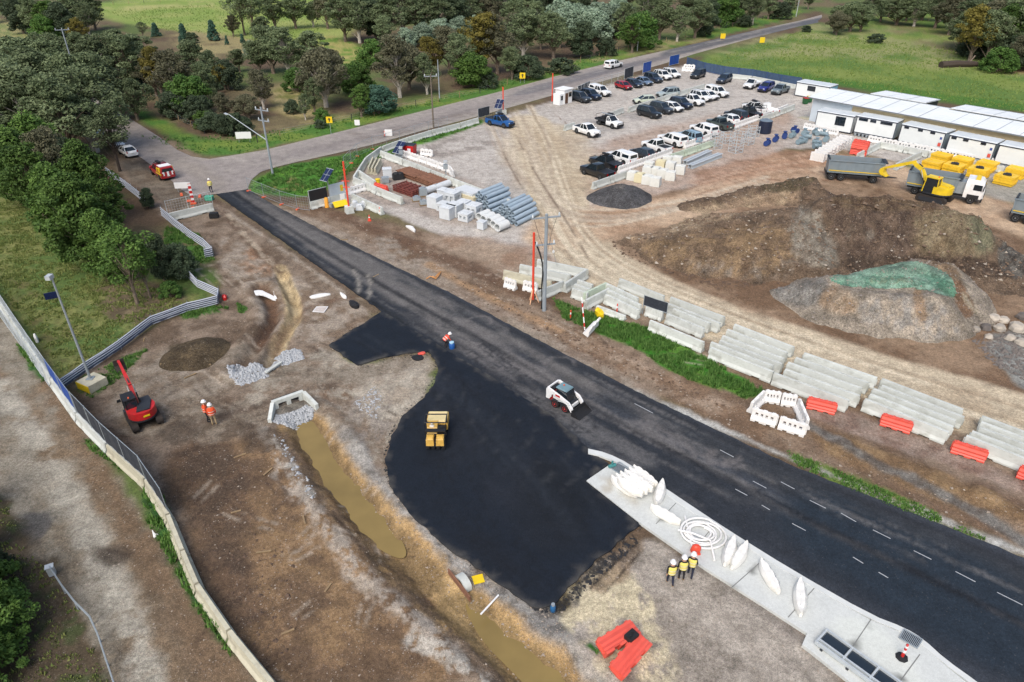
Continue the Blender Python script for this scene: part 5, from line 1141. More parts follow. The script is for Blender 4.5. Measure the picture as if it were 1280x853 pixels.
def tipper(label, a, b):
    a, b = G(*a), G(*b); rz = math.atan2((b-a).y,(b-a).x); n = Vector((-math.sin(rz), math.cos(rz), 0)); c = (a+b)/2+n*1.15
    t = thing('tipper_truck', label, 'truck', c, rz)
    m = MB(); m.box(8.2,.9,.35,(-.2,0,.62)); m.build('chassis', M_DARK, t)
    tub(t, -4.4, 1.2, 1.05, 1.75)
    m = MB(); R = []
    for (z, xb, xf, w) in ((.75,2.15,4.25,1.18),(1.3,2.1,4.3,1.22),(1.9,2.1,4.28,1.22),(2.75,2.1,4.05,1.16),(3.05,2.15,3.8,1.05)):
        R.append([(xb,-w,z),(xf-.15,-w,z),(xf,-w+.2,z),(xf,w-.2,z),(xf-.15,w,z),(xb,w,z)])
    m.loft(R); m.build('cab', M_CABW, t, smooth=True)
    g = MB(); g.loft([[(4.315,-1.0,1.75),(4.315,1.0,1.75),(4.12,.95,2.68),(4.12,-.95,2.68)],[(4.26,-1.0,1.75),(4.26,1.0,1.75),(4.06,.95,2.68),(4.06,-.95,2.68)]]); g.build('windscreen', M_GLASS, t)
    for sd in (-1,1):
        g = MB(); g.loft([[(3.0,sd*1.2,1.8),(3.95,sd*1.2,1.8),(3.9,sd*1.17,2.5),(3.0,sd*1.17,2.5)],[(3.0,sd*1.235,1.8),(3.95,sd*1.235,1.8),(3.9,sd*1.205,2.5),(3.0,sd*1.205,2.5)]]); g.build('side_window', M_GLASS, t)
        g = MB(); g.box(.1,.25,.6,(4.1,sd*1.4,1.9)); g.build('wing_mirror', M_TRIMB, t)
        g = MB(); g.box(.1,.4,.2,(4.27,sd*.8,.85)); g.build('headlight', M_LAMP, t)
        g = MB(); g.box(1.3,.06,.5,(3.2,sd*1.23,.72)); g.build('mudguard', M_TRIMB, t)
    g = MB(); g.box(.2,2.3,.45,(4.2,0,.4)); g.box(.06,1.6,.6,(4.33,0,.95)); g.build('bumper', M_TRIMB, t)
    g = MB(); g.box(.9,1.6,1.5,(1.65,0,.97)); g.tube((1.5,.9,.9),(1.5,.9,3.1),.09,8); g.build('engine_gear', M_GALV, t)
    g = MB(); g.box(.5,1.9,.12,(3.2,0,3.06)); g.build('light_bar', M_YEL, t)
    truck_wheels(t, (3.1,-1.9,-3.2)); return t
def trailer(label, a, b):
    a, b = G(*a), G(*b); rz = math.atan2((b-a).y,(b-a).x); n = Vector((-math.sin(rz), math.cos(rz), 0)); c = (a+b)/2+n*1.15
    t = thing('tipper_trailer', label, 'trailer', c, rz)
    m = MB(); m.box(6.6,.9,.3,(0,0,.65)); m.path([(3.2,-.4,.7),(5.4,0,.65),(3.2,.4,.7)],.08,6); m.build('chassis', M_DARK, t)
    tub(t, -3.5, 3.3, 1.05, 1.6); truck_wheels(t, (-2.9,-1.65,2.4))
    m = MB(); m.box(.1,2.3,.3,(-3.6,0,.7)); m.build('bumper', M_TRIMB, t)
    return t
tipper('tipper truck with a white cab and grey tub beside the yellow excavator', (1142,243), (1212,255.5))
trailer('grey tipper trailer standing left of the yellow excavator', (1036,225), (1097,230))
trailer('grey tipper trailer cut by the right edge of the photo', (1273,279), (1335,292))

# ------------------------------------------------------------------ machines
M_RUB = mat('rubber_track', C(52,46,42), .9, .25, 6, bump=.4); M_REDM = mat('machine_red', C(190,38,40), .45, .15, 3, dirt=(C(130,60,54), .6)); M_YELM = mat('machine_yellow', C(240,206,40), .45, .12, 2, dirt=(C(186,160,70), .6)); M_OCH = mat('machine_ochre', C(216,174,84), .5, .15, 3, dirt=(C(150,120,70), .7)); M_CREAM = mat('machine_cream', C(238,218,160), .5, .08, 2)
M_VEST_O = mat('orange_vest', C(240,90,44), .8, .08, 6); M_VEST_Y = mat('yellow_vest', C(238,222,116), .8, .08, 6)
def track(t, y, L, w, r, mi=M_RUB):
    m = MB(); pts = []
    for k in range(9): a = -math.pi/2+math.pi*k/8; pts.append((L/2-r+r*math.cos(a), r+r*math.sin(a)))
    for k in range(9): a = math.pi/2+math.pi*k/8; pts.append((-L/2+r+r*math.cos(a), r+r*math.sin(a)))
    m.prism(pts, y-w/2, y+w/2, axis='y')
    n = int(L/.16)
    for k in range(n): x = -L/2+r+(L-2*r)*k/max(1,n-1); m.box(.06,w+.02,.03,(x,y,2*r)); m.box(.06,w+.02,.03,(x,y,-.02))
    o = m.build('track', mi, t)
    q = MB(); q.prism([(p[0]*.8, r+(p[1]-r)*.62) for p in pts], y-w/2-.02, y+w/2+.02, axis='y'); q.build('track_frame', M_DARK, o)
def limb(m, a, b, w, h0, h1, mi=0):
    """a tapered box girder in the xz plane"""
    a, b = Vector(a), Vector(b); d = (b-a).normalized(); n = Vector((-d.z, 0, d.x))
    y = Vector((0, w/2, 0)); R = []
    for p, h in ((a,h0),(a.lerp(b,.5),max(h0,h1)*1.1),(b,h1)): R.append([p-n*h/2-y, p+n*h/2-y, p+n*h/2+y, p-n*h/2+y])
    m.loft(R, mi)
def ram(t, a, b, y=0, r=.06):
    a, b = Vector(a)+Vector((0,y,0)), Vector(b)+Vector((0,y,0)); m = MB(); m.tube(a, a.lerp(b,.6), r, 8, mi=0); m.tube(a.lerp(b,.6), b, r*.55, 8, mi=1); m.build('hydraulic_ram', [M_DARK, M_GALVL], t)
def seated_operator(t, x, y, z, vest):
    m = MB(); R = []
    for zz, wx, wy in ((0,.16,.2),(.25,.14,.19),(.5,.12,.22),(.58,.07,.09)): R.append([(x+wx*math.cos(a*math.pi/4), y+wy*math.sin(a*math.pi/4), z+zz) for a in range(8)])
    m.loft(R); m.ball((x+.02,y,z+.72),.11,8); m.build('operator', [vest], t, smooth=True)
def excavator(label, c, rz, house, s, boom, cabm, bodym, track_only=False, front='x'):
    """boom: list of (x,z) joints from the boom foot to the bucket, in machine space; house: extra turn"""
    t = thing('excavator', label, 'excavator', G(*c), rz); t.scale = (s,s,s)
    track(t, .95, 3.0, .5, .36); track(t, -.95, 3.0, .5, .36)
    m = MB(); m.box(1.6,1.5,.3,(0,0,.4)); m.lathe([(.6,.7),(.6,.85)], 16); m.build('undercarriage', M_DARK, t)
    h = MB(); pts = []
    for k in range(11): a = math.pi/2+math.pi*k/10; pts.append((-.35+1.15*math.cos(a), 1.12*math.sin(a)))
    pts = [(1.0,-1.05)]+[(1.0,1.05)]+pts
    h.prism(pts, .86, 1.02, axis='z'); ho = h.build('slew_deck', M_DARK, t)
    b = MB(); cw = [(x,y) for x, y in pts[2:] if x < .05]; b.prism([(.1,1.06)]+cw+[(.1,-1.06)], 1.022, 1.72, axis='z'); b.build('counterweight', bodym, t, smooth=True)
    b = MB(); b.prism([(.1,-1.0),(.1,.1),(-1.1,.5),(-1.25,-.5)], 1.722, 1.83, axis='z'); b.build('engine_hood', M_DARK if bodym is M_REDM else bodym, t)
    b = MB(); b.box(.9,.75,.7,(.55,-.62,1.02)); b.build('tank', M_DARK if bodym is M_REDM else bodym, t)
    # cab: frame posts, glass, roof
    b = MB(); b.box(1.35,.86,1.5,(.42,.58,1.03), tx=.86); b.build('cab_glass', M_GLASS, t)
    b = MB(); b.box(1.3,.96,.1,(.4,.58,2.53))
    for x, y in ((-.28,.14),(-.28,1.02),(1.12,.14),(1.12,1.02)): b.tube((x,y,1.02),(.4+(x-.4)*.86,y,2.55),.05,5)
    b.build('cab_frame', cabm, t)
    b = MB(); b.lathe([(.07,2.63),(.07,2.73),(.01,2.76)], 8, M=Matrix.Translation((0,.6,0))); b.build('beacon', M_OPLA, t)
    bm = MB(); pj = [Vector((x, 0, z)) for x, z in boom]
    limb(bm, pj[0], pj[1], .26, .3, .38); limb(bm, pj[1], pj[2], .26, .38, .22); bm.build('boom', bodym, t)
    st = MB(); limb(st, pj[2]+(pj[2]-pj[3]).normalized()*.35, pj[3], .2, .3, .18); st.build('stick', bodym, t)
    ram(t, (pj[0].x+.2,0,pj[0].z-.2), tuple(pj[1]), .24); ram(t, (pj[0].x+.2,0,pj[0].z-.2), tuple(pj[1]), -.24); ram(t, tuple(pj[1]+Vector((0,0,.3))), tuple(pj[2]+(pj[2]-pj[3]).normalized()*.35), 0)
    e = pj[3]; bk = MB()
    prof = [(e.x-.05,e.z+.12),(e.x+.32,e.z-.05),(e.x+.42,e.z-.4),(e.x+.15,e.z-.75),(e.x-.35,e.z-.8),(e.x-.05,e.z-.45)]
    bk.prism(prof, -.42, .42, axis='y')
    for y in (-.35,-.12,.12,.35): bk.box(.2,.07,.06,(e.x-.42,y,e.z-.84))
    bk.build('bucket', M_RUB if bodym is M_REDM else bodym, t)
    for sd in (1,): 
        q = MB(); q.box(.06,.3,.25,(1.1,1.25,1.9)); q.build('wing_mirror', M_TRIMB, t)
    q = MB(); q.box(.5,2.3,.4,(1.75,0,.1)); q.build('blade', M_DARK, t) if bodym is M_REDM else None
    return t
te = excavator('red mini excavator with a black cab and raised boom on the bare dirt', (181,526), heading((171,541),(159,520)), 0, .84, [(1.0,1.2),(1.8,2.7),(3.1,3.5),(4.2,4.0)], M_TRIMB, M_REDM)
for ch in te.children:
    if ch.name.startswith('counterweight'): 
        m = MB(); m.box(.02,.5,.16,(-1.52,-.1,1.3)); m.build('yellow_decal', M_YEL, ch)
seated_operator(te, .3, .58, 1.1, M_VEST_Y)
ty = excavator('yellow excavator behind the dirt heap reaching its boom over the tub', (1167,251), heading((1172,253),(1128,242)), 0, 1.2, [(.9,1.2),(2.0,2.9),(3.1,3.4),(5.7,2.2)], M_YELM, M_YELM)
# skid steer loader
def skid(label, c, rz):
    t = thing('skid_steer_loader', label, 'skid steer', G(*c), rz); t.scale = (.82,.82,.82)
    for x in (.58,-.55):
        for sd in (-1,1): wheel(t, x, sd*.74, .41, .3, mat('rim_red', C(216,44,44), .4, .06, 3), rr=.6)
    m = MB(); m.box(2.2,1.15,.7,(-.1,0,.25)); m.build('chassis', M_DARK, t)
    m = MB(); m.loft([[(-1.5,-.6,.45),(-1.0,-.62,.45),(-1.0,.62,.45),(-1.5,.6,.45)],[(-1.45,-.58,1.35),(-.9,-.6,1.45),(-.9,.6,1.45),(-1.45,.58,1.35)]]); m.build('engine_cover', M_REDM, t)
    m = MB(); m.box(.5,.9,.25,(-1.2,0,1.452)); m.build('engine_grille', M_TRIMB, t)
    for sd in (-1,1):
        a = MB(); y0, y1 = sd*.68, sd*.86
        a.prism([(-1.55,.7),(-1.2,.7),(-1.0,1.0),(-.9,1.35),(-.2,1.25),(.75,.95),(1.25,.35),(1.45,.35),(1.35,.75),(.95,1.2),(-.2,1.55),(-1.35,1.82),(-1.55,1.7)], y0, y1, axis='y'); a.build('lift_arm', M_CABW, t)
        a = MB(); a.prism([(-.9,.85),(.6,.8),(.6,.95),(-.2,1.15),(-.9,1.25)], sd*.62, sd*.675, axis='y'); a.build('side_panel', M_CABW, t)
        a = MB(); a.box(.5,.012,.2,(-.25,sd*.868,1.33)); a.build('red_decal', M_REDM, t)
        ram(t, (-.9,0,.8), (.3,0,1.05), sd*.9, .05)
    a = MB(); a.box(.14,1.5,.14,(-1.42,0,1.68)); a.build('arm_cross_bar', M_CABW, t)
    m = MB(); m.loft([[(-.75,-.5,.95),(.75,-.5,.95),(.75,.5,.95),(-.75,.5,.95)],[(-.6,-.48,1.95),(.35,-.48,1.95),(.35,.48,1.95),(-.6,.48,1.95)]]); m.build('cab_glass', M_GLASS, t)
    m = MB(); m.box(1.2,1.04,.1,(-.15,0,1.952), tx=.92, ty=.9); m.build('cab_roof', mat('teal_roof', C(120,150,160), .4, .1, 2), t)
    m = MB()
    for sd in (-1,1): m.tube((.75,sd*.5,.95),(.37,sd*.49,1.97),.05,5); m.tube((-.75,sd*.5,.95),(-.6,sd*.49,1.97),.05,5)
    m.build('cab_frame', M_TRIMB, t)
    m = MB(); m.lathe([(.07,2.05),(.07,2.15),(.01,2.18)], 8, M=Matrix.Translation((-.3,.1,0))); m.build('beacon', M_OPLA, t)
    m = MB(); m.box(.35,.9,.3,(.95,0,.55)); m.build('front_plate', M_CABW, t)
    m = MB(); P_ = [(1.35,.1),(1.35,.62),(1.42,.66),(1.5,.3),(1.62,.14),(2.3,.07),(2.3,.04),(1.5,.04)]
    m.prism(P_, -.92, .92, axis='y'); m.prism([(1.36,.06),(1.38,.62),(1.6,.5),(2.25,.06)], -.95, -.92, axis='y'); m.prism([(1.36,.06),(1.38,.62),(1.6,.5),(2.25,.06)], .92, .95, axis='y'); m.build('bucket', M_BLACK, t)
    seated_operator(t, 0, 0, .95, M_VEST_O)
    return t
skid('white skid steer loader with red wheel rims and a black bucket on the road', (706.5,507.5), heading((692.4,510.6),(704.6,516.8)))
# rubber tyred roller
t = thing('tyre_roller', 'ochre rubber tyred roller with a black roll bar on the fresh asphalt', 'roller', G(547,549), heading((546,560),(549,538))); t.scale = (.8,.8,.8)
for k in range(4): wheel(t, -1.25, -.66+.44*k, .4, .3, M_TRIMB)
for k in range(5): wheel(t, 1.2, -.72+.36*k, .4, .26, M_TRIMB)
m = MB(); m.box(3.4,1.5,.5,(0,0,.55)); m.build('chassis', M_DARK, t)
m = MB(); m.loft([[(.35,-.9,.75),(2.0,-.9,.75),(2.0,.9,.75),(.35,.9,.75)],[(.35,-.9,1.6),(1.9,-.88,1.5),(1.9,.88,1.5),(.35,.9,1.6)]]); m.build('side_body', M_OCH, t)
m = MB(); m.loft([[(.36,-.86,1.602),(1.9,-.84,1.502),(1.9,.84,1.502),(.36,.86,1.602)],[(.4,-.8,1.72),(1.8,-.78,1.62),(1.8,.78,1.62),(.4,.8,1.72)]]); m.build('hood', M_CREAM, t)
m = MB(); m.box(1.5,1.6,.25,(-.4,0,1.05)); m.build('platform', M_TRIMB, t)
m = MB(); m.prism([(-.9,1.3),(.34,1.3),(.34,1.75),(-.5,1.7)], -.1, .75, axis='y'); m.build('console', M_OCH, t)
for y in (-.42,.42):
    m = MB(); m.loft([[(-1.95,y-.33,.85),(-1.2,y-.33,.85),(-1.2,y+.33,.85),(-1.95,y+.33,.85)],[(-1.9,y-.31,1.45),(-1.2,y-.31,1.5),(-1.2,y+.31,1.5),(-1.9,y+.31,1.45)],[(-1.8,y-.24,1.53),(-1.3,y-.24,1.56),(-1.3,y+.24,1.56),(-1.8,y+.24,1.53)]]); m.build('rear_tank', M_OCH, t, smooth=True)
m = MB(); m.path([(-.95,-.86,1.2),(-.9,-.9,2.5),(-.9,.9,2.5),(-.95,.86,1.2)],.06,6); m.path([(.3,-.86,1.6),(.25,-.9,2.5),(.25,.9,2.5),(.3,.86,1.6)],.06,6); [m.tube((-.9,y,2.5),(.25,y,2.5),.05,6) for y in (-.9,.9)]; m.build('roll_bar', M_TRIMB, t)
m = MB(); m.box(.35,1.7,.12,(-1.0,0,1.7)); m.build('control_panel', M_TRIMB, t)
m = MB(); m.box(.5,.5,.12,(-.45,-.4,1.4)); m.box(.12,.5,.5,(-.72,-.4,1.45)); m.build('seat', M_TRIMB, t)
seated_operator(t, -.4, .35, 1.3, mat('white_shirt', C(232,226,214), .8, .06, 4))
# ------------------------------------------------------------------ heaps
def project(V):
    """where points of the place fall in the photograph (used once, to lay the traced soil colours on the heaps)"""
    w = V[:,2]-H; zc = V[:,1]*_c - w*_s; yc = V[:,1]*_s + w*_c
    return np.column_stack([CX+FPX*V[:,0]/zc, CY-FPX*yc/zc])
def pz(pts, c, soft=9, jit=6, js=9, op=1, c2=None, ms=12, mm=(.4,.62), brk=None, w=None):
    return dict(p=smooth_px(pts, 2, w is None), c=c, soft=soft, jit=jit, js=js, op=op, c2=c2, ms=ms, mm=mm, brk=brk, grass=0, w=w, seed=int(pts[0][0]*3+pts[0][1]) % 911)
HEAPMAT = soilmat('heap_soil', fine=1.5, bump=1.0, speck=1.3)
def heap(name, ridges, slope, step, base, zones, rough=.25, rs=1.2, parent=None, keep=None, seed=3, lift=0.0):
    """a tipped heap: ridge lines (pixel, height) whose sides fall at the slope of loose soil"""
    segs = []
    for rd in ridges:
        sl = rd[1] if isinstance(rd[1], float) else slope; pts = rd[0] if isinstance(rd[1], float) else rd
        pts = [G(p[0], p[1], p[2]) for p in pts]
        for a, b in zip(pts, pts[1:]): segs.append((a, b, sl))
    P3 = [p for s in segs for p in s[:2]]; mg = max(p.z for p in P3)/slope+2
    lo = (min(p.x for p in P3)-mg, min(p.y for p in P3)-mg); hi = (max(p.x for p in P3)+mg, max(p.y for p in P3)+mg)
    X, Y = np.meshgrid(np.arange(lo[0], hi[0], step), np.arange(lo[1], hi[1], step)); x, y = X.ravel(), Y.ravel()
    wx = x+.9*(fbm(x/2.2, y/2.2, seed, 4)-.5)*2*rough*3; wy = y+.9*(fbm(x/2.2, y/2.2, seed+9, 4)-.5)*2*rough*3
    z = np.full(len(x), -9.0)
    for a, b, sl in segs:
        ex, ey = b.x-a.x, b.y-a.y; t = np.clip(((wx-a.x)*ex+(wy-a.y)*ey)/(ex*ex+ey*ey+1e-9), 0, 1)
        d = np.hypot(wx-a.x-t*ex, wy-a.y-t*ey); zz = a.z+(b.z-a.z)*t - sl*np.sqrt(d*d+.35) + sl*.59
        z = np.logaddexp(z*3, zz*3)/3
    z = z + np.clip(z+.4, 0, 1)*(rough*(fbm(x/rs, y/rs, seed+4, 5, .62)-.5)*2 + rough*.5*(fbm(x/.45, y/.45, seed+7, 3)-.5))
    V = np.column_stack([x, y, z+lift]); ny, nx = X.shape
    px = project(V)
    i = (np.arange(ny-1)[:,None]*nx+np.arange(nx-1)[None,:]).ravel(); Q = np.stack([i, i+1, i+nx+1, i+nx], 1)
    ok = z[Q].max(1) > -.12
    if keep is not None: kk = poly_sd(px, keep) < 0; ok &= kk[Q].all(1)
    Q = Q[ok]; used = np.unique(Q); remap = np.full(len(V), -1); remap[used] = np.arange(len(used)); V = V[used]; px = px[used]; Q = remap[Q]
    col = np.empty((len(V), 4)); col[:,:3] = soil(base); col[:,3] = 0
    t = sstep(.4,.64, fbm(V[:,0]/1.6, V[:,1]/1.6, seed+20, 5, .65))[:,None]; col[:,:3] *= (1-.28*t)
    paint(px, col, zones)
    o = grid_mesh(name, V, Q, col, HEAPMAT)
    if parent: o.parent = parent
    return o
big = heap('spoil_heap', [[(1014,262,4.2),(1060,258,4.8),(1120,257,5.0),(1175,261,5.1),(1210,270,4.6),(1232,292,3.0)],
  [(1040,246,4.0),(1110,247,4.4),(1180,256,4.6)], ([(848,292,1.6),(920,272,2.4),(1000,262,3.6)], .42), ([(800,296,.9),(860,300,1.9),(930,292,2.8),(1000,278,3.9)], .62), ([(870,252,.6),(960,236,.9),(1010,230,1.4)], .4),
  [(950,238,1.1),(985,227,1.9),(1010,222,1.4)], ([(1235,300,1.8),(1262,318,1.2),(1290,326,1.2)], .45), ([(1200,335,.8),(1260,345,.7)], .35), ([(1100,290,3.0),(1106,318,1.4)], 1.0), ([(1160,286,3.6),(1172,316,1.6)], .9), ([(1060,284,3.2),(1052,316,1.4)], .9), ([(960,296,2.6),(950,324,1.0)], .8)], .98, .22, (118,98,80),
 [pz([(760,290),(860,262),(990,232),(1010,250),(900,275),(800,305)], (150,126,102), c2=(168,146,118), ms=14), pz([(780,305),(900,285),(1000,280),(1010,330),(930,352),(840,338)], (136,112,84), c2=(112,92,72), ms=12),
  pz([(840,322),(930,330),(1000,318),(1000,345),(900,352)], (140,126,112), brk=(10,.4,.6), c2=(104,84,66)),
  pz([(990,262),(1020,258),(1040,300),(1058,330),(1010,335),(985,310)], (142,134,122), 10, 8, c2=(116,104,92), ms=7),
  pz([(1030,232),(1110,240),(1150,262),(1150,300),(1120,336),(1060,336),(1045,300),(1036,262)], (86,70,60), 12, 9, c2=(106,88,74), ms=7),
  pz([(1060,280),(1072,290),(1066,300),(1056,296)], (130,118,104), 3, 3, op=.7, brk=(5,.35,.5)), pz([(1080,288),(1094,290),(1092,302),(1082,300)], (132,122,110), 3, 3, op=.7, brk=(4,.4,.6)),
  pz([(1150,262),(1205,258),(1240,282),(1248,320),(1200,326),(1150,320),(1140,300)], (130,116,92), 12, 9, c2=(110,94,72), ms=10), pz([(1208,262),(1236,276),(1246,300),(1236,318),(1214,312)], (116,116,92), 9, 6, op=.8),
  pz([(1040,322),(1150,318),(1240,322),(1290,350),(1200,345),(1060,345)], (78,64,54), 4, 4, brk=(8,.3,.5)), pz([(1245,300),(1290,300),(1290,350),(1250,345)], (110,106,100), 4, 3, c2=(72,66,62), ms=7),
  pz([(945,222),(1010,212),(1024,226),(990,240),(955,242)], (84,74,56), 3, 3, c2=(104,90,68), ms=7),
  pz([(1040,236),(1180,252),(1200,262),(1120,264),(1040,262)], (108,90,70), 4, 4, c2=(86,68,54), ms=8)], rough=.42, seed=5)
tag(big, 'large brown soil heap in front of the yellow excavator', 'soil heap')
th = thing('covered_heap', 'grey gravel heap with a green sprayed top beside the haul road', 'gravel heap', G(1110,390))
RG = [[(1040,349,2.3),(1100,340,2.6),(1150,330,2.7),(1190,350,2.6),(1170,371,2.4),(1100,368,2.3),(1050,360,2.2),(1040,349,2.3)], [(1080,352,2.45),(1150,350,2.6)], [(1150,326,2.3),(1186,332,2.4),(1200,352,2.0)], ([(985,362,.5),(1030,352,1.5),(1045,350,2.1)], .6), ([(1200,360,1.6),(1222,392,.5)], .6), ([(1128,372,1.6),(1140,400,.6)], .8), ([(1060,366,1.4),(1046,384,.5)], .8)]
hp = heap('heap', RG, .8, .2, (156,144,130), [pz([(960,360),(1030,345),(1044,360),(1020,385),(970,378)], (140,136,131), c2=(118,112,106), ms=8), pz([(1030,356),(1056,358),(1080,392),(1050,396),(1020,382)], (160,142,122), c2=(140,118,96), ms=8),
  pz([(1080,368),(1170,372),(1200,410),(1190,428),(1120,412),(1070,398)], (150,144,138), c2=(166,152,136), ms=9), pz([(1140,362),(1154,362),(1160,405),(1146,400)], (150,122,94), 3, 3, op=.8), pz([(1140,318),(1190,325),(1206,352),(1192,356),(1170,336)], (142,120,96), c2=(124,102,80)),
  pz([(1188,350),(1204,352),(1222,395),(1206,400),(1192,372)], (126,98,76), 3, 3), pz([(1200,360),(1216,380),(1224,396),(1206,380)], (158,146,126), 3, 2)], rough=.22, seed=14)
hp.parent = th; hp.location = -th.location
cv = heap('cover', RG, .8, .2, (128,162,142), [pz([(1040,345),(1190,340),(1190,362),(1040,362)], (136,170,150), 6, 5, c2=(96,142,120), ms=6), pz([(1060,350),(1120,346),(1160,350),(1110,356)], (130,140,110), 3, 3, op=.7, brk=(5,.45,.6)), pz([(1166,352),(1196,352),(1200,376),(1180,368)], (82,132,106), 3, 3, op=.8)], rough=.22, seed=14, lift=.035,
          keep=smooth_px([(1028,347),(1070,336),(1142,324),(1165,332),(1192,343),(1200,378),(1174,368),(1150,362),(1100,362),(1048,358)], 2, True))
cv.parent = th; cv.location = -th.location
tag(heap('gravel_heap', [[(762,236,1.3),(776,232,1.7),(790,233,1.3)]], .62, .2, (86,86,90), [pz([(745,238),(770,244),(800,244),(780,250)], (70,70,76), op=.7, brk=(5,.4,.6)), pz([(765,224),(785,226),(780,236),(768,236)], (104,100,98), 3, 3, op=.7)], rough=.12, seed=30), 'heap of black gravel behind the concrete wall by the car park', 'gravel heap')
tag(heap('soil_heap', [[(226,440,.45),(244,434,.6),(258,432,.4)]], .45, .2, (92,78,58), [], rough=.15, seed=33), 'low brown soil heap north of the red excavator', 'soil heap')
# boulders and loose stones
M_ROCK = mat('rock', C(176,168,156), .9, .25, 2.5, bump=.5, obrand=.2); M_ROCKD = mat('dark_rock', C(104,98,94), .9, .25, 2.5, bump=.5, obrand=.2); M_ROCKG = mat('crushed_rock', C(168,172,176), .9, .35, 9, bump=.4)
def rock(m, c, r, rn, n=7):
    R = []
    for k in range(1, 5):
        t = math.pi*k/5
        R.append([(c[0]+r*rn.uniform(.75,1.2)*math.sin(t)*math.cos(2*math.pi*i/n), c[1]+r*rn.uniform(.75,1.2)*math.sin(t)*math.sin(2*math.pi*i/n), c[2]-r*.75*math.cos(t)) for i in range(n)])
    m.loft(R)
rn = random.Random(4)
for k, (x, y, s) in enumerate([(1213,402,.5),(1226,399,.6),(1241,400,.6),(1254,402,.5),(1232,411,.5),(1248,412,.55),(1219,413,.4),(1271,412,.7),(1278,398,.6),(1236,422,.35),(1262,424,.45),(1276,430,.5)]):
    m = MB(); rock(m, (0,0,.25*s), s, rn); o = m.build('boulder', M_ROCK if k % 4 else M_ROCKD, loc=G(x,y), rz=rn.random()*6); tag(o, 'pale boulder in the row at the right foot of the green topped heap', 'boulder', 'boulders at the foot of the heap')
def stones_on(o, name, n, s0, s1, m, label, seed, zmin=.15):
    vv = [v.co for v in o.data.vertices if v.co.z > zmin]; r_ = random.Random(seed); mb = MB(); off = o.location if o.parent else Vector()
    for _ in range(n):
        p = r_.choice(vv); s = r_.uniform(s0, s1)*(.5+r_.random()**3*1.4); x, y, z = p.x, p.y, p.z
        v = [(x+s*r_.uniform(.6,1.3)*math.cos(a+r_.random()), y+s*r_.uniform(.6,1.3)*math.sin(a+r_.random()), z+s*.15) for a in (0,1.57,3.14,4.71)]
        mb.add(v+[(x+s*r_.uniform(-.3,.3), y+s*r_.uniform(-.3,.3), z+s*r_.uniform(.6,1.0)), (x,y,z-s*.5)], [(0,1,4),(1,2,4),(2,3,4),(3,0,4),(1,0,5),(2,1,5),(3,2,5),(0,3,5)])
    return tag(mb.build(name, m), label, None, None, 'stuff')
def scatter(name, areas, m, label, zfun=True, seed=1):
    mb = MB(); r_ = random.Random(seed); pts = []
    for poly, n, s0, s1 in areas:
        q = gp(poly); xs = [p[0] for p in q]; ys = [p[1] for p in q]; a = np.array([(r_.uniform(min(xs), max(xs)), r_.uniform(min(ys), max(ys))) for _ in range(n*3)])
        a = a[poly_sd(a, q) < 0][:n]
        pts += [(p[0], p[1], r_.uniform(s0, s1)*(.5+r_.random()**3*1.2)) for p in a]
    A = np.array(pts); zz = heights(A[:,:2]) if zfun else np.zeros(len(A))
    for (x, y, s), z in zip(pts, zz):
        v = [(x+s*r_.uniform(.6,1.3)*math.cos(a+r_.random()), y+s*r_.uniform(.6,1.3)*math.sin(a+r_.random()), z+s*.1) for a in (0,1.57,3.14,4.71)]
        mb.add(v+[(x+s*r_.uniform(-.3,.3), y+s*r_.uniform(-.3,.3), z+s*r_.uniform(.5,.9)), (x,y,z-s*.4)], [(0,1,4),(1,2,4),(2,3,4),(3,0,4),(1,0,5),(2,1,5),(3,2,5),(0,3,5)])
    return tag(mb.build(name, m), label, None, None, 'stuff')
stones_on(big, 'heap_clods', 2600, .08, .2, mat('heap_clod', C(112,94,78), .95, .35, 3), 'clods and stones lying over the brown soil heap', 41)
stones_on(big, 'heap_stones', 700, .06, .16, mat('heap_stone', C(170,160,146), .95, .3, 3), 'pale stones lying over the brown soil heap', 42)
stones_on(hp, 'heap_gravel', 1500, .05, .1, mat('heap_gravel', C(140,132,124), .95, .35, 3), 'loose gravel on the sides of the green topped heap', 43)
scatter('crushed_rock', [([(285,460),(298,453),(328,459),(335,470),(300,482),(288,474)], 1300, .09, .18), ([(346,447),(356,438),(374,436),(379,448),(352,457)], 800, .09, .18), ([(325,462),(350,450),(352,456),(330,468)], 250, .07, .13), ([(342,529),(346,522),(385,508),(394,512),(374,531)], 1000, .08, .17), ([(440,505),(470,482),(480,500),(470,525)], 160, .06, .12), ([(338,545),(352,545),(400,625),(388,625)], 140, .06, .14)], M_ROCKG, 'grey crushed rock tipped by the culvert', seed=2)
scatter('loose_stones', [([(220,560),(340,560),(640,860),(330,860)], 700, .025, .055), ([(150,440),(300,400),(470,400),(540,470),(480,580),(380,520),(200,530)], 1000, .03, .065), ([(420,580),(480,600),(690,770),(760,870),(660,860),(560,740)], 1500, .03, .07),
  ([(420,270),(560,320),(900,500),(1000,545),(1280,640),(1280,680),(1000,580),(700,430),(430,300)], 1900, .05, .1), ([(690,775),(800,670),(1000,800),(1060,860),(760,860)], 900, .02, .05), ([(60,500),(120,560),(320,860),(150,860),(60,640)], 1200, .02, .05)],
  mat('loose_stone', C(160,148,134), .95, .3, 4), 'loose stones strewn over the bare dirt', seed=5)
scatter('clods', [([(760,300),(900,352),(1060,345),(1240,352),(1280,345),(1280,365),(1200,362),(1000,352),(900,362),(780,322)], 1500, .08, .22), ([(560,340),(700,400),(860,480),(940,520),(800,480),(600,378)], 900, .06, .14), ([(210,580),(300,600),(400,760),(330,850),(260,740)], 500, .04, .1)], mat('dark_clod', C(98,80,66), .95, .3, 4), 'dark clods of earth along the foot of the heap', seed=8)
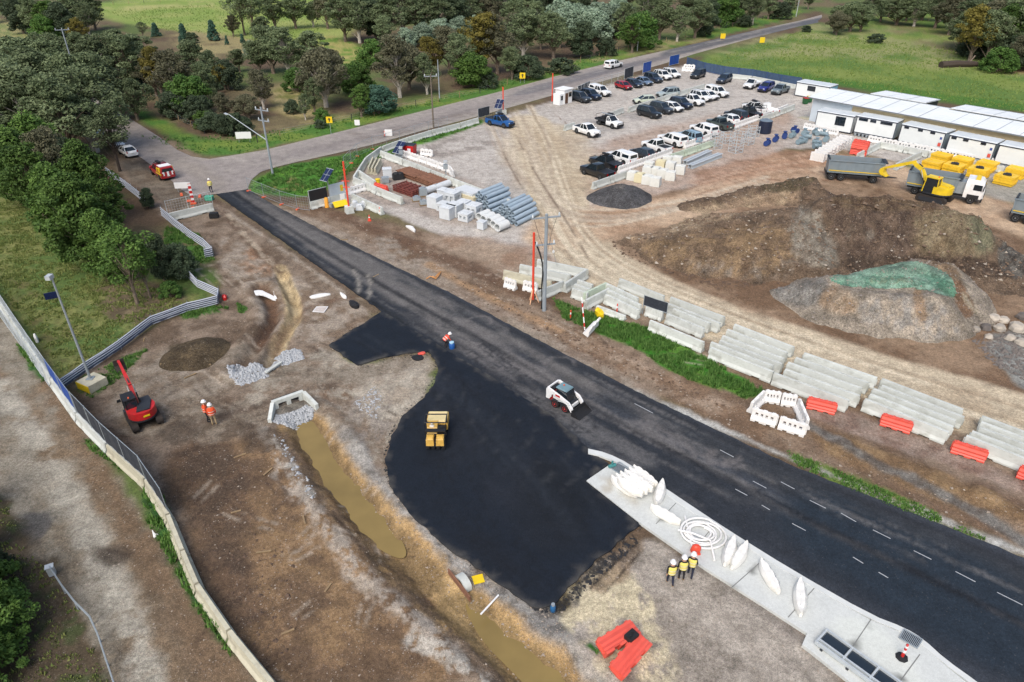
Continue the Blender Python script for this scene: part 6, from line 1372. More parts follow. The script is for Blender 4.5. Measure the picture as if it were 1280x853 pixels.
scatter('pale_rubble', [([(1215,425),(1290,410),(1290,480),(1240,455)], 500, .1, .22), ([(1245,330),(1290,330),(1290,368),(1250,362)], 260, .12, .3)], M_ROCKD, 'dark rubble spread at the right edge', seed=9)

ring_ = PAD+PAD[:1]; cr = []
for a_, b_ in list(zip(ring_, ring_[1:]))[6:]: cr.append(([(a_[0]-4,a_[1]-3),(b_[0]-4,b_[1]-3),(b_[0]+4,b_[1]+4),(a_[0]+4,a_[1]+4)], 60, .03, .08))
scatter('asphalt_crumbs', cr+[([(688,762),(740,714),(790,672),(800,676),(750,722),(700,768)], 500, .03, .11)], mat('asphalt_crumb', C(38,40,44), .9, .3, 4), 'black asphalt crumbs along the ragged edge of the fresh pad', seed=12)
# ------------------------------------------------------------------ poles
M_POLE = mat('pole_grey', C(150,160,168), .7, .12, 1.2, dirt=(C(128,132,134), .6)); M_POLEW = mat('pole_wood', C(118,108,96), .85, .2, 2); M_OR = mat('orange_red_paint', C(238,80,56), .5, .08, 2)
def pole(label, b, ty, r=.16, m=M_POLE, arms=(), name='power_pole', cat='power pole'):
    p = G(*b); h = height_to(p, ty); t = thing(name, label, cat, p)
    k = MB(); k.tube((0,0,-.2),(0,0,h),r,10,r*.68); k.build('pole', m, t)
    for dz, L, ang, ins in arms:
        a = MB(); T = Matrix.Rotation(ang, 4, 'Z'); a.box(L,.12,.12,(0,.12,h-dz),M=T); a.build('crossarm', M_POLE, t)
        for q in range(ins):
            x = -L/2+.12+(L-.24)*q/max(1,ins-1); i = MB(); i.lathe([(.05,0),(.09,.04),(.05,.1),(.1,.14),(.05,.2),(.08,.24),(.02,.32)], 8, M=T @ Matrix.Translation((x,.12,h-dz+.12))); i.build('insulator', M_GALVL, t)
    return t, h
t1, h1 = pole('grey power pole with a long street lamp arm at the junction', (341,218), 134, arms=[(.5,2.4,-.5,3),(1.9,2.0,-.5,3)])
k = MB(); q = G(285,144,h1*.62)-t1.location; k.path([(0,0,h1*.52),(q.x*.5,q.y*.5,h1*.58),(q.x,q.y,h1*.64)], [.07,.06,.05], 6); k.build('lamp_arm', M_GALVL, t1); k = MB(); k.box(.9,.3,.14,(q.x-.3,q.y,h1*.64-.07), math.atan2(q.y,q.x), tx=.8); k.build('lamp_head', M_GALVL, t1)
pole('wooden power pole on the verge beside the road with a crossarm', (542,160), 93, .15, M_POLEW, [(.4,2.2,.2,3)])
pole('bare grey pole on the far side of the road behind the wooden pole', (549.5,123), 75, .13)
pole('thin white pole among the trees beside the far road', (796.5,64), 27, .14, M_GALVL)
pole('far white pole where the road leaves the photo', (995,21), -4, .14, M_GALVL)
t5, h5 = pole('tall grey power pole with two crossarms and a black cable down it', (680,388), 268, .2, arms=[(.4,2.6,.25,3),(2.9,1.8,.25,2)])
k = MB(); k.path([(-.9,.1,h5-2.6),(-.5,.0,h5-3.6),(-.26,-.08,h5-4.5),(-.27,-.1,h5*.5),(-.2,-.16,h5*.4),(-.27,-.1,h5*.28),(-.24,-.1,.2)], .07, 6); k.build('cable', M_BLACK, t5)
k = MB(); k.path([(.9,.3,h5-.4),(.5,.1,h5-1.6),(.22,0,h5-3.2)], .015, 4); k.path([(-1.1,.1,h5-.3),(-.6,0,h5-2.0),(-.22,0,h5-3)], .015, 4); k.build('jumper_cable', M_BLACK, t5)
g0 = G(697,336)-t5.location; k = MB(); k.tube((.1,.1,h5-1.2), tuple(g0), .025, 4); k.build('guy_wire', M_GALVL, t5); k = MB(); mp = Vector((.1,.1,h5-1.2)).lerp(g0, .55); k.ball(tuple(mp), (.12,.12,.18), 6); k.build('insulator', M_WHITE, t5)
g1 = G(728,414)-t5.location
pole('far power pole rising out of the trees at the top left', (100,110), 36, .16, arms=[(.3,2.6,.3,3)])
t6 = thing('lighting_pole', 'grey lighting pole standing on a yellow fronted concrete block', 'light pole', G(117,483))
m = MB(); m.box(1.5,1.5,.65,(0,0,0), -.5); m.build('base_block', M_CONCTAN, t6)
m = MB(); m.box(1.52,.03,.62,(0,-.768,.015), 0, M=Matrix.Rotation(-.5,4,'Z')); m.build('painted_face', M_YEL, t6)
bp = G(117,478)-t6.location; hh = height_to(G(113,478), 344)
m = MB(); m.tube((-.1,.1,.65),(-.1,.1,hh),.1,8,.06); m.box(.5,.5,.05,(-.1,.1,.652)); m.build('pole', M_GALV, t6)
m = MB(); m.box(.35,.5,.3,(-.25,.1,hh-.1)); m.build('camera_box', M_GALVL, t6); m = MB(); m.box(.9,.06,.5,(-.5,0,hh-1.6), .5); m.build('solar_panel', M_PANEL, t6)
def marker_pole(label, b, ty, block=True, lower=M_OPLA):
    p = G(*b); h = height_to(p, ty); t = thing('marker_pole', label, 'marker pole', p); m = MB(); m.tube((0,0,.3),(0,0,h),.11,8); m.build('pole', M_OR, t)
    if block: m = MB(); m.box(.95,.95,.85,(0,0,0), .5, tx=.92, ty=.92); m.build('base_block', M_CONC, t)
    return t, h
t7, h7 = marker_pole('tall red pole in a concrete block by the sign boards', (437,266), 202)
m = MB(); m.box(.9,.08,.08,(0,0,h7*.62)); m.box(.9,.08,.08,(0,0,h7*.5)); m.build('crossbar', M_OR, t7)
t8, h8 = marker_pole('orange pole leaning between the white barriers at the power pole', (666,378), 291, False)
m = MB()
for a in (0,2.1,4.2): m.tube((0,0,1.6),(.55*math.cos(a),.55*math.sin(a),0),.05,5)
m.build('tripod_leg', mat('peach_plastic', C(240,190,150), .5, .08, 2), t8)
marker_pole('orange pole by the solar panel at the site entrance', (629,143), 109); marker_pole('orange pole at the gatehouse', (690,129), 92, False)
def sign(name, label, b, ty, w, m, back=M_GALV, posts=2, ang=0.0, pict=None, zlow=None):
    p = G(*b); h = height_to(p, ty); t = thing(name, label, 'sign', p, ang); hb = zlow if zlow is not None else h-w
    k = MB(); [k.tube((x,0,0),(x,0,h-.02),.035,5) for x in ((-w*.35,w*.35) if posts == 2 else (0,))]; k.build('post', M_GALV, t)
    k = MB(); k.box(w,.04,h-hb,(0,-.06,hb)); k.build('board', m, t)
    if pict: k = MB(); k.prism([(-.09*w,-.3*w),(.09*w,-.3*w),(.09*w,.05*w),(.26*w,.05*w),(0,.34*w),(-.26*w,.05*w),(-.09*w,.05*w)], -.092, -.085, axis='y', M=Matrix.Translation((0,0,(h+hb)/2))); k.build('arrow', M_TRIMB, t)
    return t
sign('road_sign', 'two small yellow signs on a post on the far verge', (414,168), 146, 1.0, M_YEL, posts=1, pict=1)
sign('road_sign', 'white sign board on the far verge near the wooden pole', (447,158), 150, .9, M_WHITE, posts=1)
sign('road_sign', 'white sign board with red bollard at the near road edge', (486,170), 162, 1.2, M_WHITE)
sign('road_sign', 'yellow square sign across the road from the blue pickup', (653,104), 91, 1.2, M_YEL, pict=1); sign('road_sign', 'yellow square sign at the bend on the far verge', (903,50), 42, 1.4, M_YEL); sign('road_sign', 'yellow square sign at the near edge of the far road', (952,55), 47, 1.4, M_YEL)
sign('notice_board', 'white notice board by the fence below the street lamp', (306,178), 165, 2.4, M_WHITE, zlow=.6, ang=.1); sign('notice_board', 'white notice board beside the old lane in front of the red pickup', (230,240), 228, 2.0, M_WHITE, zlow=.5, ang=.1)
a, b = G(388,262), G(434,250); rz = math.atan2((b-a).y,(b-a).x); L = (b-a).length
t = thing('sign_board', 'black message board standing on the concrete barrier', 'sign', a.lerp(b,.26), rz); m = MB(); m.box(L*.46,.08,1.3,(0,.05,.98)); m.build('board', M_BLACK, t); m = MB(); m.box(L*.48,.05,.06,(0,.05,2.28)); m.box(.07,.07,2.3,(-L*.24,.1,0)); m.build('frame', M_GALVL, t)
t = thing('sign_board', 'pale grey site sign board standing on the concrete barrier', 'sign', a.lerp(b,.76), rz); m = MB(); m.box(L*.42,.08,1.45,(0,.05,.98)); m.build('board', mat('pale_sign', C(200,212,220), .5, .06, 2), t); m = MB(); m.box(.4,.02,.8,(L*.13,0,1.3)); m.build('notice', M_YEL, t)
def solar(label, b, ty, w, ang, tilt=.7, basem=M_GALV):
    p = G(*b); h = height_to(p, ty); t = thing('solar_unit', label, 'solar panel', p, ang); m = MB(); m.box(1.1,.8,.5,(0,0,0)); m.build('base', basem, t); m = MB(); m.tube((0,0,.4),(0,0,h-.3),.06,6); m.build('mast', M_GALV, t)
    m = MB(); T = Matrix.Translation((0,0,h-.3)) @ Matrix.Rotation(tilt,4,'X'); m.box(w,w*1.5,.05,(0,0,0),M=T); o = m.build('panel', M_PANEL, t); f = MB(); f.box(w+.08,.05,.08,(0,-w*.77,-.02),M=T); f.box(w+.08,.05,.08,(0,w*.77,-.02),M=T); f.box(.03,w*1.5,.012,(0,0,.053),M=T); f.box(w,.03,.012,(0,0,.053),M=T); f.build('frame', M_GALVL, o)
solar('solar unit with a blue panel on a mast beside the black message board', (414,258), 216, 1.15, -.6); solar('solar unit behind the blue pickup', (624,144), 128, 1.3, -.4); solar('solar unit leaning over the wall by the red bin', (500,196), 182, 1.4, -.6)
for l, b, ty in (('camera mast beside the red bin', (502,200), 186), ('camera mast in the line of white barriers by the steel stacks', (558,228), 204)):
    p = G(*b); h = height_to(p, ty); t = thing('camera_mast', l, 'camera mast', p); m = MB(); m.tube((0,0,0),(0,0,h),.07,6); m.build('mast', M_GALV, t); m = MB(); m.box(.6,.5,.6,(0,0,h-.8)); m.build('cabinet', M_GALV, t); m = MB(); m.box(.5,.4,.3,(0,0,h)); m.build('camera', M_GALVL, t)

# ------------------------------------------------------------------ yard materials
def one(mb, name, m, label, cat, p, rz=0, group=None, smooth=False): return tag(mb.build(name, m, None, p, rz, smooth), label, cat, group)
M_RUST = mat('rusty_steel', C(136,96,74), .85, .25, 3, dirt=(C(110,74,58), .7)); M_RUSTR = mat('red_rust', C(120,62,54), .85, .25, 3)
for (c, d, w, L, lab, mm) in (((516,221),(14,5),2.4,4.2,'rusty steel sheet in the far brown stack by the wall',M_RUST),((541,230),(15,6),2.4,4.6,'rusty steel sheet in the near brown stack by the wall',M_RUST)):
    p = G(*c); rz = heading((c[0]-d[0],c[1]-d[1]),(c[0]+d[0],c[1]+d[1]))
    for k in range(4):
        m = MB(); m.box(L,w,.09,(0,0,0)); 
        for q in range(8): m.prism([(-.1,.09),(.1,.09),(.06,.16),(-.06,.16)], -w/2, w/2, axis='y', M=Matrix.Translation((-L/2+.3+q*(L-.6)/7,0,0)))
        one(m, 'steel_sheet', mm, lab, 'steel sheet', p+Vector((rnd.uniform(-.1,.1),rnd.uniform(-.1,.1),.03+k*.2)), rz+rnd.uniform(-.02,.02), lab.replace('rusty steel sheet in','sheets of'))
p = G(512,240); rz = heading((500,235),(526,244))
for k in range(3):
    m = MB()
    for q in range(6): m.box(4.0,.14,.14,(0,-1.1+q*.44,0))
    for q in range(5): m.box(.12,2.4,.1,(-1.8+q*.9,0,.142))
    one(m, 'steel_grid', M_RUSTR, 'red rusted steel grid in the stack nearest the road', 'steel grid', p+Vector((0,0,.02+k*.28)), rz, 'stacked steel grids')
def crate(name, c, s, m, label, cat, ang=.3, group=None, openings=0, lid=True):
    p = G(*c); t = thing(name, label, cat, p, ang, group); sx, sy, sz = s
    b = MB()
    if openings:
        b.box(sx,sy,sz*.3,(0,0,0)); b.box(sx,sy,sz*.22,(0,0,sz*.78))
        for x in (-sx/2+.12,0,sx/2-.12):
            for y in (-sy/2+.12, sy/2-.12): b.box(.24,.24,sz*.48,(x,y,sz*.3))
        b.box(sx-.5,sy-.5,sz*.48,(0,0,sz*.3))
    else: b.box(sx,sy,sz,(0,0,0), tx=.985, ty=.985)
    b.build('body', m, t)
    if lid: b = MB(); b.box(sx+.06,sy+.06,.1,(0,0,sz+.002)); b.box(sx*.5,sy*.5,.05,(0,0,sz+.102)); b.build('lid', m, t)
    return t
M_PITC = mat('pit_concrete', C(212,218,222), .85, .08, 1.5, dirt=(C(184,190,194), .6))
g_ = 'concrete pit units in the pipe yard'
for x, y, s, op, l in ((410,585,1.5,0,'tall white concrete pit unit at the left end of the group'),(482,520,1.3,0,'white concrete pit unit behind the tall left one'),(552,556,1.6,1,'concrete pit unit with side openings under a dark lid'),(482,612,1.4,1,'low concrete pit unit with a square opening'),(512,672,1.5,0,'plain white concrete pit unit nearest the road'),(568,650,1.5,0,'white concrete pit unit behind the nearest one'),(640,622,1.4,0,'white concrete pit unit at the back right of the group'),(655,690,1.4,1,'low wide concrete pit unit in front of the pipes'),(722,655,1.5,1,'concrete pit unit with many openings beside the pipes'),(785,758,.9,0,'small concrete post block beside the big short pipes')):
    crate('pit_unit', (480+x/6.4, 170+(y-18)/6.4), (s, s*.95, s*(.62 if 'low' in l else .9)), M_PITC, l, 'concrete pit', -.55, g_, op)
b = crate('culvert_unit', (586,249), (4.4,2.6,1.0), mat('cream_concrete', C(214,204,172), .85, .1, 1.5), 'cream concrete slab unit carrying a white slab beside the long pipes', 'culvert unit', heading((570,242),(600,252)), None, 0, False)
one((lambda m: (m.box(3.4,2.1,.14,(0,0,0)), m.box(3.3,2.0,.14,(.05,0,.16)), m)[-1])(MB()), 'concrete_slab', M_PITC, 'white slab lying on top of the cream slab unit', 'slab', G(586,249)+Vector((0,0,1.0)), heading((570,242),(600,252)))
for x, y, l in ((538,241,'white wrapped roll behind the pit units'),(553,236,'white wrapped roll nearest the camera mast')):
    m = MB(); m.tube((-1.3,0,.45),(1.3,0,.45),.45,12); one(m, 'wrapped_roll', M_PITC, l, 'roll', G(x,y), heading((x,y),(x+14,y-5)), None, True)
for x, y, l in ((521,251,'flat grey drain cover on a pallet by the steel grids'),(530,256,'white drain frame on a pallet in front of the pit units'),(529,245,'small grey machine part on a pallet by the steel grids')):
    t = thing('pallet_load', l, 'pallet', G(x,y), .3); m = MB(); [m.box(1.2,.1,.1,(0,q*.4,0)) for q in (-1,0,1)]; [m.box(.12,1.0,.03,(-.5+q*.25,0,.102)) for q in range(5)]; m.build('pallet', M_WOOD, t); m = MB(); m.box(1.0,.8,.35 if 'part' not in l else .9,(0,0,.135), tx=.9, ty=.9); m.box(.5,.4,.15,(0,0,.5 if 'part' not in l else 1.04)); m.build('load', M_GALV, t)
crate('container_tank', (484.5,221), (1.2,1.1,1.1), M_PITC, 'white container tank standing alone inside the barrier yard', 'tank', .2)
crate('generator', (482,228), (.9,.8,.6), M_GALV, 'small grey generator in front of the white container tank', 'generator', .2)
m = MB(); m.box(1.5,.9,.7,(0,0,0),tx=.9,ty=.85); m.ball((-.3,0,.75),(.5,.42,.25),8); m.ball((.35,.05,.72),(.42,.4,.22),8); one(m, 'black_bundle', M_BLACK, 'black plastic bundle beside the rusty sheets', 'bundle', G(498,224), .4)
m = MB(); m.lathe([(.3,0),(.32,.05),(.3,.9),(.34,.92),(.34,1.0),(.3,1.02)], 12); one(m, 'drum', M_YEL, 'yellow drum behind the barrier wall', 'drum', G(473,233))
t = thing('waste_bin', 'red steel waste bin with a dark lid on the hardstand', 'bin', G(511,193), -.25); m = MB(); m.box(2.0,1.4,1.35,(0,0,.12), tx=1.08, ty=1.1); m.build('body', M_REDP, t); m = MB(); m.box(2.2,1.55,.08,(0,0,1.475), ty=.9); m.build('lid', M_DARK, t); m = MB(); m.box(.5,.02,.5,(.4,-.8,.6)); m.build('label', M_WHITE, t); m = MB(); [m.box(.15,.15,.12,(x,y,0)) for x in (-.8,.8) for y in (-.5,.5)]; m.build('foot', M_DARK, t)
# pipes
M_PIPE = mat('blue_grey_pipe', C(158,176,190), .6, .08, 1.2, obrand=.06); M_CPIPE = mat('concrete_pipe', C(218,222,222), .85, .06, 1.5)
def pipes(c0, c1, n, ax, L, r, layers, m, label, group, wall=.06):
    a, b = G(*c0), G(*c1); d = (b-a)/max(1,n-1); axv = (G(*ax[1])-G(*ax[0])).normalized(); nn = max(d.length, 2*r+.02); d = d.normalized()*nn
    for l in range(layers):
        for k in range(n-l):
            p = a+d*(k+l*.5)+Vector((0,0,r+l*r*1.73)); j = rnd.uniform(-.25,.25)
            mb = MB(); mb.pipe((0,0,0),(L,0,0),r,r-wall,12); o = mb.build('pipe', m, None, p+axv*j, math.atan2(axv.y,axv.x), True); tag(o, label, 'pipe', group)
pipes((592,254),(613,268),6,((593,251),(613,243)),4.2,.27,4,M_PIPE,'long grey pipe in the stack beside the cream slab unit','grey pipes in the left stack')
pipes((622,270),(645,283),6,((620,268),(641,258)),4.4,.27,4,M_PIPE,'long grey pipe in the stack nearest the haul road','grey pipes in the right stack')
pipes((599,276),(619,289),5,((599,276),(611,271)),1.7,.5,1,M_CPIPE,'short wide concrete pipe in the row before the long pipes','short wide concrete pipes',.1)
# white blocks beside the black gravel
M_BLK = mat('white_block', C(224,226,220), .85, .06, 1.6, dirt=(C(196,196,186), .6)); M_BLKY = mat('cream_block', C(222,214,178), .85, .06, 1.6)
for k, (x, y) in enumerate([(640,765),(712,785),(785,805),(870,825),(790,715),(870,722),(942,742),(1018,765),(1115,705),(1020,668),(920,650),(805,668),(990,610),(1085,612)]):
    m = MB(); m.box(1.3,1.2,1.15,(0,0,0),tx=.97,ty=.97); m.box(.5,.4,.05,(0,0,1.15)); one(m, 'concrete_block', M_BLKY if k in (1,10) else M_BLK, 'cream coloured concrete block among the white blocks' if k in (1,10) else 'white cube shaped concrete block beside the black gravel heap', 'concrete block', G(710+x/7.975,130+(y-10)/7.975), -.42+rnd.uniform(-.08,.08), 'concrete blocks by the gravel heap' if k not in (1,10) else 'cream blocks by the gravel heap')
for a, b, l in (((856,206),(887,192),'left galvanised steel beam lying by the green wall'),((862,211),(900,196),'right galvanised steel beam lying by the green wall')):
    p, q = G(*a), G(*b); L = (q-p).length; m = MB()
    for y in (-.25,.25): m.prism([(y-.2,0),(y+.2,0),(y+.2,.05),(y+.04,.05),(y+.04,.5),(y+.2,.5),(y+.2,.55),(y-.2,.55),(y-.2,.5),(y-.04,.5),(y-.04,.05),(y-.2,.05)], 0, L)
    one(m, 'steel_beam', M_GALVL, l, 'steel beam', p, math.atan2((q-p).y,(q-p).x))
def lattice(label, c, w, h, ang):
    t = thing('scaffold_frame', label, 'steel frame', G(*c), ang, 'galvanised frames by the tank'); m = MB(); W = w/2
    for x in (-W,W):
        for y in (-W,W): m.tube((x,y,0),(x,y,h),.05,5)
    for q in range(int(h/.5)+1):
        z = min(h, q*.5); [m.tube(p_, q_, .035, 4) for p_, q_ in (((-W,-W,z),(W,-W,z)),((W,-W,z),(W,W,z)),((W,W,z),(-W,W,z)),((-W,W,z),(-W,-W,z)))]
    m.tube((-W,-W,0),(W,-W,h),.03,4); m.tube((W,W,0),(-W,W,h),.03,4); m.build('frame', M_GALVL, t)
for l, c, w, h, a in (('tall galvanised frame nearest the green wall',(894,185),1.4,2.6,.3),('galvanised frame standing out in front of the others',(919,190),1.5,2.2,.5),('galvanised frame between the barriers and the front frame',(909,178),1.6,1.6,.2),('galvanised frame with an orange tag',(934,180),1.4,1.9,.6),('low galvanised frame beside the dark tank',(941,170),1.4,1.7,.1),('galvanised frame behind the low one at the white barriers',(927,170),1.8,1.4,.9)): lattice(l, c, w, h, a)
t = thing('water_tank', 'dark round water tank beside the white barriers', 'tank', G(955,166)); m = MB(); m.lathe([(1.06,0),(1.08,.1),(1.06,1.9),(1.1,1.95),(1.06,2.0)], 24); [m.lathe([(1.09,.3+q*.3),(1.09,.36+q*.3)], 24) for q in range(5)]; m.build('body', M_TRIM, t, smooth=True); m = MB(); m.lathe([(1.05,2.002),(.6,2.2),(.3,2.22),(.28,2.3),(.02,2.32)], 24); m.build('lid', mat('grey_lid', C(110,126,140), .5, .08, 2), t, smooth=True)
M_VALB = mat('blue_cast_iron', C(40,66,128), .5, .15, 3); M_VALG = mat('grey_casting', C(136,158,168), .5, .12, 3)
for k, (x, y, mm) in enumerate([(957,183,0),(968,178,0),(980,174,0),(996,167,0),(988,173,1),(997,181,1),(1007,179,1),(1004,170,1),(1013,174,1),(1021,170,1),(1024,182,1),(1031,178,1),(1033,171,1),(1017,186,1)]):
    m = MB(); r = .42
    for z in (0,.55,1.1): m.tube((-.1+z,0,r),(.0+z,0,r),r,12)
    m.tube((0,0,r),(1.1,0,r),r*.7,12); m.tube((.55,0,r),(.55,0,1.1),.22,10); m.tube((.55,0,1.05),(.55,0,1.12),.34,10)
    one(m, 'pipe_fitting', M_VALG if mm else M_VALB, 'grey flanged pipe fitting lying by the white barrier stack' if mm else 'blue flanged pipe fitting lying on the gravel by the tank', 'pipe fitting', G(x,y), rnd.uniform(0,3), 'grey pipe fittings' if mm else 'blue pipe fittings', True)
# yellow pads in stacks
def pad_mesh():
    m = MB(); m.box(2.3,.5,.3,(0,.8,0)); m.box(2.3,.5,.3,(0,-.8,0)); m.box(.5,1.098,.3,(-.9,0,0)); m.box(.5,1.098,.3,(.9,0,0)); m.box(1.29,1.09,.2,(0,0,.02))
    for x in (-.8,-.27,.27,.8):
        for y in (-1.07,1.07): m.box(.26,.05,.2,(x,y,.05))
    for y in (-.7,-.2,.2,.7):
        for x in (-1.17,1.17): m.box(.05,.26,.2,(x,y,.05))
    return m
pm = pad_mesh().build('yellow_pad', M_YELPL); ME_PAD = pm.data; bpy.data.objects.remove(pm)
SY = [('first',(1164,212),0),('first',(1175,203),0),('second',(1190,216),1),('second',(1201,208),2),('third',(1221,221),1),('third',(1232,213),2),('fourth',(1255,230),1),('fourth',(1268,221),0)]
rzp = heading((1150,205),(1185,213))
for k, (nm, c, top) in enumerate(SY):
    for l in range(4):
        o = bpy.data.objects.new('yellow_pad', ME_PAD); COL.objects.link(o); o.location = G(*c)+Vector((rnd.uniform(-.06,.06),rnd.uniform(-.06,.06),.02+l*.31)); o.rotation_euler = (0,0,rzp+rnd.uniform(-.03,.03)); tag(o, 'yellow plastic pad in the %s pair of yellow stacks from the left' % nm, 'plastic pad', 'yellow pads, %s pair of stacks' % nm)
    if top == 1: m = MB(); m.box(1.0,.7,.12,(0,0,0),.3,tx=.9); m.box(.5,.4,.1,(.05,0,.12),.3); one(m, 'rubber_mat', M_DARK, 'dark rubber mats on the %s pair of yellow stacks' % nm, 'rubber mat', G(*c)+Vector((0,0,1.27)), rzp)

# ------------------------------------------------------------------ small things by the works
t = thing('hose_coil', 'coil of white corrugated hose on the concrete median', 'hose', G(875,668,.15)); m = MB(); pts = []
for k in range(150):
    a = -k*.19+1.0; r = .5+.72*(k/150)**1.5+.03*math.sin(k*.5); pts.append((r*1.2*math.cos(a)+.1*(k/150), r*math.sin(a), .09+.05*((k*.19/6.28) % 2)))
e = G(893,702,.15)-t.location; s_ = G(856,647,.15)-t.location
pts = pts + [tuple(Vector(pts[-1]).lerp(s_+Vector((0,0,.1)), q/4)) for q in range(1,5)]
m.path(pts, .065, 8); m.path([(-1.3,.1,.25),(-.5,-.2,.3),(.4,-.7,.25),(e.x,e.y,.08)], .065, 8); m.build('hose', M_WPLA, t, smooth=True)
m = MB(); m.ball((0,0,.3),(.3,.24,.34),8); m.box(.5,.4,.1,(0,0,0)); one(m, 'orange_sack', M_OR, 'orange sack beside the third worker and the hose coil', 'sack', G(869,691,.15)+Vector((0,0,.0)))
t = thing('bollard', 'red and white bollard on a black base beside the drain grate', 'bollard', G(1127,822,.15)); m = MB(); m.lathe([(.3,0),(.28,.06),(.1,.1),(.06,.12)], 8); m.build('base', M_BLACK, t); m = MB(); m.lathe([(.075,.1),(.07,.45),(.065,.45),(.06,1.0),(.03,1.03)], 10); m.build('post', M_REDP, t); m = MB(); m.lathe([(.078,.42),(.075,.6)], 10); m.lathe([(.074,.78),(.071,.9)], 10); m.build('reflective_band', M_WHITE, t)
def small_bollard(l, c, z=0):
    t = thing('bollard', l, 'bollard', G(*c, z=z)); m = MB(); m.lathe([(.22,0),(.2,.05),(.08,.08)], 8); m.build('base', M_BLACK, t); m = MB(); m.lathe([(.06,.06),(.05,.9),(.02,.93)], 8); m.build('post', M_OR, t); m = MB(); m.lathe([(.064,.5),(.062,.68)], 8); m.build('reflective_band', M_WHITE, t)
small_bollard('orange bollard standing in the tall grass left of the yellow flowers', (713,399)); small_bollard('orange bollard inside the frame of white barriers', (771,391)); small_bollard('orange bollard at the end of the short wall by the red post', (475,268)); small_bollard('orange bollard beside the white sign at the near road edge', (481,171))
def cone(l, c, z=0):
    t = thing('traffic_cone', l, 'traffic cone', G(*c, z=z)); m = MB(); m.box(.4,.4,.05,(0,0,0)); m.lathe([(.16,.05),(.05,.7),(.03,.72)], 10); m.build('body', M_OR, t); m = MB(); m.lathe([(.117,.3),(.085,.5)], 10); m.build('reflective_band', M_WHITE, t)
cone('traffic cone on the dirt beside the short wall by the red post', (462,276))
def tray(a, b, c):
    """cable tray set in the median: steel edge rails, cross bars and dark lids between"""
    A, B, Cc = G(*a, z=.15), G(*b, z=.15), G(*c, z=.15); L = (B-A).length; rz = math.atan2((B-A).y,(B-A).x); n = Vector((-math.sin(rz), math.cos(rz), 0)); w = -(Cc-A).dot(n); t = thing('cable_tray', 'galvanised cable tray with dark lids along the edge of the median', 'cable tray', A, rz)
    m = MB()
    for y in (0,-w+.22,-w): m.box(L,.09,.22,(L/2,y,.1))
    m.build('rail', M_GALVL, t)
    k = 0; x = .0
    while x < L-.2: q = MB(); q.box(.09,w-.1,.2,(x+.05,-w/2+.03,.1)); q.build('cross_bar', M_GALVL, t); d = MB(); d.box(1.15,w-.4,.1,(x+.7,-w/2+.14,.1)); d.build('lid', mat('dark_lid', C(40,50,60), .25, .15, 2), t); f = MB(); f.box(.12,.12,.1,(x+.4,-w-.05,0)); f.build('bracket', M_DARK, t); x += 1.32
tray((1031,791), (1200,912), (1017,805))
def grate(l, px, z, m, n, name='drain_grate', fill=None):
    P_ = [G(*p, z=z) for p in px]; t = thing(name, l, 'drain grate', P_[0]); o = P_[0]; b = MB()
    for k in range(n+1):
        f = k/n; p = P_[0].lerp(P_[1], f)-o; q = P_[3].lerp(P_[2], f)-o; b.tube((p.x,p.y,.03),(q.x,q.y,.03),.022,4)
    for (p, q) in ((0,1),(1,2),(2,3),(3,0)): b.tube(tuple(P_[p]-o+Vector((0,0,.03))), tuple(P_[q]-o+Vector((0,0,.03))), .035, 4)
    b.build('bars', m, t); b = MB(); b.add([tuple(p-o+Vector((0,0,.006))) for p in P_]+[tuple(p-o+Vector((0,0,.002))) for p in P_], [(0,1,2,3),(7,6,5,4)]); b.build('sump', fill or M_BLACK, t)
grate('steel drain grate set in the kerb bulge beside the bollard', [(1130,787),(1153,800),(1146,811),(1124,798)], .175, M_GALV, 12)
grate('dark mesh drain grate at the median nose', [(763,586),(779,595),(789,588),(774,578)], .155, M_GALV, 14)
grate('white grid drain grate lying on the dirt west of the road', [(391,390),(396,384),(410,384),(405,391)], .02, M_WHITE, 7, fill=M_RUST)
m = MB(); m.tube((-.25,0,.12),(.25,0,.12),.12,8); m.tube((0,0,.1),(0,0,.5),.07,8); one(m, 'gate_valve', mat('teal_paint', C(70,140,140), .5, .1, 3), 'teal valve beside the mesh drain grate', 'valve', G(765,584,.15), .4)
m = MB(); m.box(.6,.45,.3,(0,0,0),.5); m.box(.15,.1,.08,(.1,.1,.3),.5); m.box(.15,.1,.08,(-.12,-.1,.3),.5); one(m, 'battery_box', M_BLACK, 'black battery box on the two red barriers', 'battery', G(789,798,.6), .2)
t = thing('gas_bottle', 'small blue gas bottle at the corner of the fresh asphalt', 'gas bottle', G(691,764)); m = MB(); m.lathe([(.12,0),(.15,.04),(.15,.36),(.1,.45),(.05,.47)], 12); m.build('body', mat('blue_bottle', C(40,100,150), .4, .1, 3), t, smooth=True); m = MB(); m.lathe([(.1,.46),(.1,.56),(.08,.56)], 10); m.build('collar', M_GALV, t)
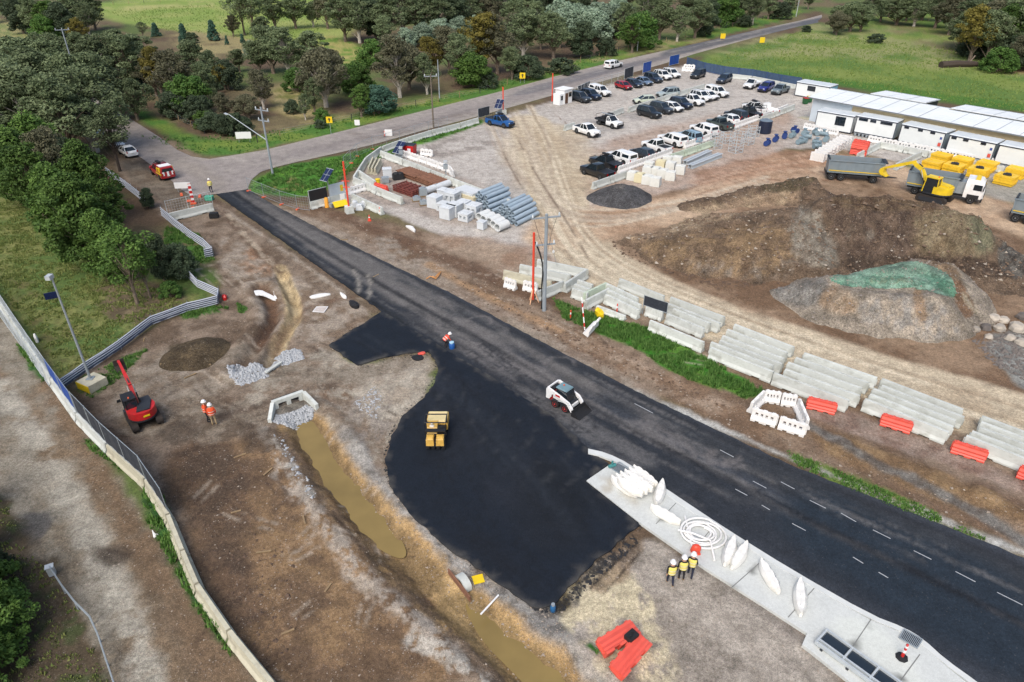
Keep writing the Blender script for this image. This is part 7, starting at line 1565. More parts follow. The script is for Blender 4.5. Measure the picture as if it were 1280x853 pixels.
# white geotextile scraps, tarps and litter
def cloth_scrap(l, px, z=.12, m=None):
    pts = [G(*p) for p in smooth_px(px, 1, True)]; b = MB(); n = len(pts); c = sum(pts, Vector())/n
    top = [(p.x-c.x, p.y-c.y, z*(.5+.5*mnoise.noise((p.x*2,p.y*2,0))+.4)) for p in pts]; mid = [(v[0]*.55, v[1]*.55, z*(1.2+.8*mnoise.noise((v[0]*3,v[1]*3,5)))) for v in top]
    low = [(v[0]*1.01, v[1]*1.01, -.03) for v in top]
    b.loft([low, top, mid], cap=True); return one(b, 'fabric_sheet', m or mat('white_fabric', C(238,238,236), .8, .06, 2), l, 'fabric sheet', c)
cloth_scrap('left white fabric scrap across the muddy trench', [(299,361),(308,359),(314,365),(326,363),(334,367),(346,373),(344,377),(330,370),(322,369),(313,376),(309,372),(310,366)], .08); cloth_scrap('white fabric strip standing at the trench edge', [(337,353),(344,353),(348,370),(349,375),(343,374),(342,364)], .1)
cloth_scrap('small white fabric scrap beside the black bag', [(424,366),(432,370),(434,374),(428,373)], .15); cloth_scrap('long white plastic strip on the dirt by the road', [(386,371),(403,367),(416,368),(404,371),(390,374)], .08)
cloth_scrap('white fabric strip curled on the spoil by the road', [(506,283),(515,284),(520,289),(518,291),(511,286)], .2); cloth_scrap('black plastic bag on the dirt corner of the fresh asphalt', [(436,378),(444,378),(450,383),(446,387),(438,384)], .25, M_BLACK)
cloth_scrap('white paper scrap on the lane beside the barrier', [(190,662),(194,668),(199,668),(195,671),(192,673),(191,668)], .05); cloth_scrap('black tar spill beside the red strip on the pad edge', [(512,446),(526,443),(531,449),(520,452)], .06, M_BLACK); m = MB(); q0, q1 = G(333,468), G(352,455); m.box((q1-q0).length,.25,.12,(0,0,.12)); one(m, 'concrete_beam', M_CONC, 'short pale beam laid between the two crushed rock piles', 'beam', q0.lerp(q1,.5), math.atan2((q1-q0).y,(q1-q0).x)); cloth_scrap('short red plastic strip on the tip of the dirt tongue', [(522,442),(531,440),(532,443),(523,445)], .08, M_RPLA)
m = MB(); p_ = G(543,346); m.path([G(*q)-p_+Vector((0,0,.12+.1*(i % 2))) for i, q in enumerate(((533,350),(538,348),(543,349),(548,345),(551,341),(549,346),(545,350),(541,348)))], .06, 5); one(m, 'orange_hose', mat('amber_hose', C(206,146,84), .6, .1, 3), 'amber hose tangled on the spoil beside the road', 'hose', p_); cloth_scrap('yellow flowers bagged in the tall grass', [(742,392),(750,391),(756,398),(748,399)], .5, M_YEL); cloth_scrap('red rag at the fence corner', [(277,372),(284,371),(284,375),(279,376)], .3, M_REDP)
cloth_scrap('white plastic bucket behind the mesh fence', [(43,424),(48,424),(49,428),(45,429)], .5)
m = MB(); m.tube((0,0,.06),(1.5,0,.06),.05,6); one(m, 'white_pipe', M_WHITE, 'short white pipe on the bank of the ditch', 'pipe', G(601,769), heading((601,769),(613,756)))
m = MB(); m.tube((0,0,.1),((g1-g0).length*.4,0,1.6),.05,6); t = thing('striped_pole', 'red and white striped pole leaning over the tall grass', 'pole', G(731,413), heading((731,413),(716,383)))
m = MB(); m.tube((0,0,0),(1.6,0,2.4),.05,6); m.build('pole', M_WHITE, t); m = MB(); [m.tube(Vector((0,0,0)).lerp(Vector((1.6,0,2.4)),f), Vector((0,0,0)).lerp(Vector((1.6,0,2.4)),f+.12), .054, 6) for f in (.1,.4,.7)]; m.build('stripe', M_REDP, t)
for k, (x, y, a_) in enumerate(((238,470,.8),(262,455,2.2),(205,455,.3),(335,590,1.1),(295,640,.4),(380,650,2.0),(330,690,.2),(410,735,1.2),(300,570,.6),(360,790,.5),(470,345,1.0),(620,375,.4),(430,300,.2),(180,425,1.9))):
    m = MB(); m.box(rnd.uniform(.5,1.1),.1,.05,(0,0,0)); one(m, 'timber_offcut', M_WOOD, 'pale timber offcut lying loose on the bare dirt', 'timber', G(x,y), a_, 'timber offcuts on the dirt')
# box culvert headwall and the small one under construction
def headwall():
    A, B = G(342,514), G(381,500); L = (B-A).length; rz = math.atan2((B-A).y,(B-A).x); t = thing('culvert_headwall', 'pale concrete culvert headwall with two dark openings', 'culvert', A, rz)
    m = MB(); h = .62; z0 = -.04
    m.box(L,.3,.28,(L/2,0,z0+h)); m.box(L,.3,.15,(L/2,0,z0-.15))
    for x, w in ((.2,.4),(L/2,.3),(L-.2,.4)): m.box(w,.298,h,(x,0,z0))
    m.build('wall', M_CONC, t)
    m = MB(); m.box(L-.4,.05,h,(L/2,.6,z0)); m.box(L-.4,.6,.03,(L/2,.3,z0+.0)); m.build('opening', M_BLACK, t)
    for (x, q) in ((0,G(338,531)),(L,G(397,512))):
        d = q-A; v = Vector((d.x*math.cos(-rz)-d.y*math.sin(-rz), d.x*math.sin(-rz)+d.y*math.cos(-rz))); p = Vector((x, -.15)); u = (v-p).normalized(); n = Vector((-u.y,u.x))*.13
        m = MB(); m.loft([[(p.x-n.x,p.y-n.y,z0),(p.x+n.x,p.y+n.y,z0),(p.x+n.x,p.y+n.y,z0+h+.28),(p.x-n.x,p.y-n.y,z0+h+.28)],[(v.x-n.x,v.y-n.y,z0),(v.x+n.x,v.y+n.y,z0),(v.x+n.x,v.y+n.y,z0+.5),(v.x-n.x,v.y-n.y,z0+.5)]]); m.build('wing_wall', M_CONC, t)
headwall()
t = thing('culvert_headwall', 'small arched culvert end behind brown formwork at the ditch', 'culvert', G(578,729), heading((566,713),(591,745))); t.scale = (.75,.6,.6); m = MB(); m.box(3.0,.12,.7,(0,-.35,-.35)); m.build('formwork_board', M_RUST, t)
m = MB(); R = []
for y in (-.25,.45): R.append([(x*1.0,y,z) for x, z in [(-.75,-.3)]+[(-.75*math.cos(a*math.pi/10),.1+.6*math.sin(a*math.pi/10)) for a in range(11)]+[(.75,-.3)]+[(.5,-.3)]+[(.5*math.cos(a*math.pi/10),.1+.38*math.sin(a*math.pi/10)) for a in range(11)]+[(-.5,-.3)]])
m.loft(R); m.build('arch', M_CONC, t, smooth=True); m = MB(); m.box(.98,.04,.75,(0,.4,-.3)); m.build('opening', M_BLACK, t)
m = MB(); m.box(.6,.5,.04,(0,0,0)); m.box(.62,.05,.06,(0,.27,0)); one(m, 'yellow_board', M_YEL, 'small yellow board lying beside the arched culvert', 'board', G(598,725), .3)
# skylined bins by the building
for k, (mm, l) in enumerate(((mat('green_bin', C(40,96,56), .5, .1, 2), 'green wheelie bin at the end of the long building'), (M_YEL, 'yellow lidded bin at the end of the long building'))):
    t = thing('wheelie_bin', l, 'bin', G(1006+k*5,130-k*2), .2); m = MB(); m.box(.7,.8,1.0,(0,0,.05),tx=1.12,ty=1.1); m.build('body', mat('green_bin', C(40,96,56), .5, .1, 2), t); m = MB(); m.box(.82,.92,.08,(0,0,1.052)); m.build('lid', M_REDP if k == 0 else M_YEL, t)
t = thing('concrete_ramp', 'small concrete ramp beside the long building', 'ramp', G(1000,146), heading((990,144),(1010,149))); m = MB(); m.prism([(0,0),(3.2,0),(3.2,.5)], -.8, .8, axis='y'); m.build('ramp', M_CONCTAN, t)
# clutter along the old lane junction
for l, c, mm in (('orange barrier foot near the lane notice board',(227,244),M_OPLA),('orange barrier foot left of the red warning boards',(237,252),M_OPLA),('orange barrier foot at the mesh gate',(243,261),M_OPLA),('orange barrier foot beside the teal tub',(250,246),M_OPLA)):
    m = MB(); m.box(.8,.35,.2,(0,0,0),tx=.8,ty=.7); one(m, 'barrier_foot', mm, l, 'barrier foot', G(*c), rnd.uniform(0,3), 'orange feet at the old lane')
t = thing('warning_board', 'red and white striped warning board at the old lane', 'sign', G(242,255), .4); m = MB(); m.box(.35,.05,2.4,(0,0,.2)); m.build('board', M_REDP, t); m = MB(); [m.box(.36,.012,.25,(0,-.032,.5+q*.6)) for q in range(4)]; m.build('stripe', M_WHITE, t); m = MB(); m.box(.7,.5,.15,(0,0,0)); m.build('foot', M_OPLA, t)
m = MB(); m.box(.9,.6,.5,(0,0,0),tx=1.1,ty=1.1); one(m, 'teal_tub', mat('teal_plastic', C(80,180,150), .5, .1, 2), 'teal tub beside the mesh gate', 'tub', G(262,250))
m = MB(); m.box(1.0,.7,.5,(0,0,0)); m.box(.9,.6,.1,(0,0,.5)); one(m, 'black_box', M_BLACK, 'black box at the end of the lane barrier', 'box', G(268,272), .2)
t = thing('message_trailer', 'yellow folded message sign on the dirt beside the orange bollard', 'sign', G(425,258), .6); m = MB(); m.box(1.8,.9,.06,(0,0,.5),M=Matrix.Rotation(.6,4,'X')); m.build('board', M_YEL, t); m = MB(); m.box(.6,.06,.7,(.5,.1,.8)); m.build('notice', M_WHITE, t); m = MB(); m.box(1.2,.7,.3,(0,.2,.1)); m.build('base', M_DARK, t)
m = MB(); m.lathe([(.3,0),(.28,.1),(.24,1.1),(.2,1.2)], 10); one(m, 'orange_bollard', mat('amber_plastic', C(244,170,60), .5, .08, 2), 'thick amber bollard below the black message board', 'bollard', G(409,259), 0, None, True)
for k, c in enumerate(((450,262),(456,258),(444,258))): m = MB(); m.box(.9,.8,.55,(0,0,0),tx=.8,ty=.75); m.ball((0,0,.6),(.4,.36,.16),8); one(m, 'bulk_bag', M_PITC, 'grey white bulk bag by the short wall and the red post', 'bulk bag', G(*c), k, 'bulk bags by the red post')
# ------------------------------------------------------------------ people
M_SKIN = mat('skin', C(206,158,130), .6, .05, 4); M_NAVY = mat('navy_cloth', C(36,42,62), .9, .12, 6); M_BLKC = mat('black_cloth', C(34,34,40), .9, .12, 6); M_BOOT = mat('tan_boots', C(186,150,96), .8, .1, 6); M_KHAKI = mat('khaki_cloth', C(168,148,116), .9, .1, 6); M_BAND = mat('reflective_tape', C(226,228,220), .4, .05, 4); M_HAIR = mat('hair', C(44,34,28), .8, .1, 6)
def person(label, feet, rz, shirt, trousers, boots, vest, helmet, h=1.78, pose='stand', group=None):
    t = thing('person', label, 'person', G(*feet), rz, group)
    k = h/1.78; bend = 1 if pose == 'bend' else 0
    st = .16 if pose == 'walk' else .03
    hip, ch, nk = Vector((0,0,.93)), Vector((.0,0,1.34)), Vector((.01,0,1.5))
    if bend: hip, ch, nk = Vector((-.12,0,.74)), Vector((.24,0,.98)), Vector((.36,0,1.04))
    hd = nk + (Vector((.03,0,.15)) if not bend else Vector((.13,0,.08))); sw = Vector((0,.19,0))
    V = [hip, hip.lerp(ch,.5), ch, nk, hd, hd+(Vector((0,0,.09)) if not bend else Vector((.06,0,.06))), hd+Vector((.1,0,-.0))]
    E = [(0,1),(1,2),(2,3),(3,4),(4,5),(4,6)]; Rd = [.15,.135,.16,.06,.09,.075,.025]
    def add(ps, rs, root):
        i = root
        for p, r in zip(ps, rs): V.append(Vector(p)); Rd.append(r); E.append((i, len(V)-1)); i = len(V)-1
        return i
    for s in (1,-1):
        f = s*st
        kn = Vector((f*.6+.05+.14*bend, s*.11, .5)); an = Vector((f-.03-.04*bend, s*.12, .1))
        add([hip+Vector((0,s*.1,-.06)), kn, an, an+Vector((.09,0,-.045)), an+Vector((.19,0,-.06))], [.1,.07,.05,.05,.035], 0)
        sh = ch+Vector((0,s*.2,.08-.06*bend))
        if pose == 'point' and s == -1: el, wr = sh+Vector((.2,s*.12,-.12)), sh+Vector((.42,s*.02,.02))
        elif bend: el, wr = sh+Vector((.12,s*.04,-.26)), sh+Vector((.26,-s*.04,-.46))
        else: el, wr = sh+Vector((-.03-.3*f,s*.06,-.29)), sh+Vector((.06-.7*f,s*.05,-.53))
        w = add([sh, el, wr], [.068,.05,.036], 2); hv = (wr-el).normalized()
        pm = add([wr+hv*.07], [.036], w)
        for q in range(4): o = Vector((.03-.02*q, s*.0, 0)); add([wr+hv*.1+o, wr+hv*.15+o+Vector((.012,0,0)), wr+hv*(.175-.01*abs(q-1))+o+Vector((.025,0,0))], [.012,.011,.009], pm)
        add([wr+hv*.06+Vector((.045,0,0)), wr+hv*.1+Vector((.06,-s*.01,0))], [.013,.01], w)
    me = bpy.data.meshes.new('body'); me.from_pydata([tuple(v*k) for v in V], E, []); o = bpy.data.objects.new('body', me); COL.objects.link(o)
    sm = o.modifiers.new('s', 'SKIN'); sm.use_smooth_shade = True
    for i, v in enumerate(me.skin_vertices[0].data): v.radius = (Rd[i]*k, Rd[i]*k); v.use_root = i == 0
    sb = o.modifiers.new('d', 'SUBSURF'); sb.levels = 1; sb.render_levels = 1
    dg = bpy.context.evaluated_depsgraph_get(); nm = bpy.data.meshes.new_from_object(o.evaluated_get(dg)); o.modifiers.clear(); o.data = nm
    nm.materials.clear()
    for m_ in (M_SKIN, shirt, trousers, boots): nm.materials.append(m_)
    J = [v*k for v in V]; hipz = hip.z*k
    for p in nm.polygons:
        c = p.center; dh = (c-J[4]).length; hands = min((c-J[i]).length for i in range(7, len(J)) if Rd[i] <= .0365)
        if c.z < .13*k: mi = 3
        elif dh < .2*k and c.z > J[3].z-.01: mi = 0
        elif hands < .07*k and c.z > .35*k and abs(c.y) > .1*k: mi = 0
        elif c.z < hipz+.02 and not (abs(c.y) > .2*k and c.z > .55*k): mi = 2
        else: mi = 1
        p.material_index = mi; p.use_smooth = True
    o.parent = t
    ax = (ch-hip).normalized(); side = Vector((0,1,0)); fr = side.cross(ax).normalized()
    m = MB(); R = []
    for f, a, b in ((-.02,.185,.225),(.3,.17,.215),(.65,.178,.235),(1.0,.17,.25),(1.22,.12,.2)):
        c = hip.lerp(ch, f); R.append([(c+fr*a*math.cos(q*math.pi/7)+side*b*math.sin(q*math.pi/7))*k for q in range(14)])
    m.loft(R, cap=False); vo = m.build('vest', vest, t, smooth=True)
    m = MB()
    for f, a, b in ((.12,.19,.232),(.62,.19,.242)):
        c0, c1 = hip.lerp(ch, f), hip.lerp(ch, f+.11); m.loft([[(c+fr*a*math.cos(q*math.pi/7)+side*b*math.sin(q*math.pi/7))*k for q in range(14)] for c in (c0, c1)], cap=False)
    m.build('reflective_band', M_BAND, vo)
    hc = (hd+Vector((-.01,0,.03)))*k; m = MB()
    m.loft([[(hc.x+r*1.12*math.cos(q*math.pi/6), hc.y+r*math.sin(q*math.pi/6), hc.z+z) for q in range(12)] for r, z in ((.165*k,.02*k),(.135*k,.04*k),(.13*k,.1*k),(.09*k,.155*k),(.02*k,.172*k))]); m.build('helmet', helmet, t, smooth=True)
    m = MB(); m.ball((hc.x-.03*k,hc.y,hc.z-.01*k),(.1*k,.1*k,.09*k),8); m.build('hair', M_HAIR, t, smooth=True)
    m = MB(); [m.ball((hd.x*k+.088*k, s*.035*k, hd.z*k+.02*k), .013*k, 6) for s in (-1,1)]; m.build('eyes', M_BLKC, t)
    return t
M_HELM = mat('white_helmet', C(244,244,244), .3, .03, 3)
person('worker in an orange vest and black trousers, left one of the pair', (260.5,527), heading((260,527),(285,520)), M_VEST_O, M_BLKC, M_BLKC, M_VEST_O, M_HELM, 1.82)
person('worker in an orange vest and khaki trousers, right one of the pair', (268.5,531), heading((268,531),(262,500)), M_VEST_O, M_KHAKI, M_BOOT, M_VEST_O, M_HELM, 1.82)
person('worker in a yellow vest and navy trousers, leftmost of three by the median', (837,731), heading((837,731),(830,700)), M_BLKC, M_NAVY, M_BOOT, M_VEST_Y, M_HELM, 1.82, 'walk')
person('worker in a yellow vest with black sleeves, middle of the three by the median', (851,725), heading((851,725),(846,690)), M_BLKC, M_BLKC, M_BOOT, M_VEST_Y, M_HELM, 1.82)
person('worker in a yellow vest nearest the hose coil, right of the three', (862,721), heading((862,721),(872,690)), M_BLKC, M_NAVY, M_BLKC, M_VEST_Y, M_HELM, 1.82, 'walk')
person('worker in a yellow jacket standing at the end of the new road', (264.5,241), heading((264,241),(262,236)), M_VEST_Y, M_NAVY, M_BLKC, M_VEST_Y, M_HELM, 1.85)
person('worker in an orange shirt bending down at the edge of the fresh asphalt', (557,434), heading((557,434),(566,431)), M_OR, M_BLKC, M_BLKC, M_OR, M_HELM, 1.75, 'bend')
t = thing('water_jug', 'blue drum with a pale lid beside the bending worker', 'drum', G(565,436)); m = MB(); m.lathe([(.2,0),(.24,.1),(.24,.5),(.18,.58)], 12); m.build('body', mat('blue_drum', C(40,96,170), .4, .1, 3), t, smooth=True); m = MB(); m.lathe([(.2,.58),(.2,.66),(.05,.7)], 12); m.build('lid', mat('pale_blue_lid', C(170,210,230), .4, .1, 3), t, smooth=True)

# ------------------------------------------------------------------ trees
def leafmat(name, a, b, trans=.25, rough=.7):
    m = bpy.data.materials.new(name); m.use_nodes = True; n = m.node_tree; N = n.nodes; L = n.links; bs = N['Principled BSDF']; bs.inputs['Roughness'].default_value = rough; bs.inputs['Specular IOR Level'].default_value = .25
    oi = N.new('ShaderNodeObjectInfo'); ge = N.new('ShaderNodeTexCoord'); no = N.new('ShaderNodeTexNoise'); no.inputs['Scale'].default_value = .55; no.inputs['Detail'].default_value = 4; L.new(ge.outputs['Object'], no.inputs['Vector'])
    at = N.new('ShaderNodeAttribute'); at.attribute_name = 'leaf'
    s = N.new('ShaderNodeMath'); s.operation = 'MULTIPLY_ADD'; s.inputs[1].default_value = .5; L.new(no.outputs['Fac'], s.inputs[0]); L.new(at.outputs['Fac'], s.inputs[2])
    mr = N.new('ShaderNodeMapRange'); mr.inputs[1].default_value = .15; mr.inputs[2].default_value = 1.1; L.new(s.outputs[0], mr.inputs[0])
    mx = N.new('ShaderNodeMix'); mx.data_type = 'RGBA'; mx.inputs['A'].default_value = (*C(*a),1); mx.inputs['B'].default_value = (*C(*b),1); L.new(mr.outputs[0], mx.inputs['Factor'])
    rr = N.new('ShaderNodeMapRange'); rr.inputs[3].default_value = .78; rr.inputs[4].default_value = 1.25; L.new(oi.outputs['Random'], rr.inputs[0])
    vm = N.new('ShaderNodeVectorMath'); vm.operation = 'SCALE'; L.new(mx.outputs['Result'], vm.inputs[0]); L.new(rr.outputs[0], vm.inputs['Scale']); L.new(vm.outputs[0], bs.inputs['Base Color'])
    tr = N.new('ShaderNodeBsdfTranslucent'); L.new(vm.outputs[0], tr.inputs['Color']); ms = N.new('ShaderNodeMixShader'); ms.inputs[0].default_value = trans; L.new(bs.outputs[0], ms.inputs[1]); L.new(tr.outputs[0], ms.inputs[2])
    L.new(ms.outputs[0], N['Material Output'].inputs['Surface']); return m
LEAF = dict(olive=leafmat('olive_leaves', (68,86,56), (146,160,118)), green=leafmat('green_leaves', (44,74,32), (118,150,72)), brown=leafmat('brownish_leaves', (76,80,60), (134,132,104)), silver=leafmat('silver_leaves', (112,136,112), (172,190,166)),
 bright=leafmat('bright_leaves', (48,90,40), (118,150,74)), gold=leafmat('golden_leaves', (94,92,42), (158,146,72)), dark=leafmat('dark_leaves', (48,64,48), (104,120,90)), teal=leafmat('teal_leaves', (54,92,76), (112,150,128)))
M_BARK = mat('bark', C(118,104,90), .9, .25, 4, dirt=(C(176,166,152), .6)); M_BARKW = mat('pale_bark', C(196,188,176), .85, .2, 3, dirt=(C(140,128,114), .6)); M_BARKD = mat('dark_bark', C(70,60,52), .9, .2, 4)
def make_tree(kind, seed):
    """returns trunk and crown meshes for a tree about 10 m tall: limbs reach out to leaf clumps, gaps between"""
    r = random.Random(seed); ns = np.random.RandomState(seed)
    P_ = dict(euc=(10, 52, 3.7, .30, 190, .17, .20), spread=(8, 56, 4.9, .30, 190, .18, .20), dense=(10, 80, 3.0, .14, 220, .18, .2), bush=(5, 46, 2.6, .05, 230, .15, .17), conifer=(6, 50, 1.7, .04, 150, .16, .16), sparse=(10, 26, 2.8, .42, 130, .17, .2), shrub=(2.4, 26, 1.6, .05, 200, .11, .12))[kind]
    Ht, nc, W, low, nl, ls, _ = P_
    tr = MB(); leaves_c = []; clumps = []
    tips = []
    lean = Vector((r.uniform(-.8,.8), r.uniform(-.8,.8), 0))*(1 if kind in ('euc','spread','sparse') else .3)
    for k in range(nc):
        u = (k+.5)/nc; a = k*2.39996+r.uniform(-.5,.5)
        if kind == 'conifer': z = Ht*(low+.95*u*.98); rad = W*(1-u)*.95+.1; rr = rad*r.uniform(.55,1)
        elif kind in ('bush','shrub'): z = Ht*(.12+.8*u); rad = W*math.sqrt(max(.05,1-(u*1.15-.25)**2)); rr = rad*r.uniform(.3,.95)
        elif kind == 'dense': z = Ht*(low+(.97-low)*u); rad = W*math.sin(math.pi*min(1,.16+u*.84))**.7; rr = rad*r.uniform(.25,1)
        else: z = Ht*(low+(.98-low)*(u**.8)); rad = W*(.55+.45*math.sin(math.pi*min(1,u*1.1)))*(1-.45*u**2); rr = rad*r.uniform(.25,1)
        c = Vector((rr*math.cos(a), rr*math.sin(a), z+r.uniform(-.5,.5)*Ht*.06)) + lean*u
        s = dict(euc=.95, spread=1.05, dense=.92, bush=.7, conifer=.55, sparse=.85, shrub=.42)[kind]*r.uniform(.55,1.4)
        clumps.append((c, s))
    base = [Vector((0,0,-.3)), Vector((lean.x*.1,lean.y*.1,Ht*.25)), Vector((lean.x*.35,lean.y*.35,Ht*.5)), Vector((lean.x*.7,lean.y*.7,Ht*.78))]
    r0 = dict(euc=.28, spread=.34, dense=.2, bush=.12, conifer=.13, sparse=.16, shrub=.06)[kind]
    tr.path(base, [r0*1.25, r0*.9, r0*.62, r0*.25], 7)
    for c, s in clumps[::(1 if kind in ('euc','spread','sparse') else 2)]:
        f = max(.12, min(.95, (c.z/Ht-.16))); q = f*.8
        p0 = base[0].lerp(base[1], q*3) if q < .33 else (base[1].lerp(base[2], (q-.33)*3) if q < .66 else base[2].lerp(base[3], min(1,(q-.66)*3)))
        mid = p0.lerp(c, .55)+Vector((r.uniform(-.3,.3),r.uniform(-.3,.3),r.uniform(.0,.4)))
        tr.path([p0, mid, c], [r0*.36, r0*.22, r0*.07], 5)
    # leaves
    n = nc*nl; cc = np.array([tuple(c) for c, s in clumps]); ss = np.array([s for c, s in clumps]); idx = np.repeat(np.arange(nc), nl)
    d = ns.normal(size=(n,3)); d /= np.linalg.norm(d, axis=1)[:,None]; rad = ns.uniform(.25,1,n)**.45
    flat = np.array([1.0,1.0,.62 if kind in ('euc','spread') else .8])
    pos = cc[idx] + d*rad[:,None]*ss[idx][:,None]*flat
    nrm = d*.55 + ns.normal(size=(n,3))*.6 + np.array([0,0,.5]); nrm /= np.linalg.norm(nrm, axis=1)[:,None]
    t1 = np.cross(nrm, ns.normal(size=(n,3))); t1 /= np.linalg.norm(t1, axis=1)[:,None]+1e-9; t2 = np.cross(nrm, t1)
    sz = ls*ns.uniform(.55,1.35,n)[:,None]
    Vv = np.stack([pos-t1*sz, pos+t2*sz*.5, pos+t1*sz, pos-t2*sz*.5], 1).reshape(-1,3)
    me = bpy.data.meshes.new('crown'); me.vertices.add(n*4); me.vertices.foreach_set('co', Vv.astype(np.float32).ravel()); me.loops.add(n*4); me.loops.foreach_set('vertex_index', np.arange(n*4, dtype=np.int32)); me.polygons.add(n); me.polygons.foreach_set('loop_start', np.arange(0,n*4,4,dtype=np.int32)); me.polygons.foreach_set('loop_total', np.full(n,4,np.int32)); me.update(calc_edges=True)
    at = me.attributes.new('leaf', 'FLOAT', 'POINT'); lv = np.repeat(ns.uniform(0,.45,n)+ns.uniform(0,.25,nc)[idx], 4); at.data.foreach_set('value', lv.astype(np.float32))
    me.materials.append(LEAF['olive'])
    to = tr.build('trunk', M_BARK, smooth=True); tm = to.data; bpy.data.objects.remove(to)
    return tm, me, Ht
TREES = {k: [make_tree(k, 10*i+s) for s in range(n)] for i, (k, n) in enumerate((('euc',4),('spread',3),('dense',4),('bush',2),('conifer',2),('sparse',2),('shrub',2)))}
KIND = {'A':('euc','olive'),'W':('spread','olive'),'C':('euc','brown'),'V':('spread','brown'),'D':('bush','silver'),'E':('bush','bright'),'F':('euc','gold'),'G':('conifer','teal'),'H':('shrub','dark'),'N':('dense','green'),'M':('dense','dark'),'S':('sparse','olive'),'T':('bush','teal'),'K':('bush','dark'),'U':('euc','green'),'B':('shrub','bright'),'Q':('sparse','green'),'Y':('bush','green')}
WORD = {'A':'olive grey gum tree','W':'wide spreading olive gum tree','C':'brownish gum tree','V':'wide brownish gum tree','D':'rounded silvery tree','E':'rounded bright green tree','F':'golden tipped wattle tree','G':'small green conifer','H':'low dark shrub','N':'dense green tree','M':'dense dark tree','S':'thin sparse gum tree','T':'rounded blue green bush','K':'dark rounded bush','U':'mid green gum tree','B':'low bright green shrub','Q':'thin green gum tree','Y':'rounded mid green bush'}
tree_n = 0
def tree(x, y, top, k, where, w=1.0, rot=None, bark=None):
    global tree_n; tree_n += 1
    p = G(x, y); h = max(1.0, height_to(p, top)); kind, leaf = KIND[k]; tm, cm, Ht = TREES[kind][(tree_n*7+int(x)) % len(TREES[kind])]
    nm = {'G':'conifer','H':'shrub','B':'shrub','K':'bush','T':'bush','Y':'bush'}.get(k, 'tree')
    t = thing(nm, WORD[k]+' '+where, nm if nm != 'conifer' else 'tree', p, rnd.uniform(0, 6.28) if rot is None else rot, 'trees and bushes: '+WORD[k]+' '+where); s = h/(Ht*1.04)
    wf = s*w*rnd.uniform(.92,1.1); t.scale = (wf, wf, s)
    a = bpy.data.objects.new('trunk', tm); b = bpy.data.objects.new('crown', cm)
    for o in (a, b): COL.objects.link(o); o.parent = t
    b.material_slots[0].link = 'OBJECT'; b.material_slots[0].material = LEAF[leaf]
    if bark or k in 'ACUW' and tree_n % 3 == 0: a.material_slots[0].link = 'OBJECT'; a.material_slots[0].material = bark or M_BARKW
    return t
def grove(where, L):
    for e in L: tree(e[0], e[1], e[2], e[3], where, *(e[4:]))
grove('in the front clump beside the paddock on the left', [(92,306,204,'N',1.05),(62,282,176,'U',1.1),(38,258,158,'N',1.15),(118,334,212,'N',1.0),(146,352,262,'N',.95),(100,262,168,'M',1.0),(66,240,140,'N',1.1),(20,228,152,'M',1.2),(-12,226,136,'N',1.25),(148,306,222,'U',1.1),(124,282,176,'N',.95),(84,262,156,'C',.9),(172,380,284,'Q',1.3),(188,372,300,'Q',1.1),(205,350,290,'M',.9)])
grove('beside the netting fence on the left', [(228,346,304,'K',.95),(187,260,234,'M',1.1),(214,372,352,'B',1),(124,305,280,'K',1)])
grove('in the tall gum belt over the left road', [(95,205,92,'A',1.3),(60,200,84,'A',1.3),(25,195,80,'A',1.3),(-15,190,74,'A',1.3),(120,190,88,'W',1.0),(150,214,128,'S',1.2,None,M_BARKD),(60,165,62,'A',1.35),(20,160,58,'A',1.3),(100,160,66,'W',1.1),(138,150,60,'A',1.3),(-20,150,50,'A',1.3),(40,128,44,'A',1.3),(86,125,48,'A',1.3),(128,122,44,'A',1.3),(162,118,42,'A',1.3),(110,96,40,'A',1.3),(70,95,40,'W',1),(150,92,34,'A',1.3),(182,104,42,'A',1.3),(5,108,44,'A',1.3),(172,150,98,'W',.9),(196,120,62,'C',1.2)])
grove('along the far edge of the left road', [(30,42,-8,'M',1.2),(50,46,-6,'A',1.2),(68,48,0,'U',1.2),(60,52,18,'E',1.2),(84,50,0,'M',1.2),(96,42,-12,'A',1.2),(112,44,2,'A',1.2),(120,38,-8,'A',1.2),(10,26,-12,'A',1.2),(-15,30,-14,'M',1.2),(102,58,22,'F',1.2)])
grove('in the scrub above the junction', [(204,122,58,'F',1.1),(222,128,60,'C',1.2),(246,112,50,'A',1.2),(254,128,78,'A',1.2),(240,142,92,'E',1.15),(220,146,112,'K',1.2),(250,152,118,'K',1.1),(170,112,84,'T',1.4),(282,112,78,'F',1.2),(284,150,115,'C',1.3),(286,112,74,'K',1.1),(266,164,140,'K',1.3),(284,168,142,'K',1.3),(298,168,140,'K',1.2),(256,160,138,'Y',1.2),(312,150,118,'V',1.1),(330,136,86,'C',1.2),(268,94,62,'A',1.2),(300,90,60,'A',1.2),(316,72,50,'D',1.1),(308,168,146,'K',1),(272,132,110,'A',1.1)])
grove('in the far paddock at the top left', [(232,54,29,'G',1.15),(268,51,24,'G',1.15),(196,46,28,'G',1.3),(284,56,44,'G',1),(304,54,42,'G',1.2),(306,44,-18,'S',1.4),(318,46,-16,'S',1.4),(292,46,18,'C',1.1),(240,54,40,'K',1.3),(180,50,26,'S',1.2)])
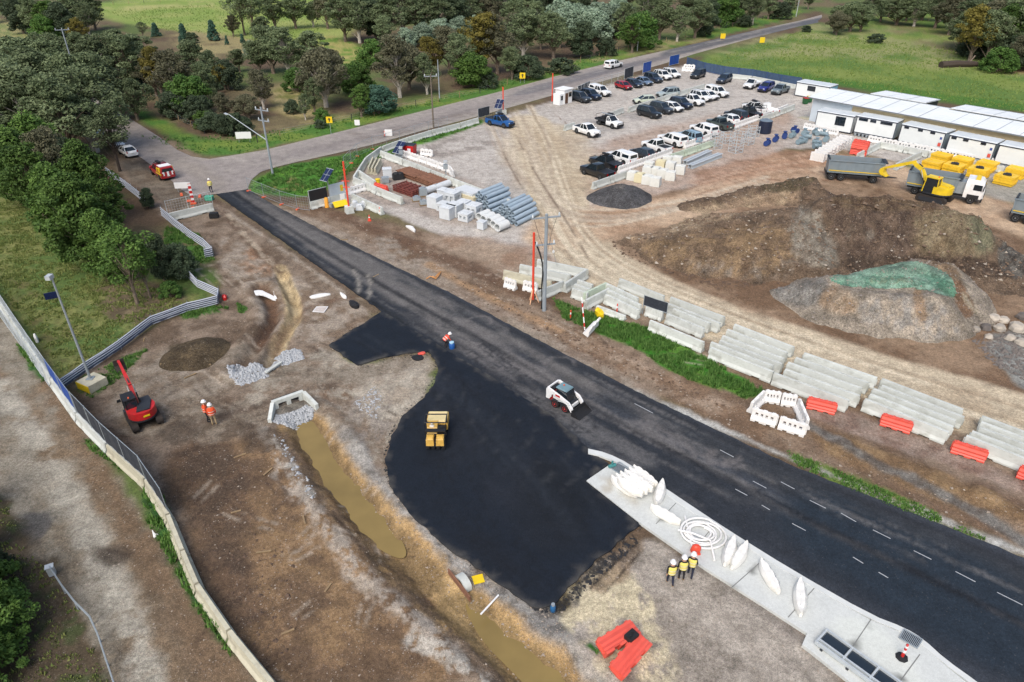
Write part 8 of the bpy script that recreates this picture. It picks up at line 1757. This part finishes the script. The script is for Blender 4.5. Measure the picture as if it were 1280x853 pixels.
grove('in the bush between the paddock and the road', [(345,38,-12,'A',1.2),(370,36,-14,'A',1.2),(392,34,0,'A',1.1),(332,62,20,'A',1.2),(342,92,30,'A',1.3),(362,96,32,'A',1.3),(395,94,38,'A',1.3),(325,92,50,'A',1.3),(372,114,84,'E',1.3),(394,142,96,'A',.9),(408,134,60,'V',1.0,None,M_BARKW),(446,118,76,'E',1.2),(452,146,106,'U',1.2),(474,142,106,'T',1.3),(402,152,136,'B',1.2),(366,142,124,'K',1.2),(400,160,150,'H',1.4),(382,150,116,'A',.8),(420,98,60,'C',1.2),(468,84,48,'E',1.3),(500,122,44,'C',1.25),(512,112,56,'V',.9),(540,96,44,'F',1.2),(534,118,66,'A',1.0),(562,92,30,'C',1.2),(575,104,40,'A',1.1),(604,92,12,'F',1.2),(622,92,16,'C',1.2),(592,108,65,'Y',1.25),(610,110,88,'K',1.2),(640,100,56,'A',1.1),(660,98,68,'K',1.5),(654,72,10,'A',1.3),(692,74,14,'A',1.3),(676,62,22,'C',1.2),(726,72,24,'M',1.5),(758,70,46,'K',1.3),(790,66,20,'U',1.2),(800,60,14,'E',1.2),(776,50,2,'A',1.2),(640,64,16,'C',1.2),(700,92,72,'H',1.6)])
grove('in the far belt along the top of the photo', [(410,36,-14,'C',1.2),(432,52,-10,'A',1.2),(450,54,-6,'A',1.3),(470,50,-12,'M',1.2),(486,54,-10,'A',1.2),(504,46,-14,'C',1.2),(522,48,-12,'A',1.3),(545,46,-14,'A',1.3),(568,42,-14,'M',1.2),(590,38,-14,'A',1.3),(612,36,-14,'C',1.3),(634,32,-14,'A',1.3),(480,62,18,'A',1.1),(508,62,34,'D',1.2),(530,58,28,'D',1.2),(552,54,22,'D',1.2),(576,50,20,'D',1.3),(598,46,18,'D',1.3),(724,44,4,'D',1.3),(748,40,2,'D',1.4),(772,32,-4,'D',1.3),(700,42,-2,'D',1.2),(660,32,-12,'A',1.3),(684,30,-14,'M',1.3),(706,26,-14,'A',1.3),(824,50,-4,'A',1.3),(846,52,6,'A',1.2),(868,48,-2,'A',1.3),(884,40,-6,'M',1.2),(880,46,28,'K',1.2),(902,32,-12,'E',1.2),(920,28,-14,'A',1.3),(940,32,-8,'A',1.2),(960,24,-12,'A',1.2),(930,34,18,'K',1.3),(975,24,2,'K',1.3),(986,20,-8,'A',1.4),(440,30,-20,'A',1.5),(475,28,-22,'C',1.5),(510,28,-22,'A',1.5),(548,26,-22,'A',1.5),(585,24,-22,'M',1.5),(625,20,-22,'A',1.5),(665,16,-24,'A',1.5),(705,12,-24,'M',1.5),(745,10,-26,'A',1.5),(785,12,-26,'C',1.5),(825,20,-24,'A',1.5),(860,24,-22,'A',1.5),(895,16,-26,'A',1.5),(930,12,-26,'M',1.5),(965,8,-28,'A',1.5),(640,44,-4,'A',1.3),(672,46,0,'A',1.3),(716,50,6,'D',1.3),(740,52,10,'D',1.3),(764,46,4,'D',1.3),(700,60,20,'A',1.2),(1010,12,-14,'A',1.2),(806,32,-14,'A',1.3),(730,22,-16,'M',1.3)])
grove('in the clump at the top right', [(1062,40,2,'W',1.3),(1045,44,16,'V',1.1),(1075,40,4,'A',1.4),(1042,42,14,'V',.7),(1076,34,0,'A',1.2),(1132,27,-14,'A',1.3),(1152,26,-14,'W',1),(1174,28,-14,'A',1.3),(1196,30,-14,'A',1.3),(1196,64,14,'A',1.2),(1212,76,6,'F',1.2),(1232,78,10,'A',1.3),(1254,74,6,'U',1.3),(1276,78,0,'A',1.3),(1292,84,20,'A',1.3),(1268,88,40,'C',1.2),(1246,90,58,'E',1.4),(1205,60,-2,'A',1.5),(1225,64,0,'C',1.5),(1245,66,-4,'A',1.5),(1265,66,-6,'A',1.5),(1285,70,-8,'A',1.5),(1210,40,-16,'A',1.6),(1235,40,-18,'M',1.6),(1262,40,-20,'A',1.6),(1290,50,-20,'A',1.6),(1186,44,-8,'C',1.5),(1168,36,-10,'A',1.5),(1142,34,-8,'A',1.5),(1120,32,-8,'W',1.4),(1224,72,30,'K',1.5),(1262,80,44,'K',1.4),(1284,88,54,'K',1.5),(1100,28,-10,'A',1.5),(1086,26,-12,'C',1.5),(1150,14,-30,'A',1.6),(1190,14,-30,'A',1.6),(1236,8,-34,'A',1.6),(1275,6,-36,'A',1.6),(1220,50,-8,'A',1.3),(1250,46,-14,'M',1.3),(1280,46,-18,'A',1.3),(1230,26,-20,'A',1.3),(1262,20,-24,'A',1.3),(1095,54,42,'H',1.6),(1110,22,-14,'A',1.2),(1008,40,32,'H',1.5)])
grove('in the thicket at the bottom left corner', [(-34,700,624,'N',1.0),(-16,752,690,'Y',1.0),(4,800,744,'Y',.95),(-40,810,700,'N',1.0),(-40,650,590,'N',1.0),(4,716,688,'K',.8),(-14,850,800,'Y',1.0)])
# fallen log
t = thing('fallen_log', 'grey fallen log under the trees at the right of the field', 'log', G(1200,84), .1); m = MB(); m.path([(-5,0,.5),(-1,.3,.7),(3,0,.6),(6,.6,.4)], [.9,.8,.7,.4], 8); m.build('log', M_BARKD, t, smooth=True); m = MB(); m.tube((2,0,.8),(3.4,.6,2.4),.16,5); m.build('stub', M_BARK, t)
# grass as blades: stuff
def grass(name, areas, a, b, label, seed):
    r_ = np.random.RandomState(seed); pts = []
    for poly, n, h0, h1 in areas:
        q = gp(poly); xs = [p[0] for p in q]; ys = [p[1] for p in q]; P0 = np.column_stack([r_.uniform(min(xs),max(xs),n*3), r_.uniform(min(ys),max(ys),n*3)])
        sd = poly_sd(P0, q); keep = (sd < 0) & (fbm(P0[:,0]/.9, P0[:,1]/.9, seed, 4) > .43); P0 = P0[keep][:n]
        pts.append(np.column_stack([P0, heights(P0), r_.uniform(h0,h1,len(P0))*(.5+fbm(P0[:,0]/.7, P0[:,1]/.7, seed+2, 3))]))
    A = np.concatenate(pts); nb = 5; A = np.repeat(A, nb, 0); n = len(A)
    ang = r_.uniform(0,6.28,n); ln = r_.uniform(.15,.6,n)*A[:,3]; w = .035+.03*r_.rand(n)+A[:,3]*.03; bx = A[:,0]+r_.normal(0,.07,n); by = A[:,1]+r_.normal(0,.07,n)
    dx, dy = np.cos(ang), np.sin(ang)
    V = np.stack([np.column_stack([bx-dy*w, by+dx*w, A[:,2]-.02]), np.column_stack([bx+dy*w, by-dx*w, A[:,2]-.02]), np.column_stack([bx+dx*ln, by+dy*ln, A[:,2]+A[:,3]*r_.uniform(.6,1.1,n)])], 1).reshape(-1,3)
    me = bpy.data.meshes.new(name); me.vertices.add(n*3); me.vertices.foreach_set('co', V.astype(np.float32).ravel()); me.loops.add(n*3); me.loops.foreach_set('vertex_index', np.arange(n*3, dtype=np.int32)); me.polygons.add(n); me.polygons.foreach_set('loop_start', np.arange(0,n*3,3,dtype=np.int32)); me.polygons.foreach_set('loop_total', np.full(n,3,np.int32)); me.update(calc_edges=True)
    at = me.attributes.new('leaf','FLOAT','POINT'); at.data.foreach_set('value', np.repeat(r_.uniform(0,.6,n),3).astype(np.float32))
    me.materials.append(leafmat(name+'_blades', a, b, .3)); o = bpy.data.objects.new(name, me); COL.objects.link(o); return tag(o, label, None, None, 'stuff')
grass('grass', [([(692,374),(740,392),(820,412),(890,452),(956,490),(930,498),(860,474),(780,428),(704,398)], 4600, .15, .42), ([(312,234),(345,210),(430,196),(530,170),(600,151),(606,154),(520,182),(440,214),(400,243),(335,241)], 5000, .2, .45), ([(175,170),(235,192),(300,192),(460,150),(620,112),(760,74),(760,66),(560,122),(380,160),(240,172)], 5000, .2, .45)], (58,106,40), (122,158,84), 'rank green grass on the strip beside the stored barriers and the verges', 3)
grass('paddock_grass', [([(-60,240),(80,262),(140,332),(240,385),(160,418),(80,470),(0,362)], 15000, .08, .24), ([(0,610),(30,690),(70,720),(100,770),(140,860),(0,860)], 700, .06, .2)], (104,134,62), (186,186,118), 'tussocky green and straw grass of the left paddock', 5)
grass('weeds', [([(178,612),(200,612),(214,660),(240,725),(296,828),(270,800),(225,725),(186,655)], 1700, .2, .5), ([(20,430),(48,470),(66,486),(62,470),(40,440)], 800, .2, .45), ([(95,478),(150,448),(185,436),(150,472),(112,500)], 420, .1, .3), ([(105,548),(150,575),(152,590),(112,560)], 200, .1, .3), ([(205,284),(248,292),(268,326),(240,330),(206,305)], 900, .15, .4), ([(980,562),(1060,594),(1140,626),(1245,680),(1120,636),(1000,584)], 1500, .08, .25), ([(296,378),(312,388),(300,392)], 100, .1, .3), ([(215,384),(262,376),(286,386),(232,398)], 300, .1, .3), ([(735,806),(752,816),(742,820)], 60, .08, .2)], (66,114,48), (138,176,92), 'green weeds growing along the lane barriers and road shoulders', 7)
grass('field_grass', [([(870,80),(1000,40),(1270,70),(1280,140),(1120,118),(1000,98)], 6000, .15, .5), ([(130,14),(290,4),(400,-4),(400,50),(330,52),(200,38)], 2500, .2, .6)], (96,132,58), (160,166,100), 'tussocks in the far green fields', 9)
